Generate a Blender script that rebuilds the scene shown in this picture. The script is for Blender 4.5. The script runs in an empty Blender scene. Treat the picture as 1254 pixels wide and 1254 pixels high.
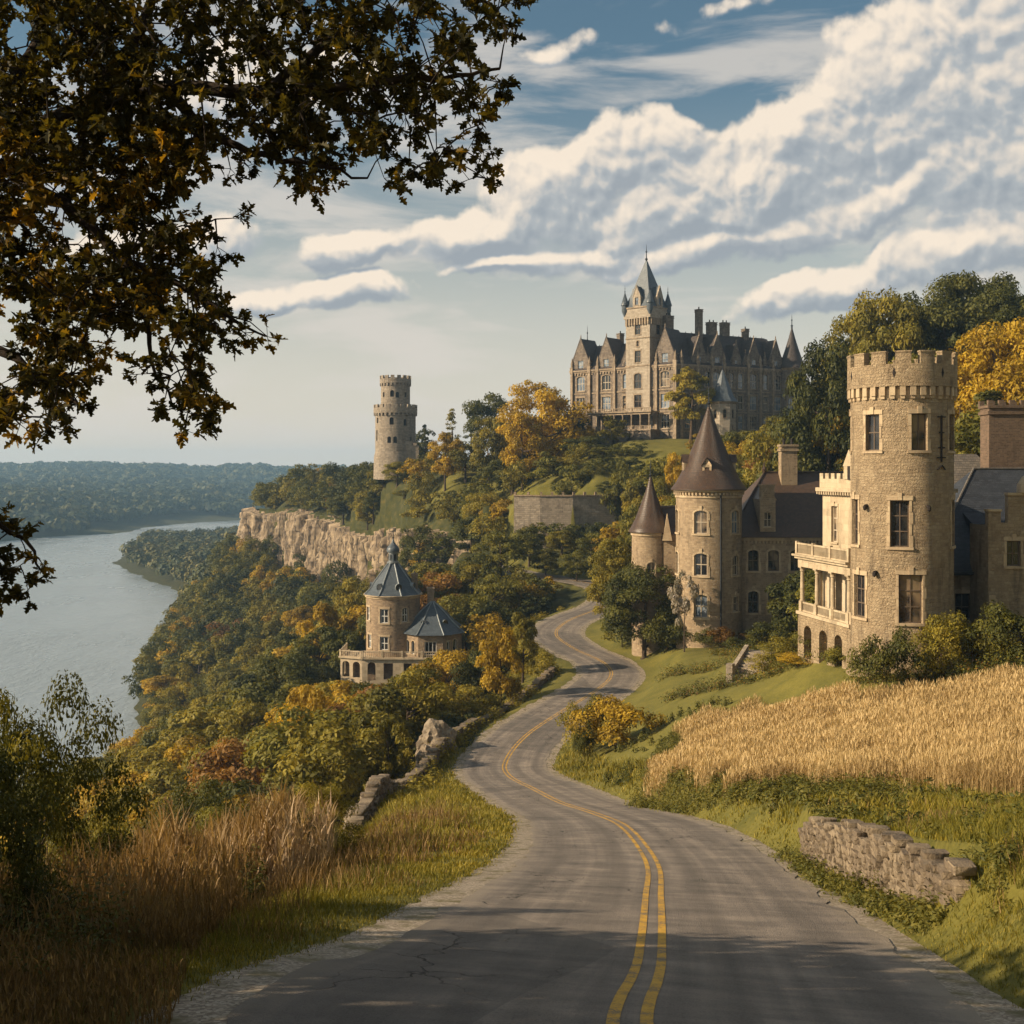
import bpy, bmesh, math, random
import numpy as np
from mathutils import Vector, Matrix, noise as mnoise

random.seed(7); RNG = np.random.default_rng(11)
SC = bpy.context.scene
COL = SC.collection
F, HX, HY = 1345.0, 627.0, 575.0          # focal length in photo pixels, horizon
R = math.radians

# ---------------------------------------------------------------- camera
cam_d = bpy.data.cameras.new('camera')
cam = bpy.data.objects.new('camera', cam_d); COL.objects.link(cam)
cam.location = (0, 0, 0); cam.rotation_euler = (R(90), 0, 0)
cam_d.sensor_width = 36; cam_d.lens = 36 * F / 1254
cam_d.shift_y = -(627 - HY) / 1254
cam_d.clip_start = 0.1; cam_d.clip_end = 20000
SC.camera = cam
SC.view_settings.view_transform = 'Standard'; SC.view_settings.look = 'None'
SC.view_settings.gamma = 1; SC.view_settings.exposure = 0.55
SC.view_settings.use_curve_mapping = False
SC.cycles.max_bounces = 6; SC.cycles.diffuse_bounces = 2; SC.cycles.glossy_bounces = 2
SC.cycles.transmission_bounces = 3; SC.cycles.volume_bounces = 0; SC.cycles.transparent_max_bounces = 6
SC.cycles.use_denoising = True
SC.cycles.use_adaptive_sampling = True; SC.cycles.adaptive_threshold = 0.02

# ---------------------------------------------------------------- sun and sky
SUN_AZ, SUN_EL = -102.0, 27.0      # degrees from +Y, clockwise positive; to the left and a little behind
sd = Vector((math.sin(R(SUN_AZ)) * math.cos(R(SUN_EL)), math.cos(R(SUN_AZ)) * math.cos(R(SUN_EL)), math.sin(R(SUN_EL))))
sun_d = bpy.data.lights.new('sun', 'SUN'); sun = bpy.data.objects.new('sun', sun_d); COL.objects.link(sun)
sun_d.energy = 5.0; sun_d.angle = R(0.5); sun_d.color = (1.0, 0.80, 0.56)
sun.rotation_euler = sd.to_track_quat('Z', 'Y').to_euler(); sun.location = sd * 50

class NT:
    """tiny helper for node trees"""
    def __init__(s, tree): s.t = tree; s.n = tree.nodes; s.l = tree.links
    def new(s, typ, **kw):
        n = s.n.new(typ)
        for k, v in kw.items(): setattr(n, k, v)
        return n
    def set(s, sock, v):
        if hasattr(v, 'is_output') or isinstance(v, bpy.types.NodeSocket): s.l.new(v, sock)
        else: sock.default_value = v
    def m(s, op, a, b=None, c=None, clamp=False):
        n = s.new('ShaderNodeMath', operation=op, use_clamp=clamp)
        s.set(n.inputs[0], a)
        if b is not None: s.set(n.inputs[1], b)
        if c is not None: s.set(n.inputs[2], c)
        return n.outputs[0]
    def ss(s, x, lo, hi, a=0.0, b=1.0):
        n = s.new('ShaderNodeMapRange', interpolation_type='SMOOTHSTEP')
        s.set(n.inputs[0], x); s.set(n.inputs[1], lo); s.set(n.inputs[2], hi); s.set(n.inputs[3], a); s.set(n.inputs[4], b)
        return n.outputs[0]
    def mix(s, f, a, b, mode='MIX'):
        n = s.new('ShaderNodeMix', data_type='RGBA', blend_type=mode)
        s.set(n.inputs[0], f); s.set(n.inputs[6], a); s.set(n.inputs[7], b)
        return n.outputs[2]
    def vm(s, op, a, b=None):
        n = s.new('ShaderNodeVectorMath', operation=op)
        s.set(n.inputs[0], a)
        if b is not None: s.set(n.inputs[1], b)
        return n.outputs[0]
    def noise(s, vec, scale=5, detail=5, rough=0.55, dist=0, dims='3D', typ='FBM'):
        n = s.new('ShaderNodeTexNoise', noise_dimensions=dims)
        n.noise_type = typ
        if vec is not None: s.l.new(vec, n.inputs['Vector'])
        n.inputs['Scale'].default_value = scale; n.inputs['Detail'].default_value = detail
        n.inputs['Roughness'].default_value = rough; n.inputs['Distortion'].default_value = dist
        return n.outputs['Fac']
    def voro(s, vec, scale=5, detail=0, rough=.5, feature='F1', smooth=None, dims='3D', out='Distance', rand=1.0):
        n = s.new('ShaderNodeTexVoronoi', feature=feature, voronoi_dimensions=dims)
        if vec is not None: s.l.new(vec, n.inputs['Vector'])
        n.inputs['Scale'].default_value = scale
        if 'Detail' in n.inputs and n.inputs['Detail'].enabled: n.inputs['Detail'].default_value = detail; n.inputs['Roughness'].default_value = rough
        n.normalize = True
        if smooth is not None: n.inputs['Smoothness'].default_value = smooth
        n.inputs['Randomness'].default_value = rand
        return n.outputs[out]
    def ramp(s, f, stops):
        n = s.new('ShaderNodeValToRGB'); e = n.color_ramp.elements
        while len(e) < len(stops): e.new(0.5)
        for i, (p, c) in enumerate(stops):
            e[i].position = p; e[i].color = (*c, 1) if len(c) == 3 else c
        s.set(n.inputs[0], f); return n.outputs[0]

world = bpy.data.worlds.new("World"); SC.world = world; world.use_nodes = True
W = NT(world.node_tree); W.n.clear()
sky = W.new('ShaderNodeTexSky', sky_type='NISHITA')
sky.sun_disc = False; sky.sun_elevation = R(SUN_EL); sky.sun_rotation = R(SUN_AZ)
sky.altitude = 100; sky.air_density = 1.1; sky.dust_density = 2.0; sky.ozone_density = 2.5
tc = W.new('ShaderNodeTexCoord').outputs['Generated']
sx = W.new('ShaderNodeSeparateXYZ'); W.l.new(tc, sx.inputs[0])
az = W.m('ARCTAN2', sx.outputs[0], sx.outputs[1]); el = W.m('ARCSINE', sx.outputs[2])
cb = W.new('ShaderNodeCombineXYZ'); W.set(cb.inputs[0], az); W.set(cb.inputs[1], el)
uv = cb.outputs[0]

# cloud density as a node group of direction (azimuth, elevation): lets it be read twice for self-shading
g = bpy.data.node_groups.new('cloud_density', 'ShaderNodeTree')
g.interface.new_socket('p', in_out='INPUT', socket_type='NodeSocketVector')
g.interface.new_socket('d', in_out='OUTPUT', socket_type='NodeSocketFloat')
G = NT(g); gi = G.new('NodeGroupInput').outputs[0]
warp = G.new('ShaderNodeTexNoise'); G.l.new(gi, warp.inputs['Vector']); warp.inputs['Scale'].default_value = 14; warp.inputs['Detail'].default_value = 4
wv = G.vm('SUBTRACT', warp.outputs['Color'], (0.5, 0.5, 0.5))
sc_ = G.new('ShaderNodeVectorMath', operation='SCALE'); G.l.new(wv, sc_.inputs[0]); sc_.inputs['Scale'].default_value = 0.040
pw = G.vm('ADD', gi, sc_.outputs[0])
sp = G.new('ShaderNodeSeparateXYZ'); G.l.new(pw, sp.inputs[0])
def px2dir(px, py):
    u = (px - HX) / F; v = (HY - py) / F
    return math.atan(u), math.atan(v / math.sqrt(1 + u * u))
BLOBS = [  # centre px, py, half sizes px, tilt degrees (counter-clockwise), weight
    (575, 285, 100, 34, 14, 1.0), (690, 245, 130, 62, 22, 1.1), (770, 190, 92, 52, 15, 1.05), (850, 235, 170, 60, 16, 1.05),
    (960, 205, 180, 66, 22, 1.1), (1080, 150, 170, 92, 28, 1.15), (1180, 75, 160, 120, 30, 1.2), (1290, 30, 170, 150, 0, 1.2),
    (1240, 190, 150, 78, 20, 1.05), (1030, 265, 190, 34, 16, 0.9),
    (640, 318, 150, 17, 6, .85), (880, 300, 190, 24, 10, .9), (1130, 225, 170, 34, 20, .95), (690, 62, 90, 16, 8, .16), (870, 15, 130, 22, 8, .2), (820, 145, 80, 14, 4, .2), 
    (445, 298, 95, 26, 8, 0.85), (340, 365, 80, 20, 6, .8), (440, 352, 120, 24, 6, .85), (720, 318, 110, 20, 6, .8),
    (1190, 300, 170, 36, 12, .95), (990, 362, 110, 26, 14, .9), (1500, 200, 260, 110, 8, 1.1), (200, 300, 130, 40, 8, .9),
    (-150, 180, 260, 90, 5, 1.0), (330, 120, 200, 60, 10, .8),
]
acc = None
for (px, py, a, b, tilt, wgt) in BLOBS:
    cu, cv = px2dir(px, py); a /= F; b /= F; t = R(tilt)
    du = G.m('SUBTRACT', sp.outputs[0], cu); dv = G.m('SUBTRACT', sp.outputs[1], cv)
    # rotated coordinates
    ru = G.m('MULTIPLY_ADD', du, math.cos(t) / a, G.m('MULTIPLY', dv, math.sin(t) / a))
    rv = G.m('MULTIPLY_ADD', du, -math.sin(t) / b, G.m('MULTIPLY', dv, math.cos(t) / b))
    r2 = G.m('MULTIPLY_ADD', ru, ru, G.m('MULTIPLY', rv, rv))
    e = G.m('SUBTRACT', wgt, r2)
    acc = e if acc is None else G.m('SMOOTH_MAX', acc, e, 0.5)
env = G.m('MAXIMUM', acc, -1.2)
b1 = G.voro(pw, 15, detail=3.0, rough=0.5, feature='SMOOTH_F1', smooth=0.35, dims='2D')
b2 = G.noise(gi, 16, 7, 0.54, dims='2D')
bil = G.m('SUBTRACT', 0.32, b1)
d = G.m('ADD', G.m('MULTIPLY', env, 1.0), G.m('MULTIPLY', bil, 1.7))
d = G.m('ADD', d, G.m('MULTIPLY', G.m('SUBTRACT', b2, 0.5), 2.0))
for nm in ('env', 'bil'): g.interface.new_socket(nm, in_out='OUTPUT', socket_type='NodeSocketFloat')
go = G.new('NodeGroupOutput'); G.l.new(d, go.inputs[0]); G.l.new(env, go.inputs[1]); G.l.new(G.m('ADD', bil, G.m('MULTIPLY', b2, 0.35)), go.inputs[2])
def cdens(vec, k=0):
    n = W.new('ShaderNodeGroup'); n.node_tree = g; W.l.new(vec, n.inputs[0]); return n.outputs
c0 = cdens(uv); c1_ = cdens(W.vm('ADD', uv, (-0.0035, 0.0075, 0)))
d0 = c0[0]
alpha = W.ss(d0, -0.04, 0.44)
de = W.m('SUBTRACT', c0[1], c1_[1]); db = W.m('SUBTRACT', c0[2], c1_[2])
sh = W.m('ADD', W.m('MULTIPLY', de, 1.7), W.m('MULTIPLY', db, 3.1))
light = W.ss(sh, -0.66, 0.66)
rim = W.ss(d0, 0.75, 0.05)
lit = W.m('ADD', W.m('MULTIPLY', light, 0.92), W.m('MULTIPLY', rim, 0.05), clamp=True)
ccol = W.ramp(lit, [(0.08, (3.9, 4.35, 4.8)), (0.38, (5.2, 5.5, 5.7)), (0.56, (7.6, 7.1, 6.5)), (0.88, (11.2, 9.6, 7.8))])
# high, thin streaks
mp = W.new('ShaderNodeMapping'); W.l.new(uv, mp.inputs[0]); mp.inputs['Scale'].default_value = (2.6, 11, 1); mp.inputs['Rotation'].default_value = (0, 0, R(-6))
w1 = W.noise(mp.outputs[0], 2.0, 6, 0.56, 0.25, dims='2D')
wmask = W.ss(w1, 0.42, 0.68)
wm = W.m('MULTIPLY', wmask, W.ss(el, 0.0, 0.10, 0.5, 0.7))
# the air whitens towards the horizon
hor = W.ss(el, -0.02, 0.36, 1.0, 0.0)
hz = W.m('MULTIPLY', hor, 0.88)
skyc = W.mix(1.0, sky.outputs[0], (1.0, 1.12, 0.98, 1), 'MULTIPLY')
skyc = W.mix(hz, skyc, (9.6, 8.6, 7.3, 1))
c1 = W.mix(wm, skyc, (8.4, 7.7, 6.9, 1))
c2 = W.mix(W.m('MULTIPLY', alpha, 0.95), c1, ccol)
up = W.ss(el, -0.05, 0.0)
bg = W.new('ShaderNodeBackground'); W.l.new(c2, bg.inputs[0]); bg.inputs[1].default_value = 0.060
wo = W.new('ShaderNodeOutputWorld'); W.l.new(bg.outputs[0], wo.inputs[0])
world.cycles.sampling_method = 'MANUAL'; world.cycles.sample_map_resolution = 512
# ---------------------------------------------------------------- generic mesh helpers
def tag(o, label=None, cat=None, group=None, kind=None):
    if label: o['label'] = label
    if cat: o['category'] = cat
    if group: o['group'] = group
    if kind: o['kind'] = kind
    return o
def P(px, py, D): return ((px - HX) / F * D, D, (HY - py) / F * D)
def mesh_np(name, V, Fc, mat=None, smooth=False, uv=None, parent=None, attrs=None, mat_idx=None):
    """V (n,3); Fc (m,k) index array or list of arrays with different k"""
    me = bpy.data.meshes.new(name)
    if isinstance(Fc, np.ndarray): Fc = [Fc]
    Fc = [np.asarray(f, dtype=np.int32) for f in Fc if len(f)]
    V = np.asarray(V, dtype=np.float32)
    me.vertices.add(len(V)); me.vertices.foreach_set('co', V.ravel())
    loops = np.concatenate([f.ravel() for f in Fc]); tot = np.concatenate([np.full(len(f), f.shape[1], np.int32) for f in Fc])
    me.loops.add(len(loops)); me.loops.foreach_set('vertex_index', loops)
    me.polygons.add(len(tot)); start = np.concatenate([[0], np.cumsum(tot)[:-1]]).astype(np.int32)
    me.polygons.foreach_set('loop_start', start); me.polygons.foreach_set('loop_total', tot)
    if uv is not None:
        l = me.uv_layers.new(name='UVMap'); l.data.foreach_set('uv', np.asarray(uv, dtype=np.float32)[loops].ravel())
    for k, a in (attrs or {}).items():
        at = me.attributes.new(k, 'FLOAT', 'POINT'); at.data.foreach_set('value', np.asarray(a, dtype=np.float32))
    for mm in (mat if isinstance(mat, (list, tuple)) else [mat]):
        if mm: me.materials.append(mm)
    if mat_idx is not None: me.polygons.foreach_set('material_index', np.asarray(mat_idx, dtype=np.int32))
    me.update(calc_edges=True); me.validate()
    if smooth: me.shade_smooth()
    if name is None: return me
    o = bpy.data.objects.new(name, me); COL.objects.link(o)
    if parent: o.parent = parent
    return o

def newmat(name):
    m = bpy.data.materials.new(name); m.use_nodes = True
    t = NT(m.node_tree); t.n.clear()
    out = t.new('ShaderNodeOutputMaterial'); b = t.new('ShaderNodeBsdfPrincipled')
    t.l.new(b.outputs[0], out.inputs[0]); b.inputs['Specular IOR Level'].default_value = 0.25
    b.inputs['Roughness'].default_value = 0.85
    return m, t, b, out
def bump(t, b, h, strength=0.5, dist=0.05):
    n = t.new('ShaderNodeBump'); n.inputs['Strength'].default_value = strength; n.inputs['Distance'].default_value = dist
    t.l.new(h, n.inputs['Height']); t.l.new(n.outputs[0], b.inputs['Normal']); return n
def objco(t): return t.new('ShaderNodeTexCoord').outputs['Object']
def geopos(t): return t.new('ShaderNodeNewGeometry').outputs['Position']

# value noise in numpy for terrain and rocks
def vnoise(x, y, seed=0):
    xi = np.floor(x).astype(np.int64); yi = np.floor(y).astype(np.int64); fx = x - xi; fy = y - yi
    def h(a, b):
        n = (a * 374761393 + b * 668265263 + seed * 974634777) & 0x7fffffff
        n = ((n ^ (n >> 13)) * 1274126177) & 0x7fffffff
        return ((n ^ (n >> 16)) & 0xffff) / 65535.0
    sx_ = fx * fx * (3 - 2 * fx); sy_ = fy * fy * (3 - 2 * fy)
    return (h(xi, yi) * (1 - sx_) + h(xi + 1, yi) * sx_) * (1 - sy_) + (h(xi, yi + 1) * (1 - sx_) + h(xi + 1, yi + 1) * sx_) * sy_
def fbm(x, y, oct=4, seed=0):
    s = 0; a = .5; t = 0
    for i in range(oct):
        s = s + a * vnoise(x, y, seed + i * 17); t += a; a *= .5; x = x * 2.03 + 11.3; y = y * 2.03 + 5.7
    return s / t

# ---------------------------------------------------------------- the road's centre line
ROAD_K = [ (1.2, -18, 3.0), (1.05, -4, -1.4), (1.0, 5, -3.6), (1.0, 9.3, -4.75), (1.75, 14, -6.15), (2.75, 21.4, -8.35), (3.8, 30, -10.7), (4.2, 40, -13.1),
    (4.0, 50, -15.6), (3.0, 62, -18.9), (1.2, 76, -22.1), (-0.35, 87, -24.3), (-0.5, 95, -25.3), (1.2, 104, -25.3), (5.0, 114, -25.2),
    (9.6, 125, -25.1), (12.1, 134, -25.1), (11.7, 142, -24.9), (8.4, 151, -24.5), (6.5, 162, -24.2), (9.0, 174, -24.0),
    (15.5, 187, -23.3), (18.6, 197, -22.3), (15.5, 206, -21.5), (9.5, 211, -21.0), (2, 218, -20.5), (-6, 232, -20)]
def catmull(K, n=12):
    K = np.array(K, float); out = []
    Kp = np.vstack([2 * K[0] - K[1], K, 2 * K[-1] - K[-2]])
    for i in range(1, len(Kp) - 2):
        for j in range(n):
            t = j / n; p0, p1, p2, p3 = Kp[i - 1:i + 3]
            out.append(0.5 * ((2 * p1) + (-p0 + p2) * t + (2 * p0 - 5 * p1 + 4 * p2 - p3) * t * t + (-p0 + 3 * p1 - 3 * p2 + p3) * t ** 3))
    out.append(Kp[-2]); return np.array(out)
RC = catmull(ROAD_K, 14)
RC[:, 2] = np.convolve(np.pad(RC[:, 2], 12, mode='edge'), np.ones(25) / 25, 'valid')
def road_dist(X, Y):
    """distance to the centre line and the road's height there"""
    X = np.asarray(X, float); Y = np.asarray(Y, float); sh = X.shape; x = X.ravel(); y = Y.ravel()
    best = np.full(x.shape, 1e9); z = np.zeros(x.shape)
    m = (np.abs(x - 6) < 45) & (y < 260) & (y > -45); xs = x[m]; ys = y[m]
    bb = np.full(xs.shape, 1e9); zz = np.zeros(xs.shape)
    for i in range(0, len(RC) - 1):
        a = RC[i]; b_ = RC[i + 1]; dx, dy = b_[0] - a[0], b_[1] - a[1]; L = dx * dx + dy * dy
        t = np.clip(((xs - a[0]) * dx + (ys - a[1]) * dy) / L, 0, 1)
        dd = np.hypot(xs - a[0] - t * dx, ys - a[1] - t * dy); k = dd < bb
        bb[k] = dd[k]; zz[k] = (a[2] + t * (b_[2] - a[2]))[k]
    best[m] = bb; z[m] = zz
    return best.reshape(sh), z.reshape(sh)

# ---------------------------------------------------------------- terrain heights
CT = []
def C(*pts):
    for p in pts: CT.append(p)
def CP(*pts):
    for p in pts: CT.append(P(*p))
C((-4, 8, -4.8), (-7, 9, -5.3), (-12, 9, -7.5), (-22, 10, -14), (-60, 10, -45), (-4, 14, -6.3), (-8, 14, -7.4), (-14, 14, -10.5), (-25, 14, -19), (-60, 20, -46), (-100, 20, -68), (-140, 30, -76),
  (-4.5, 28, -10.3), (-8, 28, -11.4), (-13, 28, -15.0), (-25, 28, -25), (-40, 30, -36), (-5, 45, -14.6), (-9, 45, -16.2), (-15, 45, -21.5), (-28, 45, -33), (-60, 45, -53), (-95, 50, -70),
  (-8.6, 68, -20.7), (-13, 68, -26), (-25, 68, -37), (-60, 68, -58), (-90, 70, -70), (-6.8, 100, -25.5), (-12, 100, -31), (-25, 105, -40), (-45, 105, -52), (-75, 110, -64), (-92, 110, -70),
  (1, 130, -26.5), (-6, 130, -31), (-2, 160, -25.5), (-9, 165, -33.0), (-17, 170, -33.6), (-26, 170, -34.0), (-17, 182, -33), (-10, 182, -32), (-24, 160, -36), (-36, 172, -43), (-60, 170, -54), (-85, 170, -64), (-98, 170, -70.5), (-85, 215, -70.5),
  (-81.5, 251, -70.3), (-65, 250, -62), (-40, 250, -47), (-22, 250, -37), (-99, 290, -70.3), (-111, 319, -70.3), (-136, 438, -70.3), (-144, 495, -70.3), (-166, 570, -70.3), (-228, 687, -70.3), (-303, 819, -70.3),
  (-330, 930, -70.3), (-344, 1090, -70.4), (-286, 1180, -70.4), (-160, 1230, -70.5), (-30, 1260, -70.5), (-60, 330, -49), (-88, 330, -61), (-80, 400, -43), (-110, 405, -57), (-125, 490, -40), (-140, 495, -58),
  (-100, 650, -60), (-190, 680, -66), (-150, 819, -64), (-260, 819, -67), (-330, 1000, -68), (-150, 1000, -66), (-250, 1120, -68), (-120, 1120, -67), (0, 900, -55), (0, 1120, -66),
  (-120, 120, -76), (-130, 180, -76), (-135, 250, -77), (-170, 330, -77), (-200, 450, -77), (-270, 600, -77), (-370, 750, -77), (-420, 950, -77), (-450, 1100, -76), (-360, 1300, -76), (-240, 1400, -76), (-60, 1450, -76), (60, 1480, -76),
  (-499, 1080, -69.5), (-465, 1180, -69.5), (-450, 1345, -69.5), (-420, 1470, -69.5), (-330, 1600, -69.5), (-200, 1680, -69.5), (0, 1720, -69.5), (-560, 900, -69.5), (-620, 1080, -52), (-700, 1100, -30), (-560, 1300, -50), (-640, 600, -40), (-450, 500, -69.5), (-420, 300, -69), (-520, 300, -40), (-300, 100, -69), (-400, 60, -50))
# far hills
CP((0, 612, 1500), (100, 610, 1650), (200, 615, 1700), (300, 622, 1800), (0, 600, 2100), (150, 590, 2300), (300, 600, 2400), (0, 575, 2900), (100, 575, 2850), (200, 576, 2800), (320, 577, 2900), (400, 578, 3000),
   (-300, 575, 2300), (-600, 572, 3000), (600, 585, 2800), (1000, 585, 2800), (1500, 585, 2800), (0, 590, 4200), (600, 590, 4200), (1200, 590, 4200), (-800, 590, 4200), (100, 603, 1950))
# the bluff
C((-119, 480, -20), (-121, 500, -24), (-95, 450, -16), (-73, 412, -19), (-62, 420, -13), (-48, 352, -22.5), (-40, 350, -17), (-27, 296, -16.4), (-24, 303, -10), (-13, 271, -16.6), (-5, 262, -15),
  (-70, 396, -37), (-112, 470, -36), (-46, 335, -35.5), (-28, 282, -26), (-14, 258, -26), (-35, 308, -31), (-20, 225, -30), (-8, 225, -24))
CP((400, 608, 425), (350, 612, 458), (440, 598, 380), (480, 566, 330), (440, 570, 335), (515, 562, 332), (500, 592, 303), (560, 585, 296), (640, 585, 285), (700, 565, 285), (600, 640, 245), (560, 640, 262), (540, 605, 290), (460, 606, 322))
C((-60, 520, -24), (-60, 600, -50), (0, 420, -6), (60, 430, 6), (0, 500, -20), (100, 600, -10), (200, 1000, -10), (300, 1500, -5), (150, 2000, -10))
# chateau hill
C((40, 268, 7.4), (15, 292, 8.2), (75, 290, 8.5), (45, 300, 8.8), (30, 262, 6.2), (55, 262, 6.0), (20, 250, 1.5), (36, 250, 3.6), (2, 242, -5.6), (12, 240, -5.5), (22, 240, -5.0), (1, 231, -11.6), (22, 231, -11.2),
  (-10, 236, -14), (30, 225, -9), (38, 232, -2), (60, 240, 2.5), (26, 205, -17), (32, 180, -19), (45, 200, -5), (50, 170, -9), (26, 168, -22.0))
# right side: bank, field, garden, mansion, wooded hill
C((6.2, 13, -5.8), (5.9, 8, -4.6), (10, 8, -3.6), (18, 8, -1.2), (40, 8, 3), (9.3, 20, -6.3), (12, 16, -4.9), (20, 20, -4.7), (40, 20, -1), (8.1, 17.6, -6.1), (9.2, 32, -9.9), (8.6, 26, -8.6), (13.2, 28, -8.6))
CP((1185, 1100, 16.2), (990, 1028, 31))
CP((1254, 985, 31), (1100, 980, 35), (1000, 970, 41), (900, 962, 49), (800, 948, 59), (1100, 915, 50), (1254, 888, 46), (1254, 833, 62), (1090, 862, 66), (960, 874, 76), (840, 886, 84), (1000, 900, 60),
   (1400, 960, 34), (1400, 820, 60), (760, 960, 72), (750, 910, 94), (705, 945, 84), (1104, 808, 75), (1200, 800, 78), (1200, 790, 86), (1000, 792, 86), (930, 818, 100), (900, 807, 112), (820, 829, 118), (830, 853, 104),
   (790, 801, 140), (830, 800, 135), (880, 804, 122), (800, 832, 122), (870, 830, 112), (760, 800, 146), (800, 862, 108), (790, 783, 152), (850, 780, 145), (940, 776, 141), (1000, 778, 139), (900, 777, 150), (760, 775, 152), (740, 765, 165))
C((24, 85, -13.2), (34, 88, -12.6), (45, 80, -12.0), (60, 80, -9), (32, 160, -20), (42, 165, -13), (48, 128, -14), (60, 110, -6), (60, 150, 4), (80, 130, 4), (100, 100, 2), (90, 200, 12), (52, 225, 2), (130, 300, 14), (150, 150, 14), (200, 200, 18), (85, 330, 8))
for p in RC[::8]: CT.append(tuple(p))
CT = np.array(CT, float)
def wcoord(X, Y):
    Ye = np.where(Y > 8, Y, 8 + 0 * Y); Yc = np.maximum(Ye, 8)
    return 2.6 * X / (Yc + 2), np.log(Yc + 2) + np.where(Y < 8, (Y - 8) * 0.06, 0)
ca, cb_ = wcoord(CT[:, 0], CT[:, 1])
A = np.hypot(ca[:, None] - ca[None], cb_[:, None] - cb_[None]); n_ = len(CT)
A[np.diag_indices(n_)] = -0.004
M_ = np.zeros((n_ + 3, n_ + 3)); M_[:n_, :n_] = A; Q = np.c_[np.ones(n_), ca, cb_]; M_[:n_, n_:] = Q; M_[n_:, :n_] = Q.T
sol = np.linalg.solve(M_, np.r_[CT[:, 2], 0, 0, 0])
def smooth01(t): t = np.clip(t, 0, 1); return t * t * (3 - 2 * t)
CLIFF_A = [(-128, 540, -22, -42), (-122, 500, -18.5, -41), (-114.5, 476, -16.8, -40), (-94, 444, -16.8, -41), (-73, 406, -17.2, -42), (-58, 378, -18.5, -42), (-48, 346, -19.4, -41), (-37, 318, -16.5, -37), (-28, 292, -15.0, -31), (-19, 274, -16, -25), (-11, 262, -17, -24), (-4, 258, -17.5, -21)]
CLIFF_B = [(-40, 318, -7.2, -18), (-34, 304, -6.4, -15), (-27, 299, -6.9, -15)]
WALL_N = [(7.1, 17.2, -6.0, -6.75), (7.48, 21.2, -7.15, -7.95), (7.9, 25.6, -8.3, -9.1), (8.45, 31.5, -9.85, -10.6)][::-1]
WALL_R = [(-3, 239, -5.9, -14), (.4, 236.5, -5.9, -16.5), (6, 235, -5.9, -17), (13, 234.6, -5.9, -17), (22.5, 236.5, -5.9, -16), (27, 239, -5.9, -12)]
def carve(x, y, z, poly, win, wout):
    poly = np.array(poly, float); best = np.full(x.shape, 1e9); sd_ = np.zeros(x.shape); zt = np.zeros(x.shape); zb = np.zeros(x.shape)
    for a, b in zip(poly[:-1], poly[1:]):
        dx, dy = b[0] - a[0], b[1] - a[1]; L2 = dx * dx + dy * dy; t = ((x - a[0]) * dx + (y - a[1]) * dy) / L2; tc_ = np.clip(t, 0, 1)
        ex = x - a[0] - tc_ * dx; ey = y - a[1] - tc_ * dy; d = np.hypot(ex, ey) + np.maximum(np.abs(t - .5) - .5, 0) * 0; k = d < best
        sgn = np.sign((x - a[0]) * dy - (y - a[1]) * dx)      # positive on the outward (camera/left) side
        best[k] = d[k]; sd_[k] = (d * sgn)[k]; zt[k] = (a[2] + tc_ * (b[2] - a[2]))[k]; zb[k] = (a[3] + tc_ * (b[3] - a[3]))[k]
    e0 = np.hypot(x - poly[0, 0], y - poly[0, 1]); e1 = np.hypot(x - poly[-1, 0], y - poly[-1, 1]); fade = smooth01(np.minimum(e0, e1) / (win * .6))
    ko = (sd_ > -.5) * (1 - smooth01((sd_ - wout * .5) / (wout * .5))) * fade; z = np.where((sd_ > -.5) & (z > zb), z * (1 - ko) + zb * ko, z)
    ki = (sd_ <= -.5) * (1 - smooth01((-sd_ - win * .4) / (win * .6))) * fade; z = np.where((sd_ <= -.5) & (z < zt), z * (1 - ki) + zt * ki, z)
    return z
def terrain_z(X, Y):
    X = np.asarray(X, float); Y = np.asarray(Y, float); sh = X.shape; x = X.ravel(); y = Y.ravel()
    a, b = wcoord(x, y); z = np.zeros(x.shape)
    for i in range(0, len(x), 20000):
        aa = a[i:i + 20000]; bb = b[i:i + 20000]
        z[i:i + 20000] = np.hypot(aa[:, None] - ca, bb[:, None] - cb_) @ sol[:n_] + sol[n_] + sol[n_ + 1] * aa + sol[n_ + 2] * bb
    z = np.maximum(z, -80)
    z = carve(x, y, z, CLIFF_A, 16, 26); z = carve(x, y, z, WALL_R, 8, 18)
    ZW = True
    dd, rz = road_dist(x, y)
    side = (x > np.interp(y, RC[:, 1], RC[:, 0])) & (y < 80)
    k = np.where(side, smooth01((dd - 3.9) / 1.3), smooth01((dd - 4.0) / 5.0))
    amp = np.clip(np.abs(y) / 250, 0.12, 6) * k
    z = z + (fbm(x / 9, y / 9, 4, 3) - .5) * np.clip(amp, 0, 1.2) * 1.2 + (fbm(x / 90, y / 90, 4, 9) - .5) * 26 * smooth01((y - 1150) / 900) * smooth01((z + 69) / 12)
    zc_ = carve(x, y, z, [(8.75, 31.5, -9.95, -10.6), (7.4, 17.2, -6.1, -6.8)], 4.0, 2.2); z = np.where((y > 14) & (y < 34), zc_, z)
    # the road bed: verge level with the road, the ground just under the asphalt
    z = rz * (1 - k) + z * k - np.where(dd < 3.55, 0.12, 0.0) * 1.0
    z = np.where((dd > 3.55) & (dd < 4.4), z - 0.12 * (1 - (dd - 3.55) / .85), z)
    return z.reshape(sh)
def ground(x, y): return float(terrain_z(np.array([x]), np.array([y]))[0])

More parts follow.
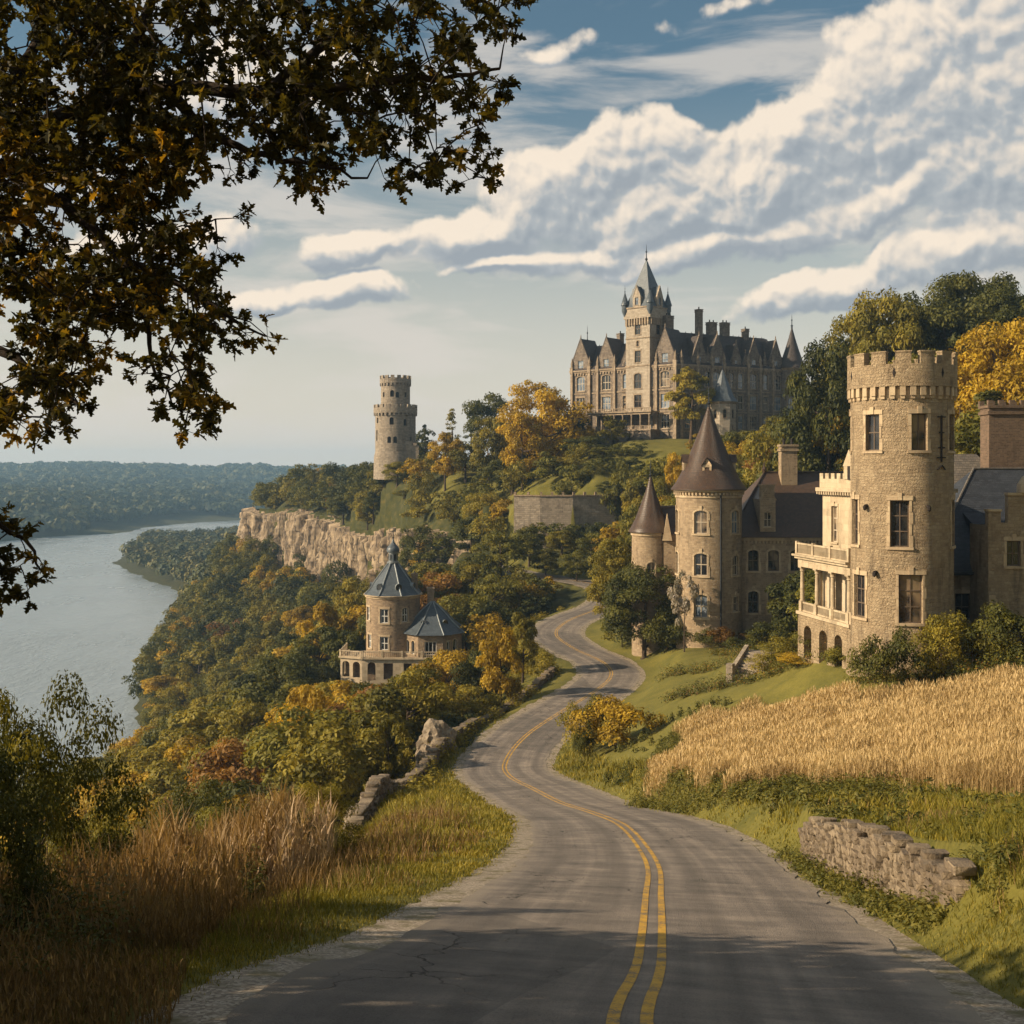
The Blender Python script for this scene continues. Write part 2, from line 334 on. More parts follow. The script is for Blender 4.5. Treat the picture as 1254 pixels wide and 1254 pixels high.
# ---------------------------------------------------------------- ground materials
def grass_ground_mat():
    m, t, b, _ = newmat('grassy_earth'); p = geopos(t)
    n1 = t.noise(p, 0.35, 5, .6); n2 = t.noise(p, 5, 5, .65); n3 = t.noise(p, 0.05, 3)
    c = t.ramp(n2, [(0.25, (0.045, 0.045, 0.010)), (0.5, (0.115, 0.108, 0.018)), (0.78, (0.22, 0.175, 0.04))])
    c2 = t.ramp(n1, [(0.3, (0.06, 0.062, 0.012)), (0.7, (0.20, 0.165, 0.032))])
    c = t.mix(0.5, c, c2)
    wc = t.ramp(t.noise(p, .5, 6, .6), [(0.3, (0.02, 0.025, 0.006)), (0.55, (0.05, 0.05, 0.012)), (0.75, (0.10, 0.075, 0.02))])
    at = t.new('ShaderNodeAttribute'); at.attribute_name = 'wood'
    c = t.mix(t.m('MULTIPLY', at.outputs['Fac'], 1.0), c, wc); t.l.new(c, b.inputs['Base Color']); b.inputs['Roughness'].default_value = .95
    bump(t, b, n2, .6, .06); return m
def wood_floor_mat():
    m, t, b, _ = newmat('wood_floor'); p = geopos(t)
    n2 = t.noise(p, .5, 6, .6)
    c = t.ramp(n2, [(0.3, (0.02, 0.025, 0.006)), (0.55, (0.05, 0.05, 0.012)), (0.75, (0.10, 0.075, 0.02))])
    t.l.new(c, b.inputs['Base Color']); bump(t, b, n2, .5, .4); return m
def road_mat():
    m, t, b, _ = newmat('worn_asphalt'); p = geopos(t)
    uvn = t.new('ShaderNodeUVMap').outputs[0]; s = t.new('ShaderNodeSeparateXYZ'); t.l.new(uvn, s.inputs[0])
    base = t.noise(p, 1.1, 6, .6); fine = t.noise(p, 38, 4, .7); vv = t.voro(p, 55, feature='F1')
    big = t.noise(p, .16, 3, .5)
    mp = t.new('ShaderNodeMapping'); t.l.new(uvn, mp.inputs[0]); mp.inputs['Scale'].default_value = (2.6, .05, 1)
    streak = t.noise(mp.outputs[0], 1, 5, .6)
    mp2 = t.new('ShaderNodeMapping'); t.l.new(uvn, mp2.inputs[0]); mp2.inputs['Scale'].default_value = (.25, 1.6, 1)
    cross = t.noise(mp2.outputs[0], 1, 5, .6)
    f = t.m('ADD', t.m('MULTIPLY', base, .35), t.m('ADD', t.m('MULTIPLY', streak, .35), t.m('MULTIPLY', cross, .3)))
    c = t.ramp(f, [(0.33, (0.085, 0.074, 0.064)), (0.5, (0.205, 0.172, 0.142)), (0.66, (0.37, 0.305, 0.24))])
    # tyre tracks worn a little smoother and darker
    ax = t.m('ABSOLUTE', s.outputs[0]); tr = t.m('ABSOLUTE', t.m('SUBTRACT', t.m('ABSOLUTE', t.m('SUBTRACT', ax, 1.75)), 0.8))
    c = t.mix(t.m('MULTIPLY', t.ss(tr, 0.0, .45, 1, 0), .45), c, (0.10, 0.086, 0.073, 1))
    c = t.mix(t.m('MULTIPLY', t.ss(fine, .45, .75), .5), c, (0.26, 0.23, 0.2, 1))
    c = t.mix(t.m('MULTIPLY', t.ss(fine, .5, .25), .55), c, (0.025, 0.024, 0.024, 1))
    # gravel and dust spread in from the edges
    e = t.m('ADD', ax, t.m('MULTIPLY', t.m('SUBTRACT', t.noise(p, 1.6, 5, .7), .5), 1.5))
    c = t.mix(t.m('MULTIPLY', t.ss(e, 3.0, 3.6), .8), c, (0.27, 0.225, 0.17, 1))
    # darker patches where the surface was mended
    pt = t.voro(p, .13, out='Color'); spt = t.new('ShaderNodeSeparateColor'); t.l.new(pt, spt.inputs[0])
    c = t.mix(t.m('MULTIPLY', t.ss(spt.outputs[0], .72, .74), .35), c, (0.07, 0.065, 0.06, 1))
    # cracks
    wn = t.new('ShaderNodeTexNoise'); t.l.new(p, wn.inputs['Vector']); wn.inputs['Scale'].default_value = 1.5; wn.inputs['Detail'].default_value = 4
    wp = t.vm('ADD', p, t.vm('MULTIPLY', wn.outputs['Color'], (.9, .9, .9)))
    cr = t.voro(wp, .55, feature='DISTANCE_TO_EDGE')
    ck = t.m('MULTIPLY', t.m('MULTIPLY', t.ss(cr, 0.0, .014, 1, 0), t.ss(big, .42, .6)), t.ss(ax, 3.3, 2.9))
    c = t.mix(t.m('MULTIPLY', ck, .75), c, (0.02, 0.02, 0.02, 1))
    t.l.new(c, b.inputs['Base Color']); b.inputs['Roughness'].default_value = .82
    h = t.m('ADD', t.m('MULTIPLY', fine, .6), t.m('ADD', t.m('MULTIPLY', vv, .5), t.m('MULTIPLY', ck, -1.2)))
    bump(t, b, h, 1.0, .028); return m
def yellow_mat():
    m, t, b, _ = newmat('worn_yellow_paint'); p = geopos(t)
    n1 = t.noise(p, 2.2, 5, .7); n2 = t.noise(p, 34, 3, .7)
    f = t.m('ADD', t.m('MULTIPLY', n1, .65), t.m('MULTIPLY', n2, .5))
    c = t.ramp(f, [(0.50, (0.17, 0.14, 0.10)), (0.57, (0.50, 0.28, 0.04)), (0.78, (0.68, 0.40, 0.06))])
    t.l.new(c, b.inputs['Base Color']); b.inputs['Roughness'].default_value = .7; bump(t, b, n2, .5, .01); return m
def gravel_mat():
    m, t, b, _ = newmat('pale_gravel'); p = geopos(t)
    v = t.voro(p, 27, feature='F1'); v2 = t.voro(p, 27, feature='F1', out='Color'); n = t.noise(p, 2, 4)
    s = t.new('ShaderNodeSeparateColor'); t.l.new(v2, s.inputs[0])
    c = t.ramp(s.outputs[0], [(0, (0.16, 0.125, 0.09)), (.6, (0.30, 0.245, 0.18)), (1, (0.42, 0.36, 0.28))])
    c = t.mix(t.ss(n, .45, .7), c, (0.13, 0.11, 0.05, 1))
    t.l.new(c, b.inputs['Base Color']); bump(t, b, v, -1, .05); return m
def water_mat():
    m, t, b, _ = newmat('river_water'); p = geopos(t)
    mp = t.new('ShaderNodeMapping'); t.l.new(p, mp.inputs[0]); mp.inputs['Scale'].default_value = (1, .45, 1)
    n = t.noise(mp.outputs[0], .22, 7, .65); n2 = t.noise(mp.outputs[0], .014, 5, .65)
    b.inputs['Base Color'].default_value = (0.24, 0.28, 0.30, 1); b.inputs['Specular IOR Level'].default_value = 1.0
    t.set(b.inputs['Roughness'], t.ss(n2, .35, .65, .16, .34))
    bm = bump(t, b, n, 1.0, .9); t.set(bm.inputs['Strength'], t.ss(n2, .38, .62, .45, 1.0)); return m
M_GRASS = grass_ground_mat(); M_FLOOR = wood_floor_mat(); M_ROAD = road_mat(); M_YEL = yellow_mat(); M_GRAV = gravel_mat(); M_WATER = water_mat()

# ---------------------------------------------------------------- terrain sheet
def build_terrain():
    us = np.linspace(-1, 1, 430); u = 1.5 * np.sign(us) * (0.55 * np.abs(us) + .45 * np.abs(us) ** 2.4)
    ys = np.concatenate([np.linspace(-70, 4, 24)[:-1], 4 + 4 * (np.exp(np.linspace(0, math.log(1 + 3500 / 4), 470)) - 1)])
    U, Y = np.meshgrid(u, ys); X = U * np.maximum(Y, 0) + U * 55
    Z = terrain_z(X, Y); nr, nc = X.shape
    V = np.c_[X.ravel(), Y.ravel(), Z.ravel()]
    idx = np.arange(nr * nc).reshape(nr, nc)
    Fq = np.c_[idx[:-1, :-1].ravel(), idx[:-1, 1:].ravel(), idx[1:, 1:].ravel(), idx[1:, :-1].ravel()]
    cx = X.ravel(); cy = Y.ravel(); dd, _ = road_dist(cx, cy)
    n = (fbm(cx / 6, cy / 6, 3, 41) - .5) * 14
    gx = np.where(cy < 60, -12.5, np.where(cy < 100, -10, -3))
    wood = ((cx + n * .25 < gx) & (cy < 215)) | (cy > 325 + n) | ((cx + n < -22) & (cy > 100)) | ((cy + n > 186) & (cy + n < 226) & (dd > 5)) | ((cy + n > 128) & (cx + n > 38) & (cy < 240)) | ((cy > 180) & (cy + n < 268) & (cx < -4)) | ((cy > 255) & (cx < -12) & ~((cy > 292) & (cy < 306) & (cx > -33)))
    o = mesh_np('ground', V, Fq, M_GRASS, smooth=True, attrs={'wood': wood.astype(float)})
    return tag(o, kind='structure')
build_terrain()
def sheet_along(name, off0, off1, mat, lift, n_across=2, i0=0, i1=None, wob=0, seed=0, kind='structure'):
    """a strip following the road between two offsets from its centre (right positive)"""
    Pn = RC[i0:i1]; T = np.gradient(Pn[:, :2], axis=0); T /= np.linalg.norm(T, axis=1)[:, None]; Nn = np.c_[T[:, 1], -T[:, 0]]
    s = np.concatenate([[0], np.cumsum(np.linalg.norm(np.diff(Pn, axis=0), axis=1))])
    V = []; UV = []
    for i in range(len(Pn)):
        for j in range(n_across):
            f = j / (n_across - 1); o = off0 + (off1 - off0) * f
            if wob and j in (0, n_across - 1): o += wob * (vnoise(np.array([s[i] * 1.3 + seed * 31 + j * 7]), np.array([seed * 3.3]), seed)[0] - .5) * 2
            V.append((Pn[i, 0] + Nn[i, 0] * o, Pn[i, 1] + Nn[i, 1] * o, Pn[i, 2] + lift)); UV.append((o, s[i]))
    idx = np.arange(len(V)).reshape(len(Pn), n_across)
    Fq = np.c_[idx[:-1, :-1].ravel(), idx[:-1, 1:].ravel(), idx[1:, 1:].ravel(), idx[1:, :-1].ravel()]
    o = mesh_np(name, V, Fq, mat, smooth=True, uv=UV); tag(o, kind=kind); return o
RC_keep = RC
RC = catmull(RC[::4], 10)            # finer samples for the strips
sheet_along('road', -3.5, 3.5, M_ROAD, 0.0, 9, wob=.16, seed=1)
sheet_along('road_shoulder', -4.35, -3.2, M_GRAV, -0.02, 4, wob=.35, seed=2)
sheet_along('road_shoulder', 3.2, 4.35, M_GRAV, -0.02, 4, wob=.35, seed=3)
sheet_along('road_marking', -0.21, -0.09, M_YEL, 0.006, 2)
sheet_along('road_marking', 0.09, 0.21, M_YEL, 0.006, 2)
RC = RC_keep
wv_ = np.array([(-3000, -400, -70), (1500, -400, -70), (1500, 2400, -70), (-3000, 2400, -70)], float)
tag(mesh_np('river_water', wv_, np.array([[0, 1, 2, 3]]), M_WATER), kind='structure')
# ---------------------------------------------------------------- building kit
class MB:
    def __init__(s): s.v = []; s.f = []; s.uv = []
    def face(s, pts, uv=None):
        pts = [Vector(p) for p in pts]
        if uv is None:
            n = Vector((0, 0, 0))
            for i in range(1, len(pts) - 1): n += (pts[i] - pts[0]).cross(pts[i + 1] - pts[0])
            if n.length < 1e-9: return
            n.normalize()
            t = Vector((-n.y, n.x, 0))
            if t.length < 1e-3: t = Vector((1, 0, 0))
            t.normalize(); b = n.cross(t)
            uv = [(p.dot(t), p.dot(b)) for p in pts]
        k = len(s.v); s.v += [tuple(p) for p in pts]; s.f.append(tuple(range(k, k + len(pts)))); s.uv += list(uv)
    def box(s, x0, x1, y0, y1, z0, z1, c=None, rot=0):
        P8 = [(x, y, z) for z in (z0, z1) for (x, y) in ((x0, y0), (x1, y0), (x1, y1), (x0, y1))]
        if c is not None or rot:
            cx, cy = c if c else (0, 0); ca_, sa_ = math.cos(rot), math.sin(rot)
            P8 = [(cx + x * ca_ - y * sa_, cy + x * sa_ + y * ca_, z) for x, y, z in P8]
        for q in ((0, 3, 2, 1), (4, 5, 6, 7), (0, 1, 5, 4), (1, 2, 6, 5), (2, 3, 7, 6), (3, 0, 4, 7)): s.face([P8[i] for i in q])
    def bar(s, mp, u0, u1, z0, z1, d0, d1, nu=1):
        """solid box in wall coordinates: u along the wall, z up, d inward"""
        for i in range(nu):
            a = u0 + (u1 - u0) * i / nu; b = u0 + (u1 - u0) * (i + 1) / nu
            A = [mp(a, z0, d0), mp(b, z0, d0), mp(b, z1, d0), mp(a, z1, d0)]; B = [mp(a, z0, d1), mp(b, z0, d1), mp(b, z1, d1), mp(a, z1, d1)]
            s.face(A, [(a, z0), (b, z0), (b, z1), (a, z1)]); s.face(B[::-1])
            s.face([A[3], A[2], B[2], B[3]]); s.face([A[1], A[0], B[0], B[1]])
            if i == 0: s.face([A[0], A[3], B[3], B[0]])
            if i == nu - 1: s.face([A[2], A[1], B[1], B[2]])
    def lathe(s, prof, c=(0, 0), n=32, a0=0, a1=2 * math.pi, cap=False, sides=None):
        """prof: list of (r, z), angle 0 faces the camera (-Y), growing to the right"""
        if sides: n = sides
        L = [0.0]
        for i in range(1, len(prof)): L.append(L[-1] + math.hypot(prof[i][0] - prof[i - 1][0], prof[i][1] - prof[i - 1][1]))
        rm = max(p[0] for p in prof)
        for i in range(len(prof) - 1):
            (r0, z0), (r1, z1) = prof[i], prof[i + 1]
            for j in range(n):
                t0 = a0 + (a1 - a0) * j / n; t1 = a0 + (a1 - a0) * (j + 1) / n
                p = [(c[0] + r * math.sin(t), c[1] - r * math.cos(t), z) for r, z, t in ((r0, z0, t0), (r0, z0, t1), (r1, z1, t1), (r1, z1, t0))]
                uvq = [(t0 * rm, L[i]), (t1 * rm, L[i]), (t1 * rm, L[i + 1]), (t0 * rm, L[i + 1])]
                if r0 < 1e-5: p = [p[0], p[2], p[3]]; uvq = [uvq[0], uvq[2], uvq[3]]
                elif r1 < 1e-5: p = p[:3]; uvq = uvq[:3]
                s.face(p, uvq)
    def tube(s, path, rad, n=8):
        path = [Vector(p) for p in path]
        rings = []
        for i, p in enumerate(path):
            t = (path[min(i + 1, len(path) - 1)] - path[max(i - 1, 0)]).normalized()
            a = t.cross(Vector((0, 0, 1)) if abs(t.z) < .95 else Vector((1, 0, 0))).normalized(); b = t.cross(a)
            r = rad[i] if isinstance(rad, (list, tuple)) else rad
            rings.append([p + (a * math.cos(k * 2 * math.pi / n) + b * math.sin(k * 2 * math.pi / n)) * r for k in range(n)])
        for i in range(len(rings) - 1):
            for k in range(n): s.face([rings[i][k], rings[i][(k + 1) % n], rings[i + 1][(k + 1) % n], rings[i + 1][k]])
    def build(s, name, mat, root=None, parent=None, angle=35, merge=True):
        """one mesh object; coordinates are world, origin at root"""
        org = Vector(root.location) if root else Vector((0, 0, 0))
        me = bpy.data.meshes.new(name)
        me.from_pydata([tuple(Vector(p) - org) for p in s.v], [], s.f)
        l = me.uv_layers.new(name='UVMap'); l.data.foreach_set('uv', np.array(s.uv, dtype=np.float32).ravel())
        if mat: me.materials.append(mat)
        if merge:
            bm = bmesh.new(); bm.from_mesh(me); bmesh.ops.remove_doubles(bm, verts=bm.verts, dist=0.0008); bmesh.ops.recalc_face_normals(bm, faces=bm.faces); bm.to_mesh(me); bm.free()
        me.shade_smooth(); me.set_sharp_from_angle(angle=R(angle)); me.update()
        o = bpy.data.objects.new(name, me); COL.objects.link(o)
        if parent or root: o.parent = parent or root
        return o
def empty(name, loc, label=None, cat=None, group=None):
    o = bpy.data.objects.new(name, None); COL.objects.link(o); o.location = loc; o.empty_display_size = .5
    tag(o, label, cat, group); return o
def flat(o, a):
    """wall map from corner o (x, y), direction a (x, y); outward normal is a turned clockwise seen from above"""
    a = Vector((a[0], a[1])).normalized(); n = Vector((a.y, -a.x))
    return lambda u, z, d=0: (o[0] + a.x * u - n.x * d, o[1] + a.y * u - n.y * d, z)
def rnd(c, Rr): return lambda u, z, d=0: (c[0] + (Rr - d) * math.sin(u / Rr), c[1] - (Rr - d) * math.cos(u / Rr), z)
def wall(mb, mp, u0, u1, z0, z1, ops=(), depth=.35, du=None):
    """sheet with real openings and reveals; ops: (ua, ub, za, zb, arch)"""
    us = {u0, u1}; zs = {z0, z1}
    for o in ops: us |= {o[0], o[1]}; zs |= {o[2], o[3]}
    us = sorted(us)
    if du:
        ex = []
        for a, b in zip(us[:-1], us[1:]):
            k = max(1, int(math.ceil((b - a) / du))); ex += [a + (b - a) * i / k for i in range(k)]
        us = ex + [us[-1]]
    zs = sorted(zs)
    for a, b in zip(us[:-1], us[1:]):
        for c, d in zip(zs[:-1], zs[1:]):
            mu, mz = (a + b) / 2, (c + d) / 2
            if any(o[0] < mu < o[1] and o[2] < mz < o[3] for o in ops): continue
            mb.face([mp(a, c), mp(b, c), mp(b, d), mp(a, d)], [(a, c), (b, c), (b, d), (a, d)])
    for o in ops:
        ua, ub, za, zb = o[:4]; arch = o[4] if len(o) > 4 else 0
        cu = [u for u in us if ua - 1e-6 <= u <= ub + 1e-6]
        zt = zb - arch
        mb.face([mp(ua, za), mp(ua, zt), mp(ua, zt, depth), mp(ua, za, depth)]); mb.face([mp(ub, zt), mp(ub, za), mp(ub, za, depth), mp(ub, zt, depth)])
        for a, b in zip(cu[:-1], cu[1:]): mb.face([mp(b, za), mp(a, za), mp(a, za, depth), mp(b, za, depth)])
        if not arch:
            for a, b in zip(cu[:-1], cu[1:]): mb.face([mp(a, zb), mp(b, zb), mp(b, zb, depth), mp(a, zb, depth)])
        else:
            w = (ub - ua) / 2; m = (ua + ub) / 2; K = 10
            pt = [(m - w * math.cos(math.pi * k / K), zt + arch * math.sin(math.pi * k / K)) for k in range(K + 1)]
            for k in range(K):
                p, q = pt[k], pt[k + 1]
                mb.face([mp(*p), mp(q[0], q[1]), mp(q[0], q[1], depth), mp(p[0], p[1], depth)])
                cn = (ua, zb) if k < K // 2 else (ub, zb)
                tri = [p, q, cn]; mb.face([mp(*x) for x in tri], tri)
            mb.face([mp(ua, zb), mp(m, zb), mp(*pt[K // 2])], [(ua, zb), (m, zb), pt[K // 2]]); mb.face([mp(m, zb), mp(ub, zb), mp(*pt[K // 2])], [(m, zb), (ub, zb), pt[K // 2]])
def window(root, mp, ua, ub, za, zb, arch=0, depth=.3, nx=1, ny=1, fr=.07, mats=None, sill=True, hood=True, nu=3, trim=None, key=True, parent=None, pane_mat=None, label=None):
    fm, gm, tm = mats; e = .004; cw = (ub - ua)
    f = MB(); d0, d1 = depth * .55, depth * .55 + .07
    f.bar(mp, ua + e, ua + fr, za + e, zb - e, d0, d1); f.bar(mp, ub - fr, ub - e, za + e, zb - e, d0, d1)
    f.bar(mp, ua + fr, ub - fr, za + e, za + fr, d0, d1, nu)
    if not arch: f.bar(mp, ua + fr, ub - fr, zb - fr, zb - e, d0, d1, nu)
    for i in range(1, nx): c = ua + cw * i / nx; f.bar(mp, c - fr * .45, c + fr * .45, za + fr, zb - fr * .9, d0 + .005, d1 - .005)
    for i in range(1, ny): c = za + (zb - za) * i / ny; h = fr * .5; f.bar(mp, ua + fr, ub - fr, c - h, c + h, d0 - .006, d1 - .01, nu)
    w = f.build('window', fm, root, parent)
    if label: w['label'] = label
    g_ = MB(); k = max(1, nu)
    for i in range(k):
        a = ua + cw * i / k; b = ua + cw * (i + 1) / k
        g_.face([mp(a, za, d1 - .02), mp(b, za, d1 - .02), mp(b, zb, d1 - .02), mp(a, zb, d1 - .02)], [(a, za), (b, za), (b, zb), (a, zb)])
    g_.build('pane', pane_mat or gm, root, w)
    t = trim if trim is not None else max(.12, cw * .14)
    if sill:
        s_ = MB(); s_.bar(mp, ua - t * 1.2, ub + t * 1.2, za - t * .9, za - .005, -.12, .1, nu); s_.build('sill', tm, root, w)
    if hood:
        h = MB()
        if arch:
            m = (ua + ub) / 2; K = 9; r0 = cw / 2; zt = zb - arch
            for j in range(K):
                a0 = math.pi * j / K; a1 = math.pi * (j + .92) / K
                q = [(m - rr * math.cos(a) , zt + (arch if rr == r0 else arch + t) * math.sin(a)) for rr, a in ((r0, a0), (r0, a1), (r0 + t, a1), (r0 + t, a0))]
                A = [mp(x, z, -.05) for x, z in q]; B = [mp(x, z, .03) for x, z in q]; h.face(A[::-1]); 
                for i in range(4): h.face([A[i], A[(i + 1) % 4], B[(i + 1) % 4], B[i]])
        else:
            h.bar(mp, ua - t * 1.1, ub + t * 1.1, zb + .01, zb + t * 1.5, -.06, .1, nu)
        if key: m = (ua + ub) / 2; h.bar(mp, m - t * .7, m + t * .7, zb + .02, zb + t * 2.5, -.10, .06)
        n = max(2, int((zb - za) / .75)); hh = (zb - arch - za) / n
        for i in range(n):
            ex = t * (1.15 if i % 2 == 0 else .75)
            h.bar(mp, ua - ex, ua - .005, za + hh * i + .01, za + hh * (i + .97), -.035, .1); h.bar(mp, ub + .005, ub + ex, za + hh * i + .01, za + hh * (i + .97), -.035, .1)
        h.build('window_surround', tm, root, w)
    return w
def battlement(mb, mp, L0, L1, z, h, w, gap, d0, d1, cap=.0, nu=1):
    n = max(1, int(round((L1 - L0 + gap) / (w + gap)))); st = (L1 - L0 + gap) / n
    for i in range(n):
        a = L0 + i * st; b = a + st - gap; mb.bar(mp, a, b, z, z + h, d0, d1, nu)
        if cap: mb.bar(mp, a - .04, b + .04, z + h + .001, z + h + cap, d0 - .04, d1 + .04, nu)
def hip_roof(mb, c, hx, hy, z0, z1, rot=0, ridge=0.4, over=0):
    """hipped roof centred c, half sizes, ridge half length = ridge*hx"""
    ca_, sa_ = math.cos(rot), math.sin(rot)
    T = lambda x, y, z: (c[0] + x * ca_ - y * sa_, c[1] + x * sa_ + y * ca_, z)
    a, b, c_, d_ = T(-hx, -hy, z0), T(hx, -hy, z0), T(hx, hy, z0), T(-hx, hy, z0); r0, r1 = T(-hx * ridge, 0, z1), T(hx * ridge, 0, z1)
    mb.face([a, b, r1, r0]); mb.face([c_, d_, r0, r1]); mb.face([b, c_, r1]); mb.face([d_, a, r0]); mb.face([d_, c_, b, a])
def gable_dormer(root, mp, uc, w, z0, ze, za, back, mwall, mroof, mats, win=None, name='dormer', pin=True):
    """wall dormer: front gable at the wall plane, small roof running back"""
    m = MB(); a, b = uc - w / 2, uc + w / 2; fp = -.06
    ops = [win[:4] + ((win[4],) if len(win) > 4 else (0,))] if win else []
    wall(m, lambda u, z, d=0: mp(u, z, d + fp), a, b, z0, ze, [o for o in ops], .3)
    m.face([mp(a, ze, fp), mp(b, ze, fp), mp(uc, za, fp)], [(a, ze), (b, ze), (uc, za)])
    m.face([mp(a, z0, fp), mp(a, ze, fp), mp(a, ze, back), mp(a, z0, back)]); m.face([mp(b, ze, fp), mp(b, z0, fp), mp(b, z0, back), mp(b, ze, back)])
    # raised coping along both slopes and a finial
    for s_ in (-1, 1):
        e0 = uc + s_ * (w / 2 + .12)
        A = [mp(e0, ze - .1, fp - .08), mp(uc, za + .22, fp - .08), mp(uc, za + .0, fp - .08), mp(e0 - s_ * .22, ze - .1, fp - .08)]; B = [mp(e0, ze - .1, .3), mp(uc, za + .22, .3), mp(uc, za, .3), mp(e0 - s_ * .22, ze - .1, .3)]
        m.face(A if s_ < 0 else A[::-1]); m.face([A[0], A[1], B[1], B[0]]); m.face([A[3], A[2], B[2], B[3]]); m.face([A[0], A[3], B[3], B[0]]); m.face(B)
    o = m.build(name, mwall, root, merge=False)
    r_ = MB(); A = [mp(a - .05, ze, .3), mp(uc, za, .3), mp(b + .05, ze, .3)]; B = [mp(a - .05, ze, back), mp(uc, za, back), mp(b + .05, ze, back)]
    r_.face([A[0], A[1], B[1], B[0]]); r_.face([A[1], A[2], B[2], B[1]]); r_.build('dormer_roof', mroof, root, o)
    if pin:
        p = MB(); q = mp(uc, za, .1); p.lathe([(.12, za + .1), (.2, za + .35), (.08, za + .5), (.16, za + .65), (0, za + 1.1)], (q[0], q[1]), 6); p.build('finial', mats[2], root, o)
    if win: window(root, lambda u, z, d=0: mp(u, z, d + fp), *win[:4], win[4] if len(win) > 4 else 0, .3, 2, 2, .06, mats, True, False, 1, parent=o)
    return o
def finial(root, c, z, h, mat, parent=None, r=.12, name='finial'):
    m = MB(); m.lathe([(r * 1.2, z - .15), (r, z + .1 * h), (r * 1.9, z + .16 * h), (r * .6, z + .22 * h), (r * .45, z + .5 * h), (r * 1.2, z + .56 * h), (r * .4, z + .62 * h), (r * .2, z + .9 * h), (0, z + h)], c, 8)
    return m.build(name, mat, root, parent)
def balustrade(mb, mp, u0, u1, z0, z1, d0=0, th=.14, post=.26, bays=3, step=.2, nu=1):
    mb.bar(mp, u0, u1, z1 - .12, z1, d0, d0 + th, nu * bays); mb.bar(mp, u0, u1, z0, z0 + .09, d0, d0 + th, nu * bays)
    for i in range(bays + 1):
        c = u0 + (u1 - u0) * i / bays; mb.bar(mp, c - post / 2, c + post / 2, z0, z1 + .10, d0 - .04, d0 + th + .04)
    k = int((u1 - u0) / step)
    for i in range(k):
        c = u0 + (u1 - u0) * (i + .5) / k; mb.bar(mp, c - .035, c + .035, z0 + .09, z1 - .12, d0 + th * .25, d0 + th * .75)
def chimney(root, x0, x1, y0, y1, z0, z1, mat, trim, name='chimney', rot=0, c=None, pots=2, crenel=False, parent=None):
    m = MB(); m.box(x0, x1, y0, y1, z0, z1, c, rot); e = .12; m.box(x0 - e, x1 + e, y0 - e, y1 + e, z1 - .5, z1 - .25, c, rot); m.box(x0 - e, x1 + e, y0 - e, y1 + e, z1 + .002, z1 + .22, c, rot)
    if crenel:
        for i in range(4):
            a = x0 - e + (x1 - x0 + 2 * e) * i / 3.5; m.box(a, a + (x1 - x0) / 7, y0 - e, y0 + .15, z1 + .222, z1 + .6, c, rot); m.box(a, a + (x1 - x0) / 7, y1 - .15, y1 + e, z1 + .222, z1 + .6, c, rot)
    o = m.build(name, mat, root, parent)
    if pots:
        q = MB()
        for i in range(pots):
            px = x0 + (x1 - x0) * (i + .5) / pots; py = (y0 + y1) / 2
            if c is not None: px, py = c[0] + px * math.cos(rot) - py * math.sin(rot), c[1] + px * math.sin(rot) + py * math.cos(rot)
            q.lathe([(.17, z1 + .2), (.14, z1 + .7), (.18, z1 + .75), (.18, z1 + .85), (.1, z1 + .85), (0, z1 + .8)], (px, py), 8)
        q.build('chimney_pot', trim, root, o)
    return o

# ---------------------------------------------------------------- building materials
def stone_mat(name, c1, c2, mortar, bw=.62, bh=.28, rough=.5, stain=.5, dark=(.05, .04, .03), bd=.05, trimlike=False, vein=0.4):
    m, t, b, _ = newmat(name); uvn = t.new('ShaderNodeUVMap').outputs[0]; p = geopos(t)
    wn = t.new('ShaderNodeTexNoise'); t.l.new(p, wn.inputs['Vector']); wn.inputs['Scale'].default_value = 2.2; wn.inputs['Detail'].default_value = 3
    off = t.vm('MULTIPLY', t.vm('SUBTRACT', wn.outputs['Color'], (.5, .5, .5)), (.22 * rough, .16 * rough, 0))
    vec = t.vm('ADD', uvn, off)
    br = t.new('ShaderNodeTexBrick'); t.l.new(vec, br.inputs['Vector']); br.inputs['Scale'].default_value = 1
    br.inputs['Brick Width'].default_value = bw; br.inputs['Row Height'].default_value = bh; br.inputs['Mortar Size'].default_value = .018 if not trimlike else .006
    br.inputs['Mortar Smooth'].default_value = .35; br.inputs['Bias'].default_value = 0; br.offset = .5; br.squash = .7; br.squash_frequency = 3
    br.inputs['Color1'].default_value = (0, 0, 0, 1); br.inputs['Color2'].default_value = (1, 1, 1, 1); br.inputs['Mortar'].default_value = (.5, .5, .5, 1)
    n1 = t.noise(p, 1.3, 6, .62); n2 = t.noise(p, 9, 5, .65); n3 = t.noise(p, .35, 3)
    f = t.m('ADD', t.m('MULTIPLY', br.outputs['Color'], .24), t.m('ADD', t.m('MULTIPLY', n1, .50), t.m('MULTIPLY', n2, .44)))
    c = t.ramp(f, [(.30, tuple(x * .62 for x in c2)), (.52, c2), (.80, c1), (1.0, tuple(min(1, x * 1.18) for x in c1))])
    c = t.mix(t.m('MULTIPLY', br.outputs['Fac'], .75), c, (*mortar, 1))
    mp = t.new('ShaderNodeMapping'); t.l.new(p, mp.inputs[0]); mp.inputs['Scale'].default_value = (1.1, 1.1, .16)
    st = t.noise(mp.outputs[0], 1.3, 5, .65)
    c = t.mix(t.m('MULTIPLY', t.ss(st, .5, .72), stain), c, (*dark, 1))
    t.l.new(c, b.inputs['Base Color'])
    h = t.m('ADD', t.m('MULTIPLY', br.outputs['Fac'], -.7), t.m('ADD', t.m('MULTIPLY', n2, 1.1 * rough + .2), t.m('MULTIPLY', n1, 1.3 * rough)))
    bump(t, b, h, .9, bd); return m
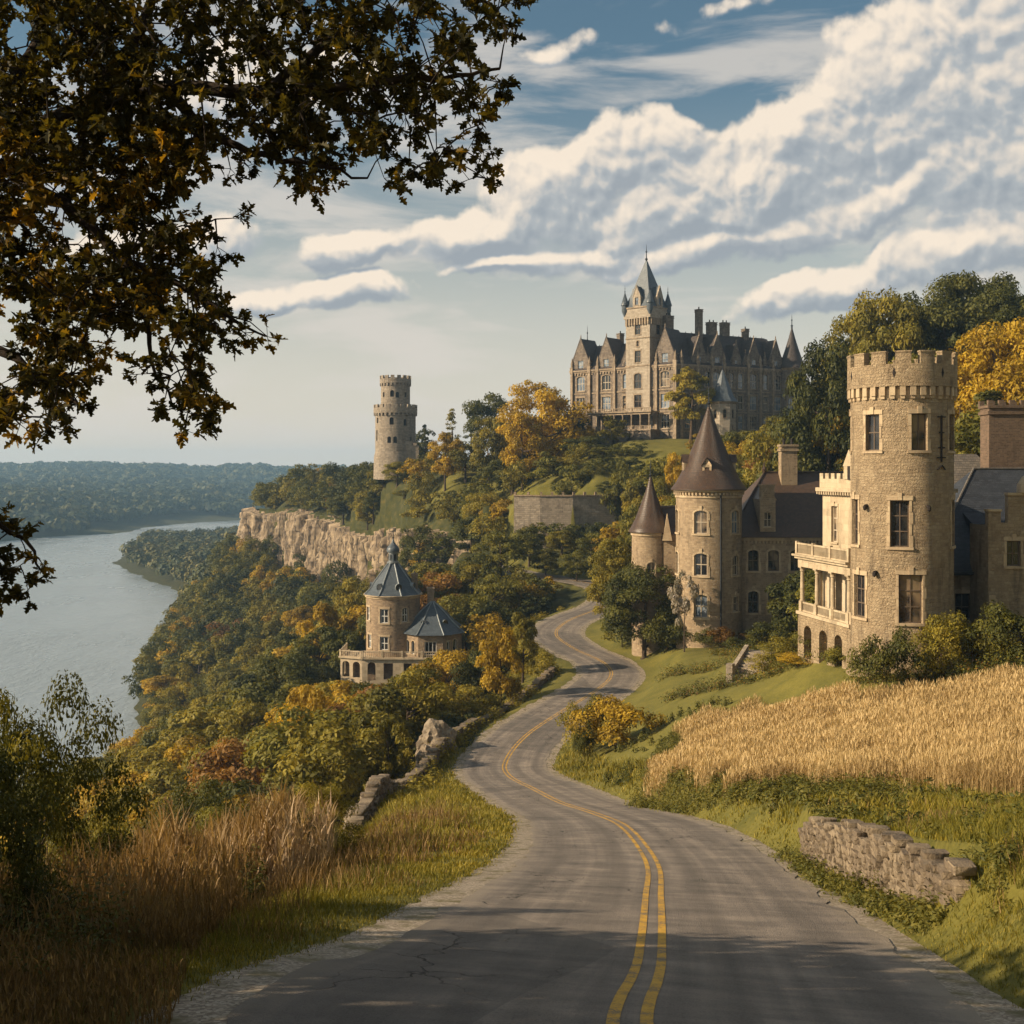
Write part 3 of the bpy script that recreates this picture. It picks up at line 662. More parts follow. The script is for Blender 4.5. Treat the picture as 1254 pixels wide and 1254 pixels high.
def roof_mat(name, c1, c2, tw=.3, th=.22, gloss=.55, spec=.3):
    m, t, b, _ = newmat(name); uvn = t.new('ShaderNodeUVMap').outputs[0]; p = geopos(t)
    br = t.new('ShaderNodeTexBrick'); t.l.new(uvn, br.inputs['Vector']); br.inputs['Scale'].default_value = 1
    br.inputs['Brick Width'].default_value = tw; br.inputs['Row Height'].default_value = th; br.inputs['Mortar Size'].default_value = .012; br.inputs['Mortar Smooth'].default_value = .2
    br.inputs['Color1'].default_value = (0, 0, 0, 1); br.inputs['Color2'].default_value = (1, 1, 1, 1); br.inputs['Mortar'].default_value = (.2, .2, .2, 1)
    n1 = t.noise(p, .8, 5, .6); n2 = t.noise(p, 7, 4)
    f = t.m('ADD', t.m('MULTIPLY', br.outputs['Color'], .4), t.m('ADD', t.m('MULTIPLY', n1, .5), t.m('MULTIPLY', n2, .3)))
    c = t.ramp(f, [(.3, c2), (.85, c1)]); c = t.mix(t.m('MULTIPLY', br.outputs['Fac'], .6), c, (.012, .011, .011, 1))
    t.l.new(c, b.inputs['Base Color']); b.inputs['Roughness'].default_value = gloss; b.inputs['Specular IOR Level'].default_value = spec
    sv = t.new('ShaderNodeSeparateXYZ'); t.l.new(uvn, sv.inputs[0])
    saw = t.m('FRACT', t.m('DIVIDE', sv.outputs[1], th))
    h = t.m('ADD', t.m('MULTIPLY', saw, -.6), t.m('ADD', t.m('MULTIPLY', br.outputs['Fac'], -.5), t.m('MULTIPLY', n2, .5)))
    bump(t, b, h, .8, .03); return m
def plain_mat(name, c1, c2, scale=4, rough=.7, metal=0, spec=.3, bd=.01, bs=.4):
    m, t, b, _ = newmat(name); p = geopos(t); n = t.noise(p, scale, 5, .6)
    t.l.new(t.ramp(n, [(.3, c2), (.7, c1)]), b.inputs['Base Color']); b.inputs['Roughness'].default_value = rough; b.inputs['Metallic'].default_value = metal; b.inputs['Specular IOR Level'].default_value = spec
    bump(t, b, n, bs, bd); return m
def glass_mat(name, c1, c2, rough=.06, scale=.9):
    m, t, b, _ = newmat(name); p = geopos(t); n = t.noise(p, scale, 2, .5)
    t.l.new(t.ramp(n, [(.42, c1), (.62, c2)]), b.inputs['Base Color']); b.inputs['Roughness'].default_value = rough; b.inputs['Specular IOR Level'].default_value = .8
    bump(t, b, t.noise(p, 2.0, 2), .12, .03); return m
S_TOWER = stone_mat('rough_golden_limestone', (.52, .40, .25), (.40, .295, .18), (.36, .275, .18), .44, .23, 1.5, .55, bd=.16)
S_PORCH = stone_mat('dressed_cream_limestone', (.52, .42, .285), (.41, .325, .215), (.36, .29, .20), 1.1, .5, .2, .35, bd=.01, trimlike=True)
S_TRIM = stone_mat('limestone_trim', (.52, .41, .26), (.40, .30, .19), (.36, .28, .18), .9, .6, .25, .3, bd=.02, trimlike=True)
S_HOUSE = stone_mat('brown_sandstone_blocks', (.40, .30, .19), (.27, .195, .12), (.33, .26, .17), .46, .21, .6, .35, bd=.05)
S_CHATEAU = stone_mat('weathered_brownstone', (.28, .225, .172), (.165, .132, .104), (.18, .15, .115), .7, .34, .8, .7, bd=.09)
S_CHTRIM = stone_mat('weathered_carved_trim', (.40, .31, .21), (.25, .19, .13), (.22, .17, .12), .8, .5, .3, .5, bd=.05, trimlike=True)
S_CHTOW = stone_mat('pale_tower_limestone', (.45, .38, .29), (.32, .265, .2), (.30, .25, .19), .8, .4, .5, .25, bd=.06)
S_KEEP = stone_mat('grey_keep_limestone', (.40, .33, .245), (.27, .22, .165), (.25, .21, .16), .9, .42, .9, .35, bd=.12)
S_VILLA = stone_mat('warm_rubble_stone', (.40, .29, .18), (.26, .185, .12), (.34, .27, .18), .5, .24, .9, .25, bd=.07)
S_BRICK = stone_mat('brown_chimney_brick', (.20, .13, .085), (.12, .08, .055), (.17, .13, .09), .34, .12, .2, .4, bd=.02)
S_DRY = stone_mat('fieldstone', (.30, .235, .155), (.15, .115, .08), (.06, .05, .04), 3, 3, 1, .3, bd=.05, trimlike=True)
R_SLATE = roof_mat('dark_blue_slate', (.050, .056, .066), (.026, .029, .036), .34, .22, .55)
R_GREY = roof_mat('grey_weathered_slate', (.20, .17, .135), (.11, .098, .085), .34, .22, .6)
R_BROWN = roof_mat('brown_clay_tiles', (.085, .048, .026), (.045, .026, .015), .26, .20, .42, .45)
R_CHAT = roof_mat('sooty_brown_slate', (.075, .058, .050), (.04, .033, .03), .5, .35, .55)
R_BLUE = roof_mat('blue_grey_lead_slate', (.085, .105, .12), (.05, .062, .072), .5, .3, .42, .5)
M_LEAD = plain_mat('lead_ribs', (.24, .26, .26), (.15, .165, .17), 3, .45, .3)
M_COPPER = plain_mat('dark_finial_metal', (.05, .055, .06), (.03, .03, .035), 3, .5, .4)
M_FRAME = plain_mat('cream_window_paint', (.50, .42, .31), (.40, .33, .24), 6, .6)
M_FRAMEW = plain_mat('white_window_paint', (.62, .60, .55), (.5, .48, .44), 6, .6)
M_FRAMED = plain_mat('brown_window_paint', (.14, .10, .07), (.09, .065, .045), 6, .6)
M_GLASS = glass_mat('dark_glass', (.012, .013, .016), (.035, .032, .03))
M_GLASSC = glass_mat('glass_with_curtain', (.015, .016, .02), (.22, .16, .10), .1, .7)
M_GLASSL = glass_mat('sky_painted_glass', (.10, .13, .17), (.25, .28, .31), .08, .8)  # sky reflection painted into the pane colour as pale blue
M_WOODW = plain_mat('painted_wood_trim', (.55, .46, .33), (.45, .36, .26), 5, .6)
M_IRON = plain_mat('rusty_iron_and_opening_shade', (.03, .022, .018), (.018, .014, .012), 5, .8)  # real iron, and also painted darkness in slits, niche and keep windows
# ================================================================ crenellated tower house on the right
def build_tower_house():
    s = .0546; zt = lambda py: (HY - py) * s
    cx, cy, Rr = 26.6, 75.0, 3.33
    root = empty('tower_house', (cx, cy, -13.2), 'golden limestone house with a tall round crenellated tower and a columned porch', 'castle')
    mats = (M_FRAMED, M_GLASSC, S_TRIM); mp = rnd((cx, cy), Rr)
    A = lambda deg: R(deg) * Rr
    W_ = [(A(0), .52, 508, 552, 0), (A(-53), .52, 508, 552, 0), (A(52), .52, 508, 552, 0), (A(104), .52, 508, 552, 0), (A(-105), .52, 508, 552, 0),
          (A(-21.5), .60, 612, 668, 0), (A(60), .55, 612, 668, 0), (A(-84), .50, 612, 668, 0), (A(-9.5), .76, 701, 759, 0), (A(-74), .62, 705, 757, 0)]
    ops = [(u - w, u + w, zt(b), zt(a), ar) for u, w, a, b, ar in W_]
    m = MB(); wall(m, mp, -math.pi * Rr, math.pi * Rr, -12.3, zt(489), ops, .38, du=.42); m.build('tower_wall', S_TOWER, root)
    m = MB(); m.lathe([(Rr + .32, -15), (Rr + .28, -12.6), (Rr + .02, -12.3)], (cx, cy), 48); m.build('plinth', S_TOWER, root)
    for k, (ua, ub, za, zb, ar) in enumerate(ops): window(root, mp, ua, ub, za, zb, ar, .38, 2, 2 if k < 5 else 3, .075, mats, nu=3, trim=.2, pane_mat=[M_GLASSC, M_GLASS][k % 2])
    # corbel table, parapet, merlons
    m = MB(); R2 = Rr + .22; mp2 = rnd((cx, cy), R2); n = 34
    m.lathe([(Rr, zt(489)), (Rr, zt(476))], (cx, cy), 48)
    for i in range(n):
        a = 2 * math.pi * R2 * i / n - math.pi * R2
        m.bar(mp2, a, a + .36, zt(486), zt(475.2), .0, .4); m.bar(mp2, a + .05, a + .31, zt(490), zt(486.1), .08, .4)
    m.build('corbels', S_TRIM, root)
    m = MB(); m.lathe([(Rr + .0, zt(475.5)), (R2 + .03, zt(475)), (R2 + .03, zt(473)), (R2, zt(472.9)), (R2, zt(448)), (R2 - .5, zt(448)), (R2 - .5, zt(475)), (0, zt(475))], (cx, cy), 56)
    Lc = 2 * math.pi * R2; battlement(m, mp2, -Lc / 2, Lc / 2 - .62, zt(447.9), .74, 1.02, .60, 0.0, .48, .1, 4)
    m.build('parapet', S_TOWER, root)
    for dg in (-84, -27, 26, 83):
        q = MB(); u = R(dg) * R2; zc = zt(459)
        q.face([mp2(u - .11, zc, -.012), mp2(u, zc - .38, -.012), mp2(u + .11, zc, -.012), mp2(u, zc + .38, -.012)]); 
        q.bar(mp2, u - .04, u + .04, zc - .2, zc + .2, -.008, .02); q.build('arrow_slit_shade', M_IRON, root)  # flat dark diamond stands in for the shade inside a slit
    # iron wall anchor and its rust, spouts
    q = MB(); u = A(27.5)
    q.bar(mp, u - .05, u + .05, zt(566), zt(510), -.09, -.02)
    for pz, w in ((511, .36), (530, .22), (548, .3), (560, .36)): q.bar(mp, u - w, u + w, zt(pz + 1.5), zt(pz), -.1, -.03)
    q.tube([mp(u - .35, zt(575), -.06), mp(u, zt(570), -.1), mp(u + .35, zt(575), -.06)], .05, 6)
    q.build('wall_anchor', M_IRON, root)
    for dg, py in ((-60, 620), (9, 620), (-48, 700)):
        q = MB(); a = mp(A(dg), zt(py), -.22); b_ = mp(A(dg), zt(py) + .05, .1); q.tube([b_, a], [.11, .13], 8); q.lathe([(0, zt(py) - .30), (.12, zt(py) - .2), (.14, zt(py)), (0, zt(py) + .12)], (a[0], a[1]), 8); q.build('water_spout', M_IRON, root)
    # ---- main block, west wall with the porch in front
    pw = Vector((21.85, 83.6)); pe = Vector((23.35, 76.3)); L = (pe - pw).length; a = (pe - pw) / L; nrm = Vector((a.y, -a.x))
    po = flat(pw, a)                                            # porch outer face, u from far to near
    bo = pw - nrm * 2.0; bm_ = flat(bo, a)
    top = -1.65
    opsb = [(1.0, 1.95, -10.6, -7.9, 0), (3.1, 4.05, -10.6, -7.9, 0), (5.3, 6.25, -10.6, -7.9, 0), (1.3, 2.2, -5.45, -2.75, 0), (4.3, 5.2, -5.45, -2.75, 0)]
    m = MB(); wall(m, bm_, -.1, L, -14, top, opsb, .3)
    back = flat(bo, Vector((1, .18)).normalized())            # far side wall
    wall(m, lambda u, z, d=0: (bo.x + .98 * u, bo.y + .17 * u, z), 0, 9, -14, top, [])
    m.box(0, 0, 0, 0, 0, 0) if False else None
    m.build('main_wall', S_PORCH, root)
    for k, o in enumerate(opsb): window(root, bm_, *o, .3, 2, 3, .07, (M_FRAME, M_GLASSC, S_PORCH), nu=1, trim=.14, pane_mat=M_GLASS if k < 3 else M_GLASSC)
    # flat roof slab, cornice with brackets, parapet with little gable
    m = MB(); m.bar(bm_, -.45, L, top + .002, top + .28, -.42, 6.5); m.bar(bm_, -.3, L, top - .25, top, -.25, -.002)
    for i in range(22): c = -.3 + (L + .2) * i / 21; m.bar(bm_, c - .08, c + .08, top - .22, top - .003, -.38, -.252)
    m.bar(bm_, -.2, L, top + .282, top + .95, -.2, .05)
    battlement(m, bm_, -.2, L, top + .951, .42, .5, .36, -.2, .05)
    m.build('cornice', S_PORCH, root)
    gx = 4.4; m = MB(); m.bar(bm_, gx - .75, gx + .75, top + .95, top + 1.9, -.28, .22)
    f_ = [bm_(gx - .85, top + 1.9, -.3), bm_(gx + .85, top + 1.9, -.3), bm_(gx, top + 3.1, -.3)]; bk = [bm_(gx - .85, top + 1.9, .24), bm_(gx + .85, top + 1.9, .24), bm_(gx, top + 3.1, .24)]
    m.face(f_); m.face(bk[::-1]); m.face([f_[0], f_[2], bk[2], bk[0]]); m.face([f_[2], f_[1], bk[1], bk[2]]); m.face([f_[0], bk[0], bk[1], f_[1]])
    q = bm_(gx, top + 3, 0); m.lathe([(.1, top + 3.0), (.16, top + 3.25), (.05, top + 3.4), (0, top + 3.7)], (q[0], q[1]), 6); m.build('roof_gable', S_PORCH, root)
    q = MB(); q.bar(bm_, gx - .2, gx + .2, top + .9, top + 1.9, -.292, -.281); q.build('niche_shade', M_IRON, root)  # dark plate on the gable front paints the shade of a recess
    # porch: base with arches, deck, columns, entablature, balustrades
    m = MB(); wall(m, po, -.2, L + .3, -14.5, -10.98, [(.8, 2.0, -14.2, -11.7, .5), (3.2, 4.4, -14.2, -11.7, .5), (5.5, 6.6, -14.2, -11.7, .5)], .6)
    m.bar(po, -.2, L + .3, -14.5, -11, 0.7, .75)
    wall(m, lambda u, z, d=0: (pw.x + .98 * u - .2 * a.x, pw.y + .17 * u - .2 * a.y, z), 0, 2.1, -14.5, -10.98, [])
    m.build('porch_base', S_TOWER, root)
    m = MB(); m.bar(po, -.3, L + .3, -10.978, -10.74, -.12, 1.995); m.build('porch_deck', S_PORCH, root)
    for i in range(4):
        u = .15 + (L - .35) * i / 3; c = po(u, 0, .2); z0 = -10.738
        q = MB(); q.bar(po, u - .2, u + .2, z0, z0 + .75, .0, .40); q.lathe([(.19, z0 + .75), (.19, z0 + .85), (.155, z0 + .92), (.165, z0 + 1.6), (.135, -7.75), (.19, -7.68), (.16, -7.6), (.22, -7.45)], (c[0], c[1]), 16); q.bar(po, u - .24, u + .24, -7.45, -7.352, -.04, .44)
        q.build('column', S_PORCH, root)
        if i == 0: q = MB(); q.lathe([(.14, z0), (.125, -7.36)], tuple(po(u, 0, 1.7)[:2]), 10); q.build('column', S_PORCH, root)
    m = MB(); m.bar(po, -.15, L + .3, -7.35, -6.75, -.02, .46); m.bar(po, -.35, L + .3, -6.748, -6.56, -.22, 1.99); m.bar(po, -.5, L + .3, -6.558, -6.42, -.38, 1.99)
    m.bar(po, -.15, .25, -7.35, -6.75, .47, 1.98)
    m.build('entablature', S_PORCH, root)
    m = MB(); balustrade(m, po, -.2, L + .2, -6.418, -5.55, -.12, bays=3, step=.17); m.build('balcony_railing', S_PORCH, root)
    m = MB(); balustrade(m, po, .05, L + .1, -10.738, -10.02, .12, bays=3, step=.17); m.build('porch_railing', S_PORCH, root)
    for i in range(2):   # curtains hung between the columns
        u = 2.0 + 2.35 * i; q = MB()
        for k in range(10):
            x0 = u + k * .09; q.face([po(x0, -10.5, 1.25 + .07 * (k % 2)), po(x0 + .09, -10.5, 1.25 + .07 * ((k + 1) % 2)), po(x0 + .09, -7.4, 1.25 + .04 * ((k + 1) % 2)), po(x0, -7.4, 1.25 + .04 * (k % 2))])
        q.build('curtain', M_WOODW, root)
    # ---- slate-roofed wing to the right
    wf = flat((29.2, 77.6), (1, 0)); opw = [(2.1, 3.2, -10.7, -8.75, 0)]
    m = MB(); wall(m, wf, 0, 16, -14.5, -7.2, opw, .3); wall(m, flat((45.2, 77.6), (0, 1)), 0, 13, -14.5, -7.2, []); m.build('wing_wall', S_TOWER, root)
    window(root, wf, *opw[0], .3, 2, 2, .07, mats, nu=1, trim=.18, pane_mat=M_GLASS)
    m = MB(); e = [(28.9, 77.1, -7.15), (46, 77.1, -7.15), (46, 84, .02), (35.3, 84, .02)]; m.face(e)
    m.face([(28.9, 91, -7.15), (28.9, 77.1, -7.15), (35.3, 84, .02)]); m.face([(46, 91, -7.15), (28.9, 91, -7.15), (35.3, 84, .02), (46, 84, .02)]); m.face([(46, 77.1, -7.15), (46, 91, -7.15), (46, 84, .02)])
    m.box(28.88, 46.02, 77.08, 77.32, -7.42, -7.17); m.build('wing_roof', R_SLATE, root)
    q = MB(); q.tube([(28.95, 77.12, -7.1), (35.3, 84, .08), (46, 84, .08)], .09, 6); q.build('ridge_cap', R_GREY, root)
    q = MB(); q.tube([(28.9, 77.0, -7.28), (46, 77.0, -7.28)], .11, 6); q.tube([(29.5, 77.0, -7.3), (29.55, 77.45, -7.8), (29.55, 77.45, -13)], .07, 8); q.build('downpipe', M_COPPER, root)
    # wing dormer
    dm = flat((33.35, 79.3), (1, 0)); m = MB(); wall(m, dm, 0, 1.0, -5.3, -3.9, [(.2, .8, -5.1, -4.0, 0)], .2); m.face([(33.35, 79.3, -5.3), (33.35, 79.3, -3.9), (33.35, 80.6, -3.9)]); m.face([(34.35, 79.3, -3.9), (34.35, 79.3, -5.3), (34.35, 80.6, -3.9)])
    d = m.build('dormer', S_PORCH, root); q = MB(); q.face([(33.2, 79.1, -3.95), (34.5, 79.1, -3.95), (34.5, 81.3, -3.0), (33.2, 81.3, -3.0)]); q.face([(33.2, 79.1, -3.95), (33.2, 81.3, -3.0), (33.2, 81.3, -4.1), (33.2, 79.1, -4.05)]); q.build('dormer_roof', R_SLATE, root, d)
    window(root, dm, .2, .8, -5.1, -4.0, 0, .2, 1, 2, .05, mats, False, False, 1, parent=d, pane_mat=M_GLASS)
    # roof behind with its lit west slope
    m = MB(); z1, z0 = 1.25, -4.2
    m.face([(30.6, 85.2, z0), (42, 85.2, z0), (37.4, 88.5, z1), (35.4, 88.5, z1)]); m.face([(30.6, 99, z0), (30.6, 85.2, z0), (35.4, 88.5, z1), (35.4, 96, z1)]); m.face([(42, 85.2, z0), (42, 99, z0), (37.4, 96, z1), (37.4, 88.5, z1)]); m.face([(35.4, 88.5, z1), (37.4, 88.5, z1), (37.4, 96, z1), (35.4, 96, z1)])
    m.face([(42, 99, z0), (30.6, 99, z0), (35.4, 96, z1), (37.4, 96, z1)]); m.build('rear_roof', R_GREY, root)
    m = MB(); wall(m, flat((30.8, 98.8), (0, -1)), 0, 13.4, -14, z0 + .2, []); m.box(30.9, 41.8, 85.4, 98.8, -14, z0); m.build('rear_wall', S_TOWER, root)
    chimney(root, 36.75, 39.45, 84.6, 86.2, -1.2, 4.75, S_BRICK, M_IRON, pots=0, crenel=True)
    # stepped gable tower at the right edge
    gf = flat((32.35, 74.6), (1, 0)); og = [(1.25, 2.2, -6.55, -4.85, 0)]
    m = MB(); wall(m, gf, 0, 7, -14.5, -3.8, og, .3); wall(m, flat((32.35, 77.6), (0, -1)), 0, 3, -14.5, -3.8, []); wall(m, flat((39.35, 74.6), (0, 1)), 0, 3, -14.5, -3.8, [])
    m.bar(gf, 0, .85, -3.8, -2.85, 0, .5); m.bar(gf, .851, 1.35, -3.8, -3.62, 0, .5); m.bar(gf, 1.351, 5.65, -3.8, -1.75, 0, .5); m.bar(gf, 5.651, 6.15, -3.8, -3.62, 0, .5); m.bar(gf, 6.151, 7, -3.8, -2.85, 0, .5)
    m.box(32.86, 38.85, 75.1, 77.6, -4.2, -4.0)
    m.build('gabled_bay', S_TOWER, root)
    m = MB(); m.bar(gf, -.06, .9, -2.849, -2.7, -.08, .56); m.build('coping', S_TRIM, root); m = MB(); m.bar(gf, 0, .6, -14.4, -8.8, -.09, -.003); m.bar(gf, 0, .45, -8.799, -8.5, -.12, -.003); m.build('buttress', S_TRIM, root); m = MB(); m.bar(gf, 1.3, 5.7, -1.749, -1.58, -.08, .56)
    q = gf(3.5, 0, .25); m.lathe([(1.35, -1.58), (1.3, -1.0), (1.0, -.5), (.5, -.22), (0, -.15)], (q[0], q[1]), 16); m.build('bay_coping', S_TRIM, root)
    window(root, gf, *og[0], .3, 2, 2, .07, mats, nu=1, trim=.2, pane_mat=M_GLASS)
    return root
build_tower_house()

# ================================================================ brown-roofed house with two conical turrets
def cone_roof(root, c, r, z0, z1, mat, name='cone_roof', flare=.16, n=48):
    m = MB(); h = z1 - z0
    m.lathe([(r - .3, z0 - .12), (r, z0 - .1), (r, z0), (r * .86, z0 + h * .085), (r * .70, z0 + h * .22), (r * .47, z0 + h * .46), (r * .24, z0 + h * .72), (.10, z1)], c, n)
    return m.build(name, mat, root)
def build_turret_house():
    root = empty('turreted_house', (20.5, 113, -18), 'brown sandstone house with two conical turrets and a reddish brown roof', 'house')
    mats = (M_FRAME, M_GLASSC, S_TRIM)
    s = .0819; zt = lambda py: (HY - py) * s
    c = (20.1, 112.2); Rr = 3.32; mp = rnd(c, Rr); A = lambda d: R(d) * Rr
    ops = [(A(d) - w, A(d) + w, zt(b), zt(a), ar) for d, w, a, b, ar in ((-24, .68, 625, 653, .3), (43, .60, 625, 653, .3), (-24, .68, 677, 704, .3), (43, .5, 680, 704, .3), (-24, .7, 727, 755, .3), (43, .4, 730, 748, 0), (-85, .6, 625, 653, .3), (-85, .6, 677, 704, .3))]
    m = MB(); wall(m, mp, -math.pi * Rr, math.pi * Rr, -20.5, zt(600), ops, .32, du=.45); m.build('tower_wall', S_HOUSE, root)
    for k, o in enumerate(ops): window(root, mp, *o, .32, 2, 2, .08, mats, nu=3, trim=.2, pane_mat=[M_GLASSC, M_GLASSL, M_GLASS][k % 3])
    m = MB(); m.lathe([(Rr, zt(610)), (Rr + .1, zt(609.5)), (Rr + .1, zt(607)), (Rr + .02, zt(606.8)), (Rr + .02, zt(603.5)), (Rr + .3, zt(602)), (Rr + .35, zt(599)), (Rr - .2, zt(599))], c, 48)
    m2 = rnd(c, Rr + .12)
    for i in range(56): u = 2 * math.pi * (Rr + .12) * i / 56; m.bar(m2, u, u + .19, zt(606), zt(603.2), -.12, .1)
    m.build('cornice', S_TRIM, root)
    rf = cone_roof(root, c, Rr + .52, zt(599), 6.45, R_BROWN); finial(root, c, 6.4, 2.3, M_COPPER, rf, .11)
    for dg, big in ((-14, 0), (-88, 1), (88, 1), (180, 1)):       # dormers on the cone
        uo = R(dg); dx, dy = math.sin(uo), -math.cos(uo); rr = Rr * .80; z0 = zt(588); o2 = (c[0] + dx * rr, c[1] + dy * rr)
        tx, ty = math.cos(uo), math.sin(uo); dm = flat((o2[0] - tx * .45, o2[1] - ty * .45), (tx, ty))
        m = MB(); h = 1.55 if not big else 1.9; wall(m, dm, 0, .9, z0 - .1, z0 + h, [(.22, .68, z0 + .2, z0 + h - .25, 0)], .2)
        m.face([dm(0, z0 + h, 0), dm(.9, z0 + h, 0), dm(.45, z0 + h + .65, 0)]); m.face([dm(0, z0 - .1, 0), dm(0, z0 + h, 0), dm(0, z0 + h, 1.5), dm(0, z0 - .1, 1.5)]); m.face([dm(.9, z0 + h, 0), dm(.9, z0 - .1, 0), dm(.9, z0 - .1, 1.5), dm(.9, z0 + h, 1.5)])
        d = m.build('dormer', S_TRIM, root); q = MB()
        q.face([dm(-.12, z0 + h - .15, -.15), dm(.45, z0 + h + .72, -.15), dm(.45, z0 + h + .72, 1.9), dm(-.12, z0 + h - .15, 1.9)]); q.face([dm(.45, z0 + h + .72, -.15), dm(1.02, z0 + h - .15, -.15), dm(1.02, z0 + h - .15, 1.9), dm(.45, z0 + h + .72, 1.9)])
        q.build('dormer_roof', R_BROWN, root, d); window(root, dm, .22, .68, z0 + .2, z0 + h - .25, 0, .2, 1, 2, .05, mats, False, False, 1, parent=d, pane_mat=M_GLASSL if not big else M_GLASS)
    q = MB(); a_ = mp(A(10), 0, -.1); q.tube([(a_[0], a_[1], zt(604)), (a_[0], a_[1], -18)], .09, 8); q.build('downpipe', M_COPPER, root)
    # small turret and the link between
    c2 = (14.75, 117.0); r2 = 1.98; mp2 = rnd(c2, r2); z2 = (HY - 650) * .087
    o2s = [(R(-5) * r2 - .45, R(-5) * r2 + .45, z2 - 5.4, z2 - 3.2, .35), (R(-75) * r2 - .4, R(-75) * r2 + .4, z2 - 5.4, z2 - 3.2, .35)]
    m = MB(); wall(m, mp2, -math.pi * r2, math.pi * r2, -21.5, z2, o2s, .25, du=.35); m.build('turret_wall', S_HOUSE, root)
    for o in o2s: window(root, mp2, *o, .25, 2, 2, .06, mats, nu=2, trim=.16)
    m = MB(); m.lathe([(r2, z2 - .5), (r2 + .12, z2 - .45), (r2 + .12, z2 - .25), (r2 + .25, z2 - .1), (r2 - .1, z2 - .05)], c2, 32); m.build('turret_cornice', S_TRIM, root)
    rf = cone_roof(root, c2, r2 + .36, z2, z2 + 5.7, R_BROWN, 'turret_roof'); finial(root, c2, z2 + 5.6, 2.1, M_COPPER, rf, .09)
    lk = flat((15.9, 115.2), (1, -.12)); ol = [(1.55, 2.1, z2 - 6.2, z2 - 2.6, .3)]
    m = MB(); wall(m, lk, 0, 3.2, -21, z2 - .2, ol, .25); m.build('link_wall', S_HOUSE, root); window(root, lk, *ol[0], .25, 1, 2, .06, mats, nu=1, trim=.14)
    m = MB(); m.face([lk(-.2, z2 - .25, -.25), lk(3.3, z2 - .25, -.25), lk(3.3, z2 + 2.6, 2.6), lk(-.2, z2 + 2.6, 2.6)]); m.box(16, 20, 117.5, 122, -20, z2 + 2.5); m.build('link_roof', R_BROWN, root)
    gd = flat((15.7, 114.6), (1, -.12)); m = MB(); m.face([gd(0, z2 - .9), gd(1.0, z2 - .9), gd(.5, z2 + 1.9)]); m.face([gd(0, z2 - .9), gd(.5, z2 + 1.9), gd(.5, z2 + 1.9, 1.6), gd(0, z2 - .9, 1.6)]); m.face([gd(.5, z2 + 1.9), gd(1., z2 - .9), gd(1., z2 - .9, 1.6), gd(.5, z2 + 1.9, 1.6)]); m.build('link_gable', S_TRIM, root)
    # main wing
    o = (22.3, 111.6); wl = flat(o, (1, 0)); ez = zt(659); Lw = 9.6
    sx_ = .083
    def X(px): return (px - HX) * sx_ - o[0]
    opw = [(X(916), X(929), zt(701), zt(675), .28), (X(940.5), X(954), zt(701), zt(675), .28), (X(916), X(929), zt(753), zt(726), .28), (X(940.5), X(954), zt(753), zt(726), .28), (X(968), X(979), zt(701), zt(675), .28)]
    m = MB(); wall(m, wl, 0, Lw + 6, -20, ez, opw, .32); wall(m, flat((22.3, 124), (0, -1)), 0, 12.4, -20, ez, []); m.build('wing_wall', S_HOUSE, root)
    for k, w in enumerate(opw): window(root, wl, *w, .32, 2, 2, .08, (M_FRAMED, M_GLASS, S_TRIM), nu=1, trim=.2, pane_mat=[M_GLASS, M_GLASSC][k % 2])
    m = MB(); m.bar(wl, -.1, Lw + 6, ez - .35, ez - .02, -.2, -.003)
    for i in range(40): u = .1 + .38 * i; m.bar(wl, u, u + .17, ez - .62, ez - .36, -.16, -.003)
    m.build('wing_cornice', S_TRIM, root)
    m = MB(); zr = -.35; y0, ym = 111.1, 118; x0, x1 = 21.9, 38.5; xr = 27.1
    m.face([(x0, y0, ez), (x1, y0, ez), (x1, ym, zr), (xr, ym, zr)]); m.face([(x0, 125, ez), (x0, y0, ez), (xr, ym, zr)]); m.face([(x1, 125, ez), (x0, 125, ez), (xr, ym, zr), (x1, ym, zr)]); m.face([(x1, y0, ez), (x1, 125, ez), (x1, ym, zr)])
    m.build('wing_roof', R_BROWN, root)
    q = MB(); q.tube([(x0, y0, ez + .05), (xr, ym, zr + .08), (x1, ym, zr + .08)], .11, 6); q.lathe([(.15, zr), (.28, zr + .4), (.1, zr + .7), (0, zr + 1.4)], (xr, ym), 8); q.build('ridge_cap', R_BROWN, root)
    # tall stone wall dormer
    dx0 = X(931); dx1 = X(950); dz0 = zt(651); dz1 = zt(612)
    gable_dormer(root, lambda u, z, d=0: wl(u, z, d - .0 + .15), (dx0 + dx1) / 2, dx1 - dx0, dz0 - .5, dz1, zt(598), 4.5, S_HOUSE, R_BROWN, mats, ((dx0 + dx1) / 2 - .38, (dx0 + dx1) / 2 + .38, zt(646), zt(628)), pin=False)
    mD = MB(); uc = (dx0 + dx1) / 2; mD.bar(wl, uc - .72, uc + .72, zt(612), zt(596), .25, .85); mD.bar(wl, uc - .8, uc + .8, zt(596) + .003, zt(593.5), .18, .92); mD.build('dormer_stack', S_HOUSE, root)
    chimney(root, 28.6, 30.3, 116.6, 117.9, -2.5, 2.45, S_HOUSE, M_IRON, pots=2)
    q = MB(); a_ = (22.55, 111.45); q.tube([(a_[0], a_[1], ez - .3), (a_[0], a_[1], -18.5)], .09, 8); q.build('downpipe', M_COPPER, root)
    # skylight lantern beyond the balcony: small balustraded terrace on the wing
    t2 = flat((28.3, 104.5), (1, 0)); 
    root.scale = (1.25, 1.25, 1.25); root.location = tuple(1.25 * v for v in root.location)
    return root
build_turret_house()
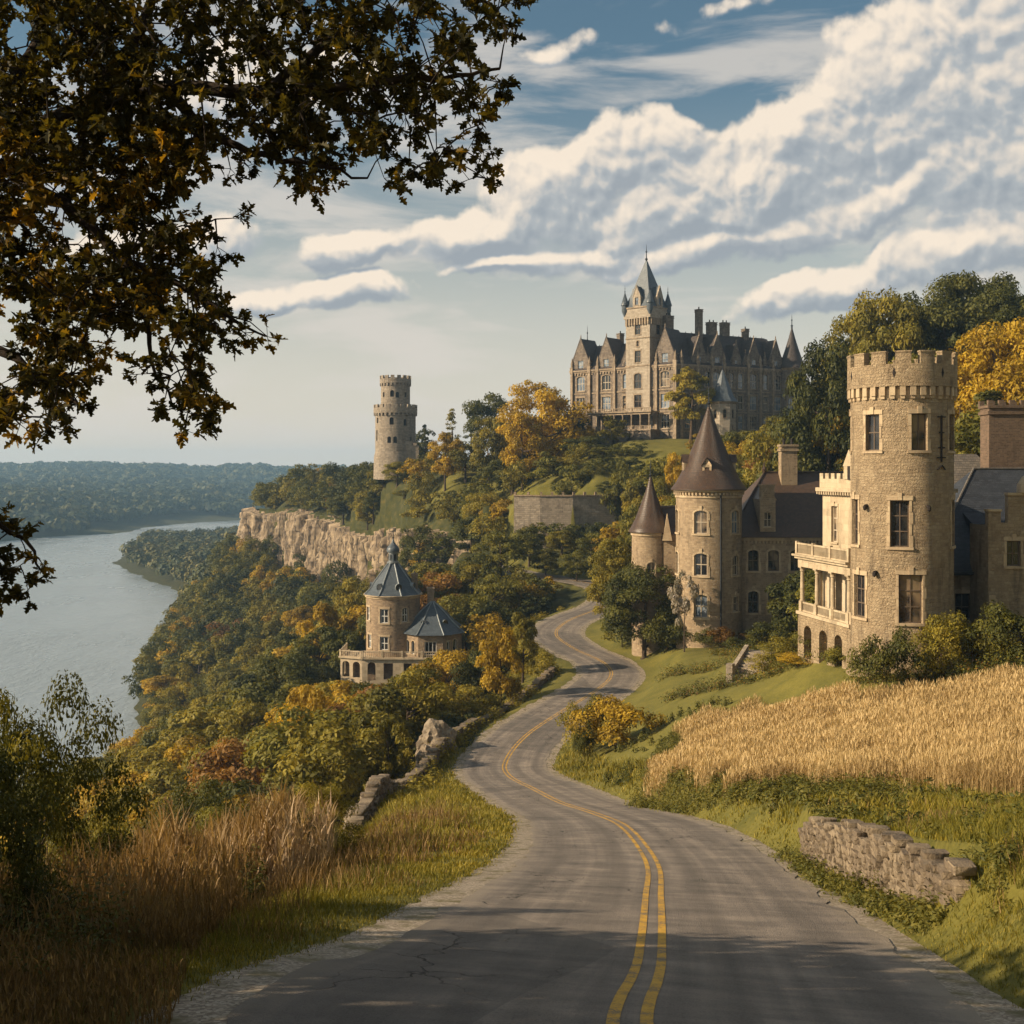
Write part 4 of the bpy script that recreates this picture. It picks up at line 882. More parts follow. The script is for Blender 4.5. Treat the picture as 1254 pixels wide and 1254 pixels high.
# ================================================================ the chateau on the hill
def build_chateau():
    K = Vector((40.5, 270.0)); aL = Vector((.766, -.643)); aR = Vector((.883, .469))      # nearest corner, directions of the two fronts
    LL, LR = 32.3, 36.6; z0, ze = 4.5, 26.0
    root = empty('chateau', (K.x, K.y, 7.0), 'vast brownstone chateau on the hilltop with steep gables, many chimneys and a tall spired tower', 'chateau')
    mats = (M_FRAMED, M_GLASSL, S_CHTRIM); win_mats = (M_FRAME, M_GLASSL, S_CHTRIM)
    oL = K - aL * LL
    wL = flat(oL, aL); wR = flat(K, aR)          # u runs left to right on both fronts
    s = .2075; rows = [(10.2, 13.7, 0), (15.2, 18.8, 0), (20.6, 24.4, 0)]
    # ---- wall openings
    colL = [(3.0, 2.6, 1), (11.2, 2.7, 1), (17.2, 1.8, 0), (28.9, 2.5, 1), (24.6, 1.5, 0)]
    colR = [(3.6, 2.2, 1), (9.6, 1.7, 0), (12.4, 2.3, 1), (17.2, 1.4, 0), (20.0, 1.5, 0), (24.2, 2.2, 1), (28.2, 1.4, 0), (32.2, 2.4, 1)]
    def front(mp, L, cols, nm):
        ops = []
        for (u, w, dbl) in cols:
            for i, (a, b, _) in enumerate(rows): ops.append((u - w / 2, u + w / 2, a, b, .55 if i == 2 else 0))
        ops.append((0, 0, 0, 0)) if False else None
        m = MB(); wall(m, mp, 0, L, z0, ze, ops, .4); m.build(nm, S_CHATEAU, root)
        for k, o in enumerate(ops):
            dbl = (o[1] - o[0]) > 2
            w = window(root, mp, *o, .4, 2 if not dbl else 3, 2, .13, win_mats, nu=1, trim=.28, key=False, pane_mat=[M_GLASSL, M_GLASS, M_GLASSL, M_GLASSC][k % 4])
        t = MB()
        for z in (9.3, 14.3, 19.7): t.bar(mp, -.12, L + .12, z, z + .32, -.16, -.004, 1)
        t.bar(mp, -.3, L + .3, ze - .75, ze - .35, -.28, -.004); t.bar(mp, -.4, L + .4, ze - .348, ze + .02, -.5, -.004)
        for i in range(int(L / .9)): u = .3 + .9 * i; t.bar(mp, u, u + .4, ze - 1.3, ze - .752, -.24, -.004)
        t.build('string_course', S_CHTRIM, root)
    front(wL, LL, colL, 'west_front'); front(wR, LR, colR, 'south_front')
    # projecting bays (pilaster strips and bay fronts)
    for mp, spans in ((wL, ((.0, .7), (5.6, 6.4), (8.3, 9.0), (13.6, 14.3), (26.2, 26.9), (31.6, 32.45))), (wR, ((1.0, 1.6), (6.0, 6.6), (10.4, 10.9), (14.2, 14.8), (22.0, 22.5), (26.0, 26.5), (30.2, 30.7)))):
        for a, b in spans:
            t = MB(); t.bar(mp, a, b, z0, ze - .8, -.55, -.005); t.bar(mp, a - .1, b + .1, ze - .8, ze + .9, -.65, .3)
            q = mp((a + b) / 2, 0, -.2); t.lathe([(.45, ze + .9), (.38, ze + 1.6), (.5, ze + 1.7), (0, ze + 3.6)], (q[0], q[1]), 6); t.build('buttress', S_CHTRIM, root)
    # main roofs: steep hips behind the gables
    nL = Vector((aL.y, -aL.x)); nR = Vector((aR.y, -aR.x)); zr = 34.0
    def wing_roof(o, a, L, n, dpt, zr, start=0, name='roof'):
        m = MB(); e = .5; P0 = o - a * (start) + n * e; P1 = o + a * (L + .4) + n * e; B0 = P0 - n * (dpt + 2 * e); B1 = P1 - n * (dpt + 2 * e)
        h = dpt / 2; r0 = P0 - n * (h + e) + a * (h * .45); r1 = P1 - n * (h + e) - a * (h * .45); tw = .8
        t3 = lambda p, z: (p.x, p.y, z)
        r0a, r0b, r1a, r1b = r0 + n * tw, r0 - n * tw, r1 + n * tw, r1 - n * tw
        m.face([t3(P0, ze), t3(P1, ze), t3(r1a, zr), t3(r0a, zr)]); m.face([t3(B1, ze), t3(B0, ze), t3(r0b, zr), t3(r1b, zr)])
        m.face([t3(B0, ze), t3(P0, ze), t3(r0a, zr), t3(r0b, zr)]); m.face([t3(P1, ze), t3(B1, ze), t3(r1b, zr), t3(r1a, zr)]); m.face([t3(r0a, zr), t3(r1a, zr), t3(r1b, zr), t3(r0b, zr)])
        m.build(name, R_CHAT, root)
        c = MB(); 
        for i in range(int(L / 2.2)): q = r0 + (r1 - r0) * (i + .5) / int(L / 2.2); c.lathe([(.08, zr), (.12, zr + .25), (0, zr + .7)], (q.x, q.y), 5)
        c.tube([t3(r0, zr + .1), t3(r1, zr + .1)], .16, 5); c.build('ridge_cresting', M_COPPER, root)
    wing_roof(oL, aL, LL, nL, 14, 32.8); wing_roof(K, aR, LR, nR, 14, 34.6, 0)
    # backs, so the place is whole from the side too
    m = MB(); bk = flat(oL - nL * 14, aL); e1 = oL - nL * 14
    wall(m, flat((e1.x, e1.y), nL), 0, 14, z0, ze, [(3, 4.6, 15.2, 18.8), (3, 4.6, 20.6, 24.2), (8.5, 10.1, 15.2, 18.8), (8.5, 10.1, 20.6, 24.2)], .4)
    e2 = K + aR * LR; wall(m, flat((e2.x, e2.y), -nR), 0, 14, z0, ze, []); wall(m, lambda u, z, d=0: (e1.x + aL.x * (LL - u), e1.y + aL.y * (LL - u), z), 0, LL - 4, z0, ze, [])
    b2 = e2 - nR * 14; wall(m, lambda u, z, d=0: (b2.x - aR.x * u, b2.y - aR.y * u, z), 0, LR - 4, z0, ze, []); m.build('rear_wall', S_CHATEAU, root)
    # ---- gables rising through the eaves
    for u, w, h in ((3.0, 5.2, 8.4), (11.2, 4.8, 8.2), (17.3, 2.4, 4.6), (28.9, 5.2, 9.2)):
        gable_dormer(root, wL, u, w, ze - .3, ze + h * .32, ze + h, 6.5, S_CHATEAU, R_CHAT, win_mats, (u - w * .17, u + w * .17, ze + .3, ze + h * .32 - .1), name='gable')
    for u, w, h in ((6.9, 4.2, 7.4), (12.6, 4.8, 7.9), (18.6, 3.0, 6.0), (24.3, 4.2, 7.4), (31.6, 4.2, 7.6), (9.6, 1.9, 3.6), (21.6, 1.8, 3.6), (28, 1.8, 3.4)):
        gable_dormer(root, wR, u, w, ze - .3, ze + h * .30, ze + h, 6.5, S_CHATEAU, R_CHAT, win_mats, (u - w * .17, u + w * .17, ze + .3, ze + h * .30 - .1), name='gable')
    # ---- great tower, set on its corner
    tc = Vector((34.2, 279.4)); hs = 3.7; rot = R(45) + R(2); cx, cy = tc
    zc = 37.6; zt_ = 40.6
    fac = []
    for k in range(4):
        a = Vector((math.cos(rot + k * math.pi / 2), math.sin(rot + k * math.pi / 2))); n = Vector((a.y, -a.x)); fac.append(flat(tc + n * hs - a * hs, a))
    m = MB()
    for k, mp in enumerate(fac):
        ops = [(hs - .9, hs + .9, 27.0, 29.9, .0), (hs - .35, hs + .35, 31.0, 32.4, .3), (hs - .85, hs + .85, 34.0, 37.0, .0), (hs - 1.1, hs + 1.1, 20.4, 24.2, .5), (hs - 1.1, hs + 1.1, 15.6, 18.8, 0)]
        wall(m, mp, 0, 2 * hs, 14, zc, ops, .35)
    m.build('tower_wall', S_CHTOW, root)
    for k, mp in enumerate(fac):
        for o in [(hs - .9, hs + .9, 27.0, 29.9, .0), (hs - .35, hs + .35, 31.0, 32.4, .3), (hs - .85, hs + .85, 34.0, 37.0, .0), (hs - 1.1, hs + 1.1, 20.4, 24.2, .5), (hs - 1.1, hs + 1.1, 15.6, 18.8, 0)]:
            window(root, mp, *o, .35, 2, 2, .12, mats, nu=1, trim=.25, key=False, pane_mat=M_GLASS)
        t = MB(); up = lambda u, z, d=0, mp=mp: mp(u, z, d)
        t.bar(mp, -.1, 2 * hs + .1, 26.0, 26.3, -.15, -.004); t.bar(mp, -.1, 2 * hs + .1, 33.0, 33.25, -.15, -.004)
        for i in range(9): u = (2 * hs) * (i + .28) / 9; t.bar(mp, u, u + .42, zc - 1.2, zc + .5, -.4, -.004)
        t.build('corbels', S_CHTRIM, root)
    m = MB(); h2 = hs + .42; f2 = []
    for k in range(4):
        a = Vector((math.cos(rot + k * math.pi / 2), math.sin(rot + k * math.pi / 2))); n = Vector((a.y, -a.x)); f2.append(flat(tc + n * h2 - a * h2, a))
    for mp in f2: wall(m, mp, 0, 2 * h2, zc + .5, zt_, []); 
    m.box(-h2, h2, -h2, h2, zt_, zt_ + .02, (cx, cy), rot); m.box(-h2 + .01, h2 - .01, -h2 + .01, h2 - .01, zc + .48, zc + .52, (cx, cy), rot); m.build('tower_parapet', S_CHTOW, root)
    t = MB(); t.box(-h2 - .2, h2 + .2, -h2 - .2, h2 + .2, zt_ + .025, zt_ + .35, (cx, cy), rot); t.box(-h2 - .1, h2 + .1, -h2 - .1, h2 + .1, zc + 1.2, zc + 1.4, (cx, cy), rot) if False else None
    t.build('tower_cornice', S_CHTRIM, root)
    m = MB(); pr = [(h2 * 1.414, zt_ + .36), (h2 * 1.25, zt_ + 1.3), (h2 * 1.0, zt_ + 3.4), (.28, zt_ + 12.4)]
    for i in range(3):
        for k in range(4):
            A_ = []
            for (rr, zz), kk in ((pr[i], k), (pr[i], k + 1), (pr[i + 1], k + 1), (pr[i + 1], k)):
                an = rot - math.pi * 3 / 4 + kk * math.pi / 2; A_.append((cx + rr * math.cos(an), cy + rr * math.sin(an), zz))
            m.face(A_)
    sp = m.build('spire', R_BLUE, root, angle=20); finial(root, (cx, cy), zt_ + 12.2, 4.6, M_COPPER, sp, .22)
    for mp in f2:
        gable_dormer(root, mp, h2, 2.4, zt_ + .3, zt_ + 2.9, zt_ + 5.6, 3.4, S_CHTOW, R_BLUE, mats, (h2 - .5, h2 + .5, zt_ + .8, zt_ + 2.7), name='spire_gable', pin=False)
    for k in range(4):
        an = rot - math.pi * 3 / 4 + k * math.pi / 2; q = (cx + (h2 * 1.33) * math.cos(an), cy + (h2 * 1.33) * math.sin(an))
        m = MB(); m.lathe([(.2, zt_ - 2.0), (.85, zt_ - .4), (.85, zt_ + .9), (1.05, zt_ + 1.0), (1.05, zt_ + 1.15), (0, zt_ + 4.6)], q, 10); o = m.build('pinnacle', R_BLUE, root); finial(root, q, zt_ + 4.3, 1.9, M_COPPER, o, .1)
    # ---- round corner turret at the far right and a small one at the far left
    tr = K + aR * (LR + .1) + nR * .4; m = MB(); mp = rnd((tr.x, tr.y), 3.3)
    ops = [(R(d) * 3.3 - .6, R(d) * 3.3 + .6, a, b, .4) for d in (-22, 40) for a, b in ((15.2, 18.4), (20.8, 24.0))]
    wall(m, mp, -math.pi * 3.3, math.pi * 3.3, z0, 26.2, ops, .35, du=.8); m.build('corner_turret', S_CHATEAU, root)
    for o in ops: window(root, mp, *o, .35, 2, 2, .12, mats, nu=2, trim=.25, key=False, pane_mat=M_GLASSL)
    m = MB(); m.lathe([(3.3, 25.7), (3.6, 26.0), (3.7, 26.3)], (tr.x, tr.y), 32); m.build('turret_cornice', S_CHTRIM, root)
    rf = cone_roof(root, (tr.x, tr.y), 3.8, 26.4, 37.2, R_CHAT, 'turret_roof', n=12); finial(root, (tr.x, tr.y), 37, 3.6, M_COPPER, rf, .2)
    finial(root, tuple(wL(3.0, 0, 3)[:2]), 33.5, 4.8, M_COPPER, None, .18)
    # ---- chimneys
    for mp, u, d, w, zt2, pots in ((wR, 2.6, 7, 2.0, 38.6, 2), (wR, 11.0, 5.5, 1.25, 40.6, 1), (wR, 16.2, 7, 2.2, 37.8, 2), (wR, 20.5, 7, 2.0, 38.0, 2), (wR, 26.5, 6, 1.2, 36.6, 1), (wL, 10.8, 7, 1.2, 35.6, 1), (wL, 15.4, 7, 1.5, 36.0, 1)):
        q = mp(u, 0, d); chimney(root, -w / 2 * 1.1, w / 2 * 1.1, -.75, .75, 29, zt2, S_CHATEAU, M_IRON, rot=math.atan2(aR.y, aR.x), c=(q[0], q[1]), pots=pots)
    # ---- veranda on an arched terrace in front of the left wing
    vd = 4.4; vo = oL + nL * vd; vp = flat(vo, aL); u0, u1 = 8.2, 27.5
    ops = [(11.5, 13.3, 5.0, 7.9, .9), (16.0, 18.2, 5.0, 8.0, 1.0), (20.2, 22.4, 5.0, 8.0, 1.0), (24.0, 26.0, 5.0, 7.8, .9)]
    m = MB(); wall(m, vp, u0, u1, 1.5, 9.6, ops, .8); m.bar(vp, u0 + .1, u1 - .1, 1.5, 9.3, 1.0, 1.1)
    pL, pR = vo + aL * u0, vo + aL * u1
    wall(m, lambda u, z, d=0: (pR.x - nL.x * u, pR.y - nL.y * u, z), 0, vd, 1.5, 9.6, [(1.2, 3.0, 5, 7.8, .8)], .5); wall(m, lambda u, z, d=0: (pL.x - nL.x * (vd - u), pL.y - nL.y * (vd - u), z), 0, vd, 1.5, 9.6, []); m.build('terrace_base', S_CHATEAU, root)
    m = MB(); m.bar(vp, u0 - .2, u1 + .2, 9.602, 9.95, -.25, vd - .7); m.build('terrace_floor', S_CHTRIM, root)
    n = 8
    for i in range(n):
        u = u0 + .5 + (u1 - u0 - 1) * i / (n - 1); m = MB(); c = vp(u, 0, .3); m.box(-.26, .26, -.26, .26, 9.955, 10.7, (c[0], c[1]), math.atan2(aL.y, aL.x)); m.lathe([(.22, 10.7), (.18, 13.3), (.3, 13.5), (.3, 13.7)], (c[0], c[1]), 8); m.build('column', S_CHTRIM, root)
    m = MB(); m.bar(vp, u0, u1, 13.7, 14.2, .05, .6); m.bar(vp, u0 - .4, u1 + .4, 14.202, 14.5, -.35, vd - .7); m.build('veranda_roof', S_CHTRIM, root)
    m = MB(); balustrade(m, vp, u0 - .1, u1 + .1, 14.503, 15.3, -.15, .18, .34, bays=7, step=.5); m.build('veranda_railing', S_CHTRIM, root)
    m = MB(); balustrade(m, vp, u0 + .1, u1 - .1, 9.955, 10.9, .15, .18, .34, bays=7, step=.5); m.build('terrace_railing', S_CHTRIM, root)
    return root
build_chateau()

def build_gate_turret():
    c = (50.2, 262.0); Rr = 3.2; root = empty('octagonal_turret', (c[0], c[1], 6), 'small pale octagonal turret with a blue slate spire in front of the chateau', 'turret')
    zt = 16.0; m = MB()
    for k in range(8):
        t0 = R(-22.5 + 45 * k); p0 = Vector((c[0] + Rr * math.sin(t0), c[1] - Rr * math.cos(t0))); t1 = t0 + R(45); p1 = Vector((c[0] + Rr * math.sin(t1), c[1] - Rr * math.cos(t1)))
        mp = flat(p0, p1 - p0); L = (p1 - p0).length; ops = [(L / 2 - .4, L / 2 + .4, 12.2, 14.2, .35)] + ([(L / 2 - .25, L / 2 + .25, 9, 10.4, 0)] if k % 2 == 1 else [])
        wall(m, mp, 0, L, 3.5, zt, ops, .3)
        if k in (7, 0, 1, 2, 6):
            for o in ops: window(root, mp, *o, **{'depth': .3} if len(o) == 5 and o[4] else {'depth': .3}, nx=1, ny=2, fr=.09, mats=(M_FRAMED, M_GLASS, S_CHTRIM), nu=1, trim=.16, key=False)
    m.build('turret_wall', S_CHTOW, root)
    m = MB(); m.lathe([(Rr, zt - .5), (Rr + .35, zt - .1), (Rr + .35, zt + .1), (Rr, zt + .15)], c, 8, R(-22.5), R(337.5)); m.build('cornice', S_CHTRIM, root, angle=20)
    m = MB(); m.lathe([(Rr + .5, zt + .12), (Rr * .82, zt + 1.6), (Rr * .55, zt + 3.8), (.12, zt + 7.8)], c, 8, R(-22.5), R(337.5)); r = m.build('spire', R_BLUE, root, angle=20); finial(root, c, zt + 7.6, 2.6, M_COPPER, r, .14)
build_gate_turret()

# ================================================================ ruined round keep on the bluff
def build_keep():
    c = (-35.0, 330.0); s = 330 / F; zt = lambda py: (HY - py) * s
    root = empty('keep_tower', (c[0], c[1], 3), 'ruined two-tier round stone tower with battlements standing alone on the bluff', 'tower')
    mats = (M_IRON, M_GLASS, S_KEEP)
    R1, R2 = 6.05, 4.35; mp = rnd(c, R1)
    def hole(d, Rr, a, b, w, ar): return (R(d) * Rr - w, R(d) * Rr + w, zt(b), zt(a), ar)
    ops = [hole(-5, R1, 512, 521, .62, .5), hole(35, R1, 514, 522, .6, .5), hole(-12, R1, 535, 543, .55, .5), hole(5, R1, 535, 543, .55, .5), hole(55, R1, 535, 545, .4, .3), hole(-60, R1, 527, 540, .4, .3), hole(-55, R1, 512, 519, .4, .3)]
    m = MB(); wall(m, mp, -math.pi * R1, math.pi * R1, -3, zt(508), ops, .9, du=.7); m.lathe([(R1 - .9, -3), (R1 - .9, zt(506))], c, 32); m.build('lower_wall', S_KEEP, root)
    m = MB(); m.lathe([(R1 + .55, -3), (R1 + .4, zt(560)), (R1 + .02, zt(553))], c, 40); m.build('battered_base', S_KEEP, root)
    for o in ops: q = MB(); q.bar(mp, o[0], o[1], o[2], o[3], .5, .6, 3); q.build('window', M_IRON, root)  # near-black panel paints the darkness inside each opening
    m = MB(); Ra = R1 + .5; m2 = rnd(c, Ra)
    m.lathe([(R1 - .3, zt(508)), (Ra, zt(506.5)), (Ra, zt(500)), (Ra - .6, zt(500)), (Ra - .6, zt(504)), (0, zt(504))], c, 48)
    for i in range(30): u = 2 * math.pi * Ra * i / 30 - math.pi * Ra; m.bar(m2, u, u + .62, zt(509.5), zt(506.6), .05, .6)
    Lc = math.pi * Ra; battlement(m, m2, -Lc, Lc - .9, zt(499.9), .95, 1.35, .95, 0, .6, 0, 2); m.build('lower_parapet', S_KEEP, root)
    m3 = rnd(c, R2); ops = [hole(-8, R2, 479, 487, .6, .55), hole(14, R2, 481, 488, .55, .5), hole(-48, R2, 481, 487, .4, .3), hole(50, R2, 481, 487, .4, .3)]
    m = MB(); wall(m, m3, -math.pi * R2, math.pi * R2, zt(504), zt(470), ops, .7, du=.6); m.build('upper_wall', S_KEEP, root)
    for o in ops: q = MB(); q.bar(m3, o[0], o[1], o[2], o[3], .4, .5, 3); q.build('window', M_IRON, root)  # upper openings: inner darkness painted by the same dark panels
    m = MB(); Rb = R2 + .35; m4 = rnd(c, Rb); m.lathe([(R2 - .2, zt(472)), (Rb, zt(470)), (Rb, zt(464.5)), (Rb - .55, zt(464.5)), (Rb - .55, zt(468)), (0, zt(468))], c, 40)
    for i in range(24): u = 2 * math.pi * Rb * i / 24 - math.pi * Rb; m.bar(m4, u, u + .55, zt(473), zt(470.1), .03, .4)
    battlement(m, m4, -math.pi * Rb, math.pi * Rb - .8, zt(464.4), .95, 1.15, .85, 0, .55, 0, 2); m.build('upper_parapet', S_KEEP, root)
    q = MB(); q.box(-33.5, -27.6, 325.2, 326.2, -1, zt(546)); q.box(-31.5, -29.5, 325.1, 326.3, zt(546), zt(541)); q.box(-29.3, -28.2, 325.0, 326.4, zt(546) + .01, zt(543)); q.build('ruined_wall', S_KEEP, root)
build_keep()

# ================================================================ villa among the trees
def build_villa():
    c = (-18.4, 170.0); s = 170 / F; zt = lambda py: (HY - py) * s; Rr = 4.15; mp = rnd(c, Rr)
    root = empty('villa', (c[0], c[1], -33.5), 'stone villa with a ribbed blue grey tower roof and arcaded terrace in the woods', 'villa')
    mats = (M_FRAMEW, M_GLASS, S_TRIM)
    def op(px, w, a, b, ar=0): d = math.asin(max(-.99, min(.99, (px - 481.5) / 33.0))); return (d * Rr - w, d * Rr + w, zt(b), zt(a), ar)
    ops = [op(474, .68, 742, 759), op(499, .5, 741, 758, .4), op(453, .5, 741, 757, .0), op(474, .68, 775, 791), op(455, .5, 774, 790)]
    m = MB(); wall(m, mp, -math.pi * Rr, math.pi * Rr, -37, zt(729), ops, .35, du=.5); m.build('tower_wall', S_VILLA, root)
    for o in ops: window(root, mp, *o, .35, 2, 2, .13, mats, nu=3, trim=.2, key=False, pane_mat=M_GLASS)
    m = MB(); m.lathe([(Rr, zt(731)), (Rr + .15, zt(730)), (Rr + .15, zt(728.5)), (Rr + .4, zt(727.5)), (Rr + .4, zt(726.5)), (0, zt(726))], c, 40); m.build('cornice', S_TRIM, root)
    # ribbed bell-cast roof on eight sides
    zz = [(Rr + .42, 727), (Rr * .88, 720), (Rr * .68, 710), (Rr * .42, 699), (.75, 689)]
    m = MB(); m.lathe([(r, zt(p)) for r, p in zz], c, 8, R(-22.5), R(337.5)); rf = m.build('tower_roof', R_BLUE, root, angle=15)
    for k in range(8):
        t = R(-22.5 + 45 * k); m = MB(); m.tube([(c[0] + r * math.sin(t), c[1] - r * math.cos(t), zt(p) + .05) for r, p in zz], .12, 6); m.build('roof_rib', M_LEAD, root, rf)
    m = MB(); m.lathe([(.95, zt(689.5)), (.95, zt(688)), (.72, zt(687.5)), (.68, zt(677)), (.95, zt(676)), (.95, zt(675))], c, 12); 
    la = m.build('lantern', M_LEAD, root)
    for k in range(6): t = R(30 + 60 * k); q = MB(); mq = rnd(c, .71); q.bar(mq, t * .71 - .16, t * .71 + .16, zt(686), zt(678.5), -.03, .02); q.build('lantern_window', M_GLASS, root, la)
    m = MB(); m.lathe([(1.0, zt(675)), (1.02, zt(673)), (.86, zt(670)), (.5, zt(667)), (.25, zt(664)), (.1, zt(660))], c, 16); cp = m.build('cupola', R_BLUE, root); finial(root, c, zt(661), 2.1, M_COPPER, cp, .09)
    q = MB(); q.box(c[0] - .45, c[0] + .45, c[1] - .03, c[1] + .03, zt(651), zt(650)); q.build('cross', M_COPPER, root, cp)
    for dg in (-30, 20, -75, 70):   # round roof dormers
        u = R(dg); dx, dy = math.sin(u), -math.cos(u); z = zt(717); rr = Rr * .86; m = MB(); ax = Vector((dx, dy, 0)); tx = Vector((-dy, dx, 0)); b0 = Vector((c[0] + dx * rr, c[1] + dy * rr, z))
        ring = [b0 + tx * .5 * math.cos(a) + Vector((0, 0, .6 * math.sin(a))) for a in [k * math.pi / 6 for k in range(12)]]
        for k in range(12): p0, p1 = ring[k], ring[(k + 1) % 12]; m.face([p0, p1, p1 - ax * 1.6, p0 - ax * 1.6])
        o = m.build('dormer', M_LEAD, root); q = MB(); q.face([p - ax * .08 for p in ring]); q.build('pane', M_GLASS, root, o)
    for px, y0, y1 in ((455.5, 700, 726), (507, 701, 724)):
        x = (px - HX) * s; m = MB(); m.box(x - .45, x + .45, 170.5, 171.5, zt(730), zt(y0 + 4)); m.box(x - .55, x + .55, 170.4, 171.6, zt(y0 + 4) + .002, zt(y0 + 2)); 
        m.lathe([(.16, zt(y0 + 2)), (.12, zt(y0 - 1)), (0, zt(y0 - 2))], (x, 171), 6); m.build('chimney', S_VILLA, root)
    # octagonal wing
    c2 = (-12.2, 169.0); r2 = 4.85; ez = zt(771)
    m = MB(); a0 = R(-22.5)
    for k in range(8):
        t0 = a0 + R(45) * k; p0 = Vector((c2[0] + r2 * math.sin(t0), c2[1] - r2 * math.cos(t0))); t1 = t0 + R(45); p1 = Vector((c2[0] + r2 * math.sin(t1), c2[1] - r2 * math.cos(t1)))
        fm = flat(p0, p1 - p0); L = (p1 - p0).length
        ops = {0: [(L / 2 - .9, L / 2 + .9, zt(795), zt(779), 0)], 7: [(L / 2 - .95, L / 2 - .2, zt(795), zt(779), .35), (L / 2 + .3, L / 2 + 1.05, zt(795), zt(779), .35)], 1: [(L / 2 - 1.1, L / 2 - .5, zt(794), zt(780), 0), (L / 2 + .1, L / 2 + .9, zt(794), zt(778), .4)]}.get(k, [])
        wall(m, fm, 0, L, -37, ez, ops, .3)
        for o in ops: window(root, fm, *o, .3, 3 if k == 0 else 1, 1, .12, mats, nu=1, trim=.16, key=False, hood=(k != 0))
    m.build('wing_wall', S_VILLA, root)
    m = MB(); pr = [(r2 + .55, ez - .05), (r2 * .72, ez + 1.4), (r2 * .38, ez + 3.1), (.2, zt(736))]; m.lathe(pr, c2, 8, a0, a0 + 2 * math.pi); rf = m.build('wing_roof', R_BLUE, root, angle=15)
    for k in range(8): t = a0 + R(45) * k; m = MB(); m.tube([(c2[0] + r * math.sin(t), c2[1] - r * math.cos(t), z + .05) for r, z in pr], .11, 6); m.build('roof_rib', M_LEAD, root, rf)
    for dg in (-20, 40):
        u = R(dg); m = MB(); b0 = Vector((c2[0] + math.sin(u) * 3.3, c2[1] - math.cos(u) * 3.3, ez + 1.5)); ax = Vector((math.sin(u), -math.cos(u), 0)); tx = Vector((math.cos(u), math.sin(u), 0))
        ring = [b0 + tx * .5 * math.cos(a) + Vector((0, 0, .5 * math.sin(a))) for a in [k * math.pi / 6 for k in range(12)]]
        for k in range(12): p0, p1 = ring[k], ring[(k + 1) % 12]; m.face([p0, p1, p1 - ax * 1.8, p0 - ax * 1.8])
        o = m.build('dormer', M_LEAD, root); q = MB(); q.face([p - ax * .08 for p in ring]); q.build('pane', M_GLASS, root, o)
    x = (527.5 - HX) * s; chimney(root, x - .5, x + .5, 169.6, 170.6, zt(745), zt(721), S_VILLA, M_IRON, pots=0)
    # arcaded terrace
    tf = [Vector((-25.9, 165.8)), Vector((-22.4, 164.2)), Vector((-10.5, 164.0)), Vector((-9.2, 166.0))]
    td = zt(801) + .2
    segs = [(tf[0], tf[1], [(.35, 1.6, -31.2, td - .45, .5), (2.2, 3.45, -31.2, td - .45, .5)]), (tf[1], tf[2], [(.8, 2.0, -31.6, td - .45, .5), (3.2, 4.6, -31.4, td - .6, 0), (6.2, 7.4, -31.4, td - .6, .0), (9.2, 10.6, -31.4, td - .6, 0)]), (tf[2], tf[3], [])]
    m = MB()
    for p0, p1, ops in segs: wall(m, flat(p0, p1 - p0), 0, (p1 - p0).length, -37, td, ops, .35)
    wall(m, flat((-25.9, 172), (0, -1)), 0, 6.2, -37, td, [(.9, 2.2, -31.2, td - .45, .5), (3.2, 4.8, -31.2, td - .45, .5)], .35)
    m.build('terrace_wall', S_PORCH, root)
    m = MB()
    m.face([(-25.9, 172, td), (-25.9, 165.8, td), (-22.4, 164.2, td), (-10.5, 164.0, td), (-9.2, 166, td), (-9.2, 172, td)]); 
    for p0, p1, _ in segs: f = flat(p0, p1 - p0); m.bar(f, -.2, (p1 - p0).length + .2, td + .003, td + .22, -.25, .5)
    f = flat((-25.9, 172), (0, -1)); m.bar(f, 0, 6.3, td + .003, td + .22, -.25, .5); m.build('terrace_floor', S_PORCH, root)
    m = MB()
    for p0, p1, _ in segs: f = flat(p0, p1 - p0); balustrade(m, f, 0, (p1 - p0).length, td + .223, td + 1.15, -.05, .16, .3, bays=max(1, int((p1 - p0).length / 2.4)), step=.3)
    balustrade(m, f, 0, 1, td + .223, td + 1.15) if False else None
    f = flat((-25.9, 172), (0, -1)); balustrade(m, f, 0, 6.1, td + .223, td + 1.15, -.05, .16, .3, bays=3, step=.3); m.build('terrace_railing', S_PORCH, root)
    m = MB(); m.box(-25.2, -10.8, 166.4, 166.6, -37, td - .1); m.build('inner_wall', S_VILLA, root)
build_villa()

# ================================================================ terrace retaining wall under the chateau
def build_retaining():
    root = empty('retaining_wall', (11, 236, -11), 'old stone retaining wall with a parapet below the chateau lawn', 'retaining wall')
    pts = [(.4, 236.5), (6, 235), (13, 234.6), (22.5, 236.5)]
    m = MB(); t = MB()
    for a, b in zip(pts[:-1], pts[1:]):
        f = flat(a, (b[0] - a[0], b[1] - a[1])); L = math.hypot(b[0] - a[0], b[1] - a[1]); m.bar(f, 0, L, -19, -5.75, 0, 1.0); t.bar(f, -.1, L + .05, -5.748, -5.45, -.2, 1.1)
        n = max(2, int(L / 2.2))
        for i in range(n): u = L * i / n; t.bar(f, u, u + .5, -5.448, -4.8, -.05, .5)
    m.build('wall_face', S_KEEP, root); t.build('coping', S_VILLA, root)
build_retaining()

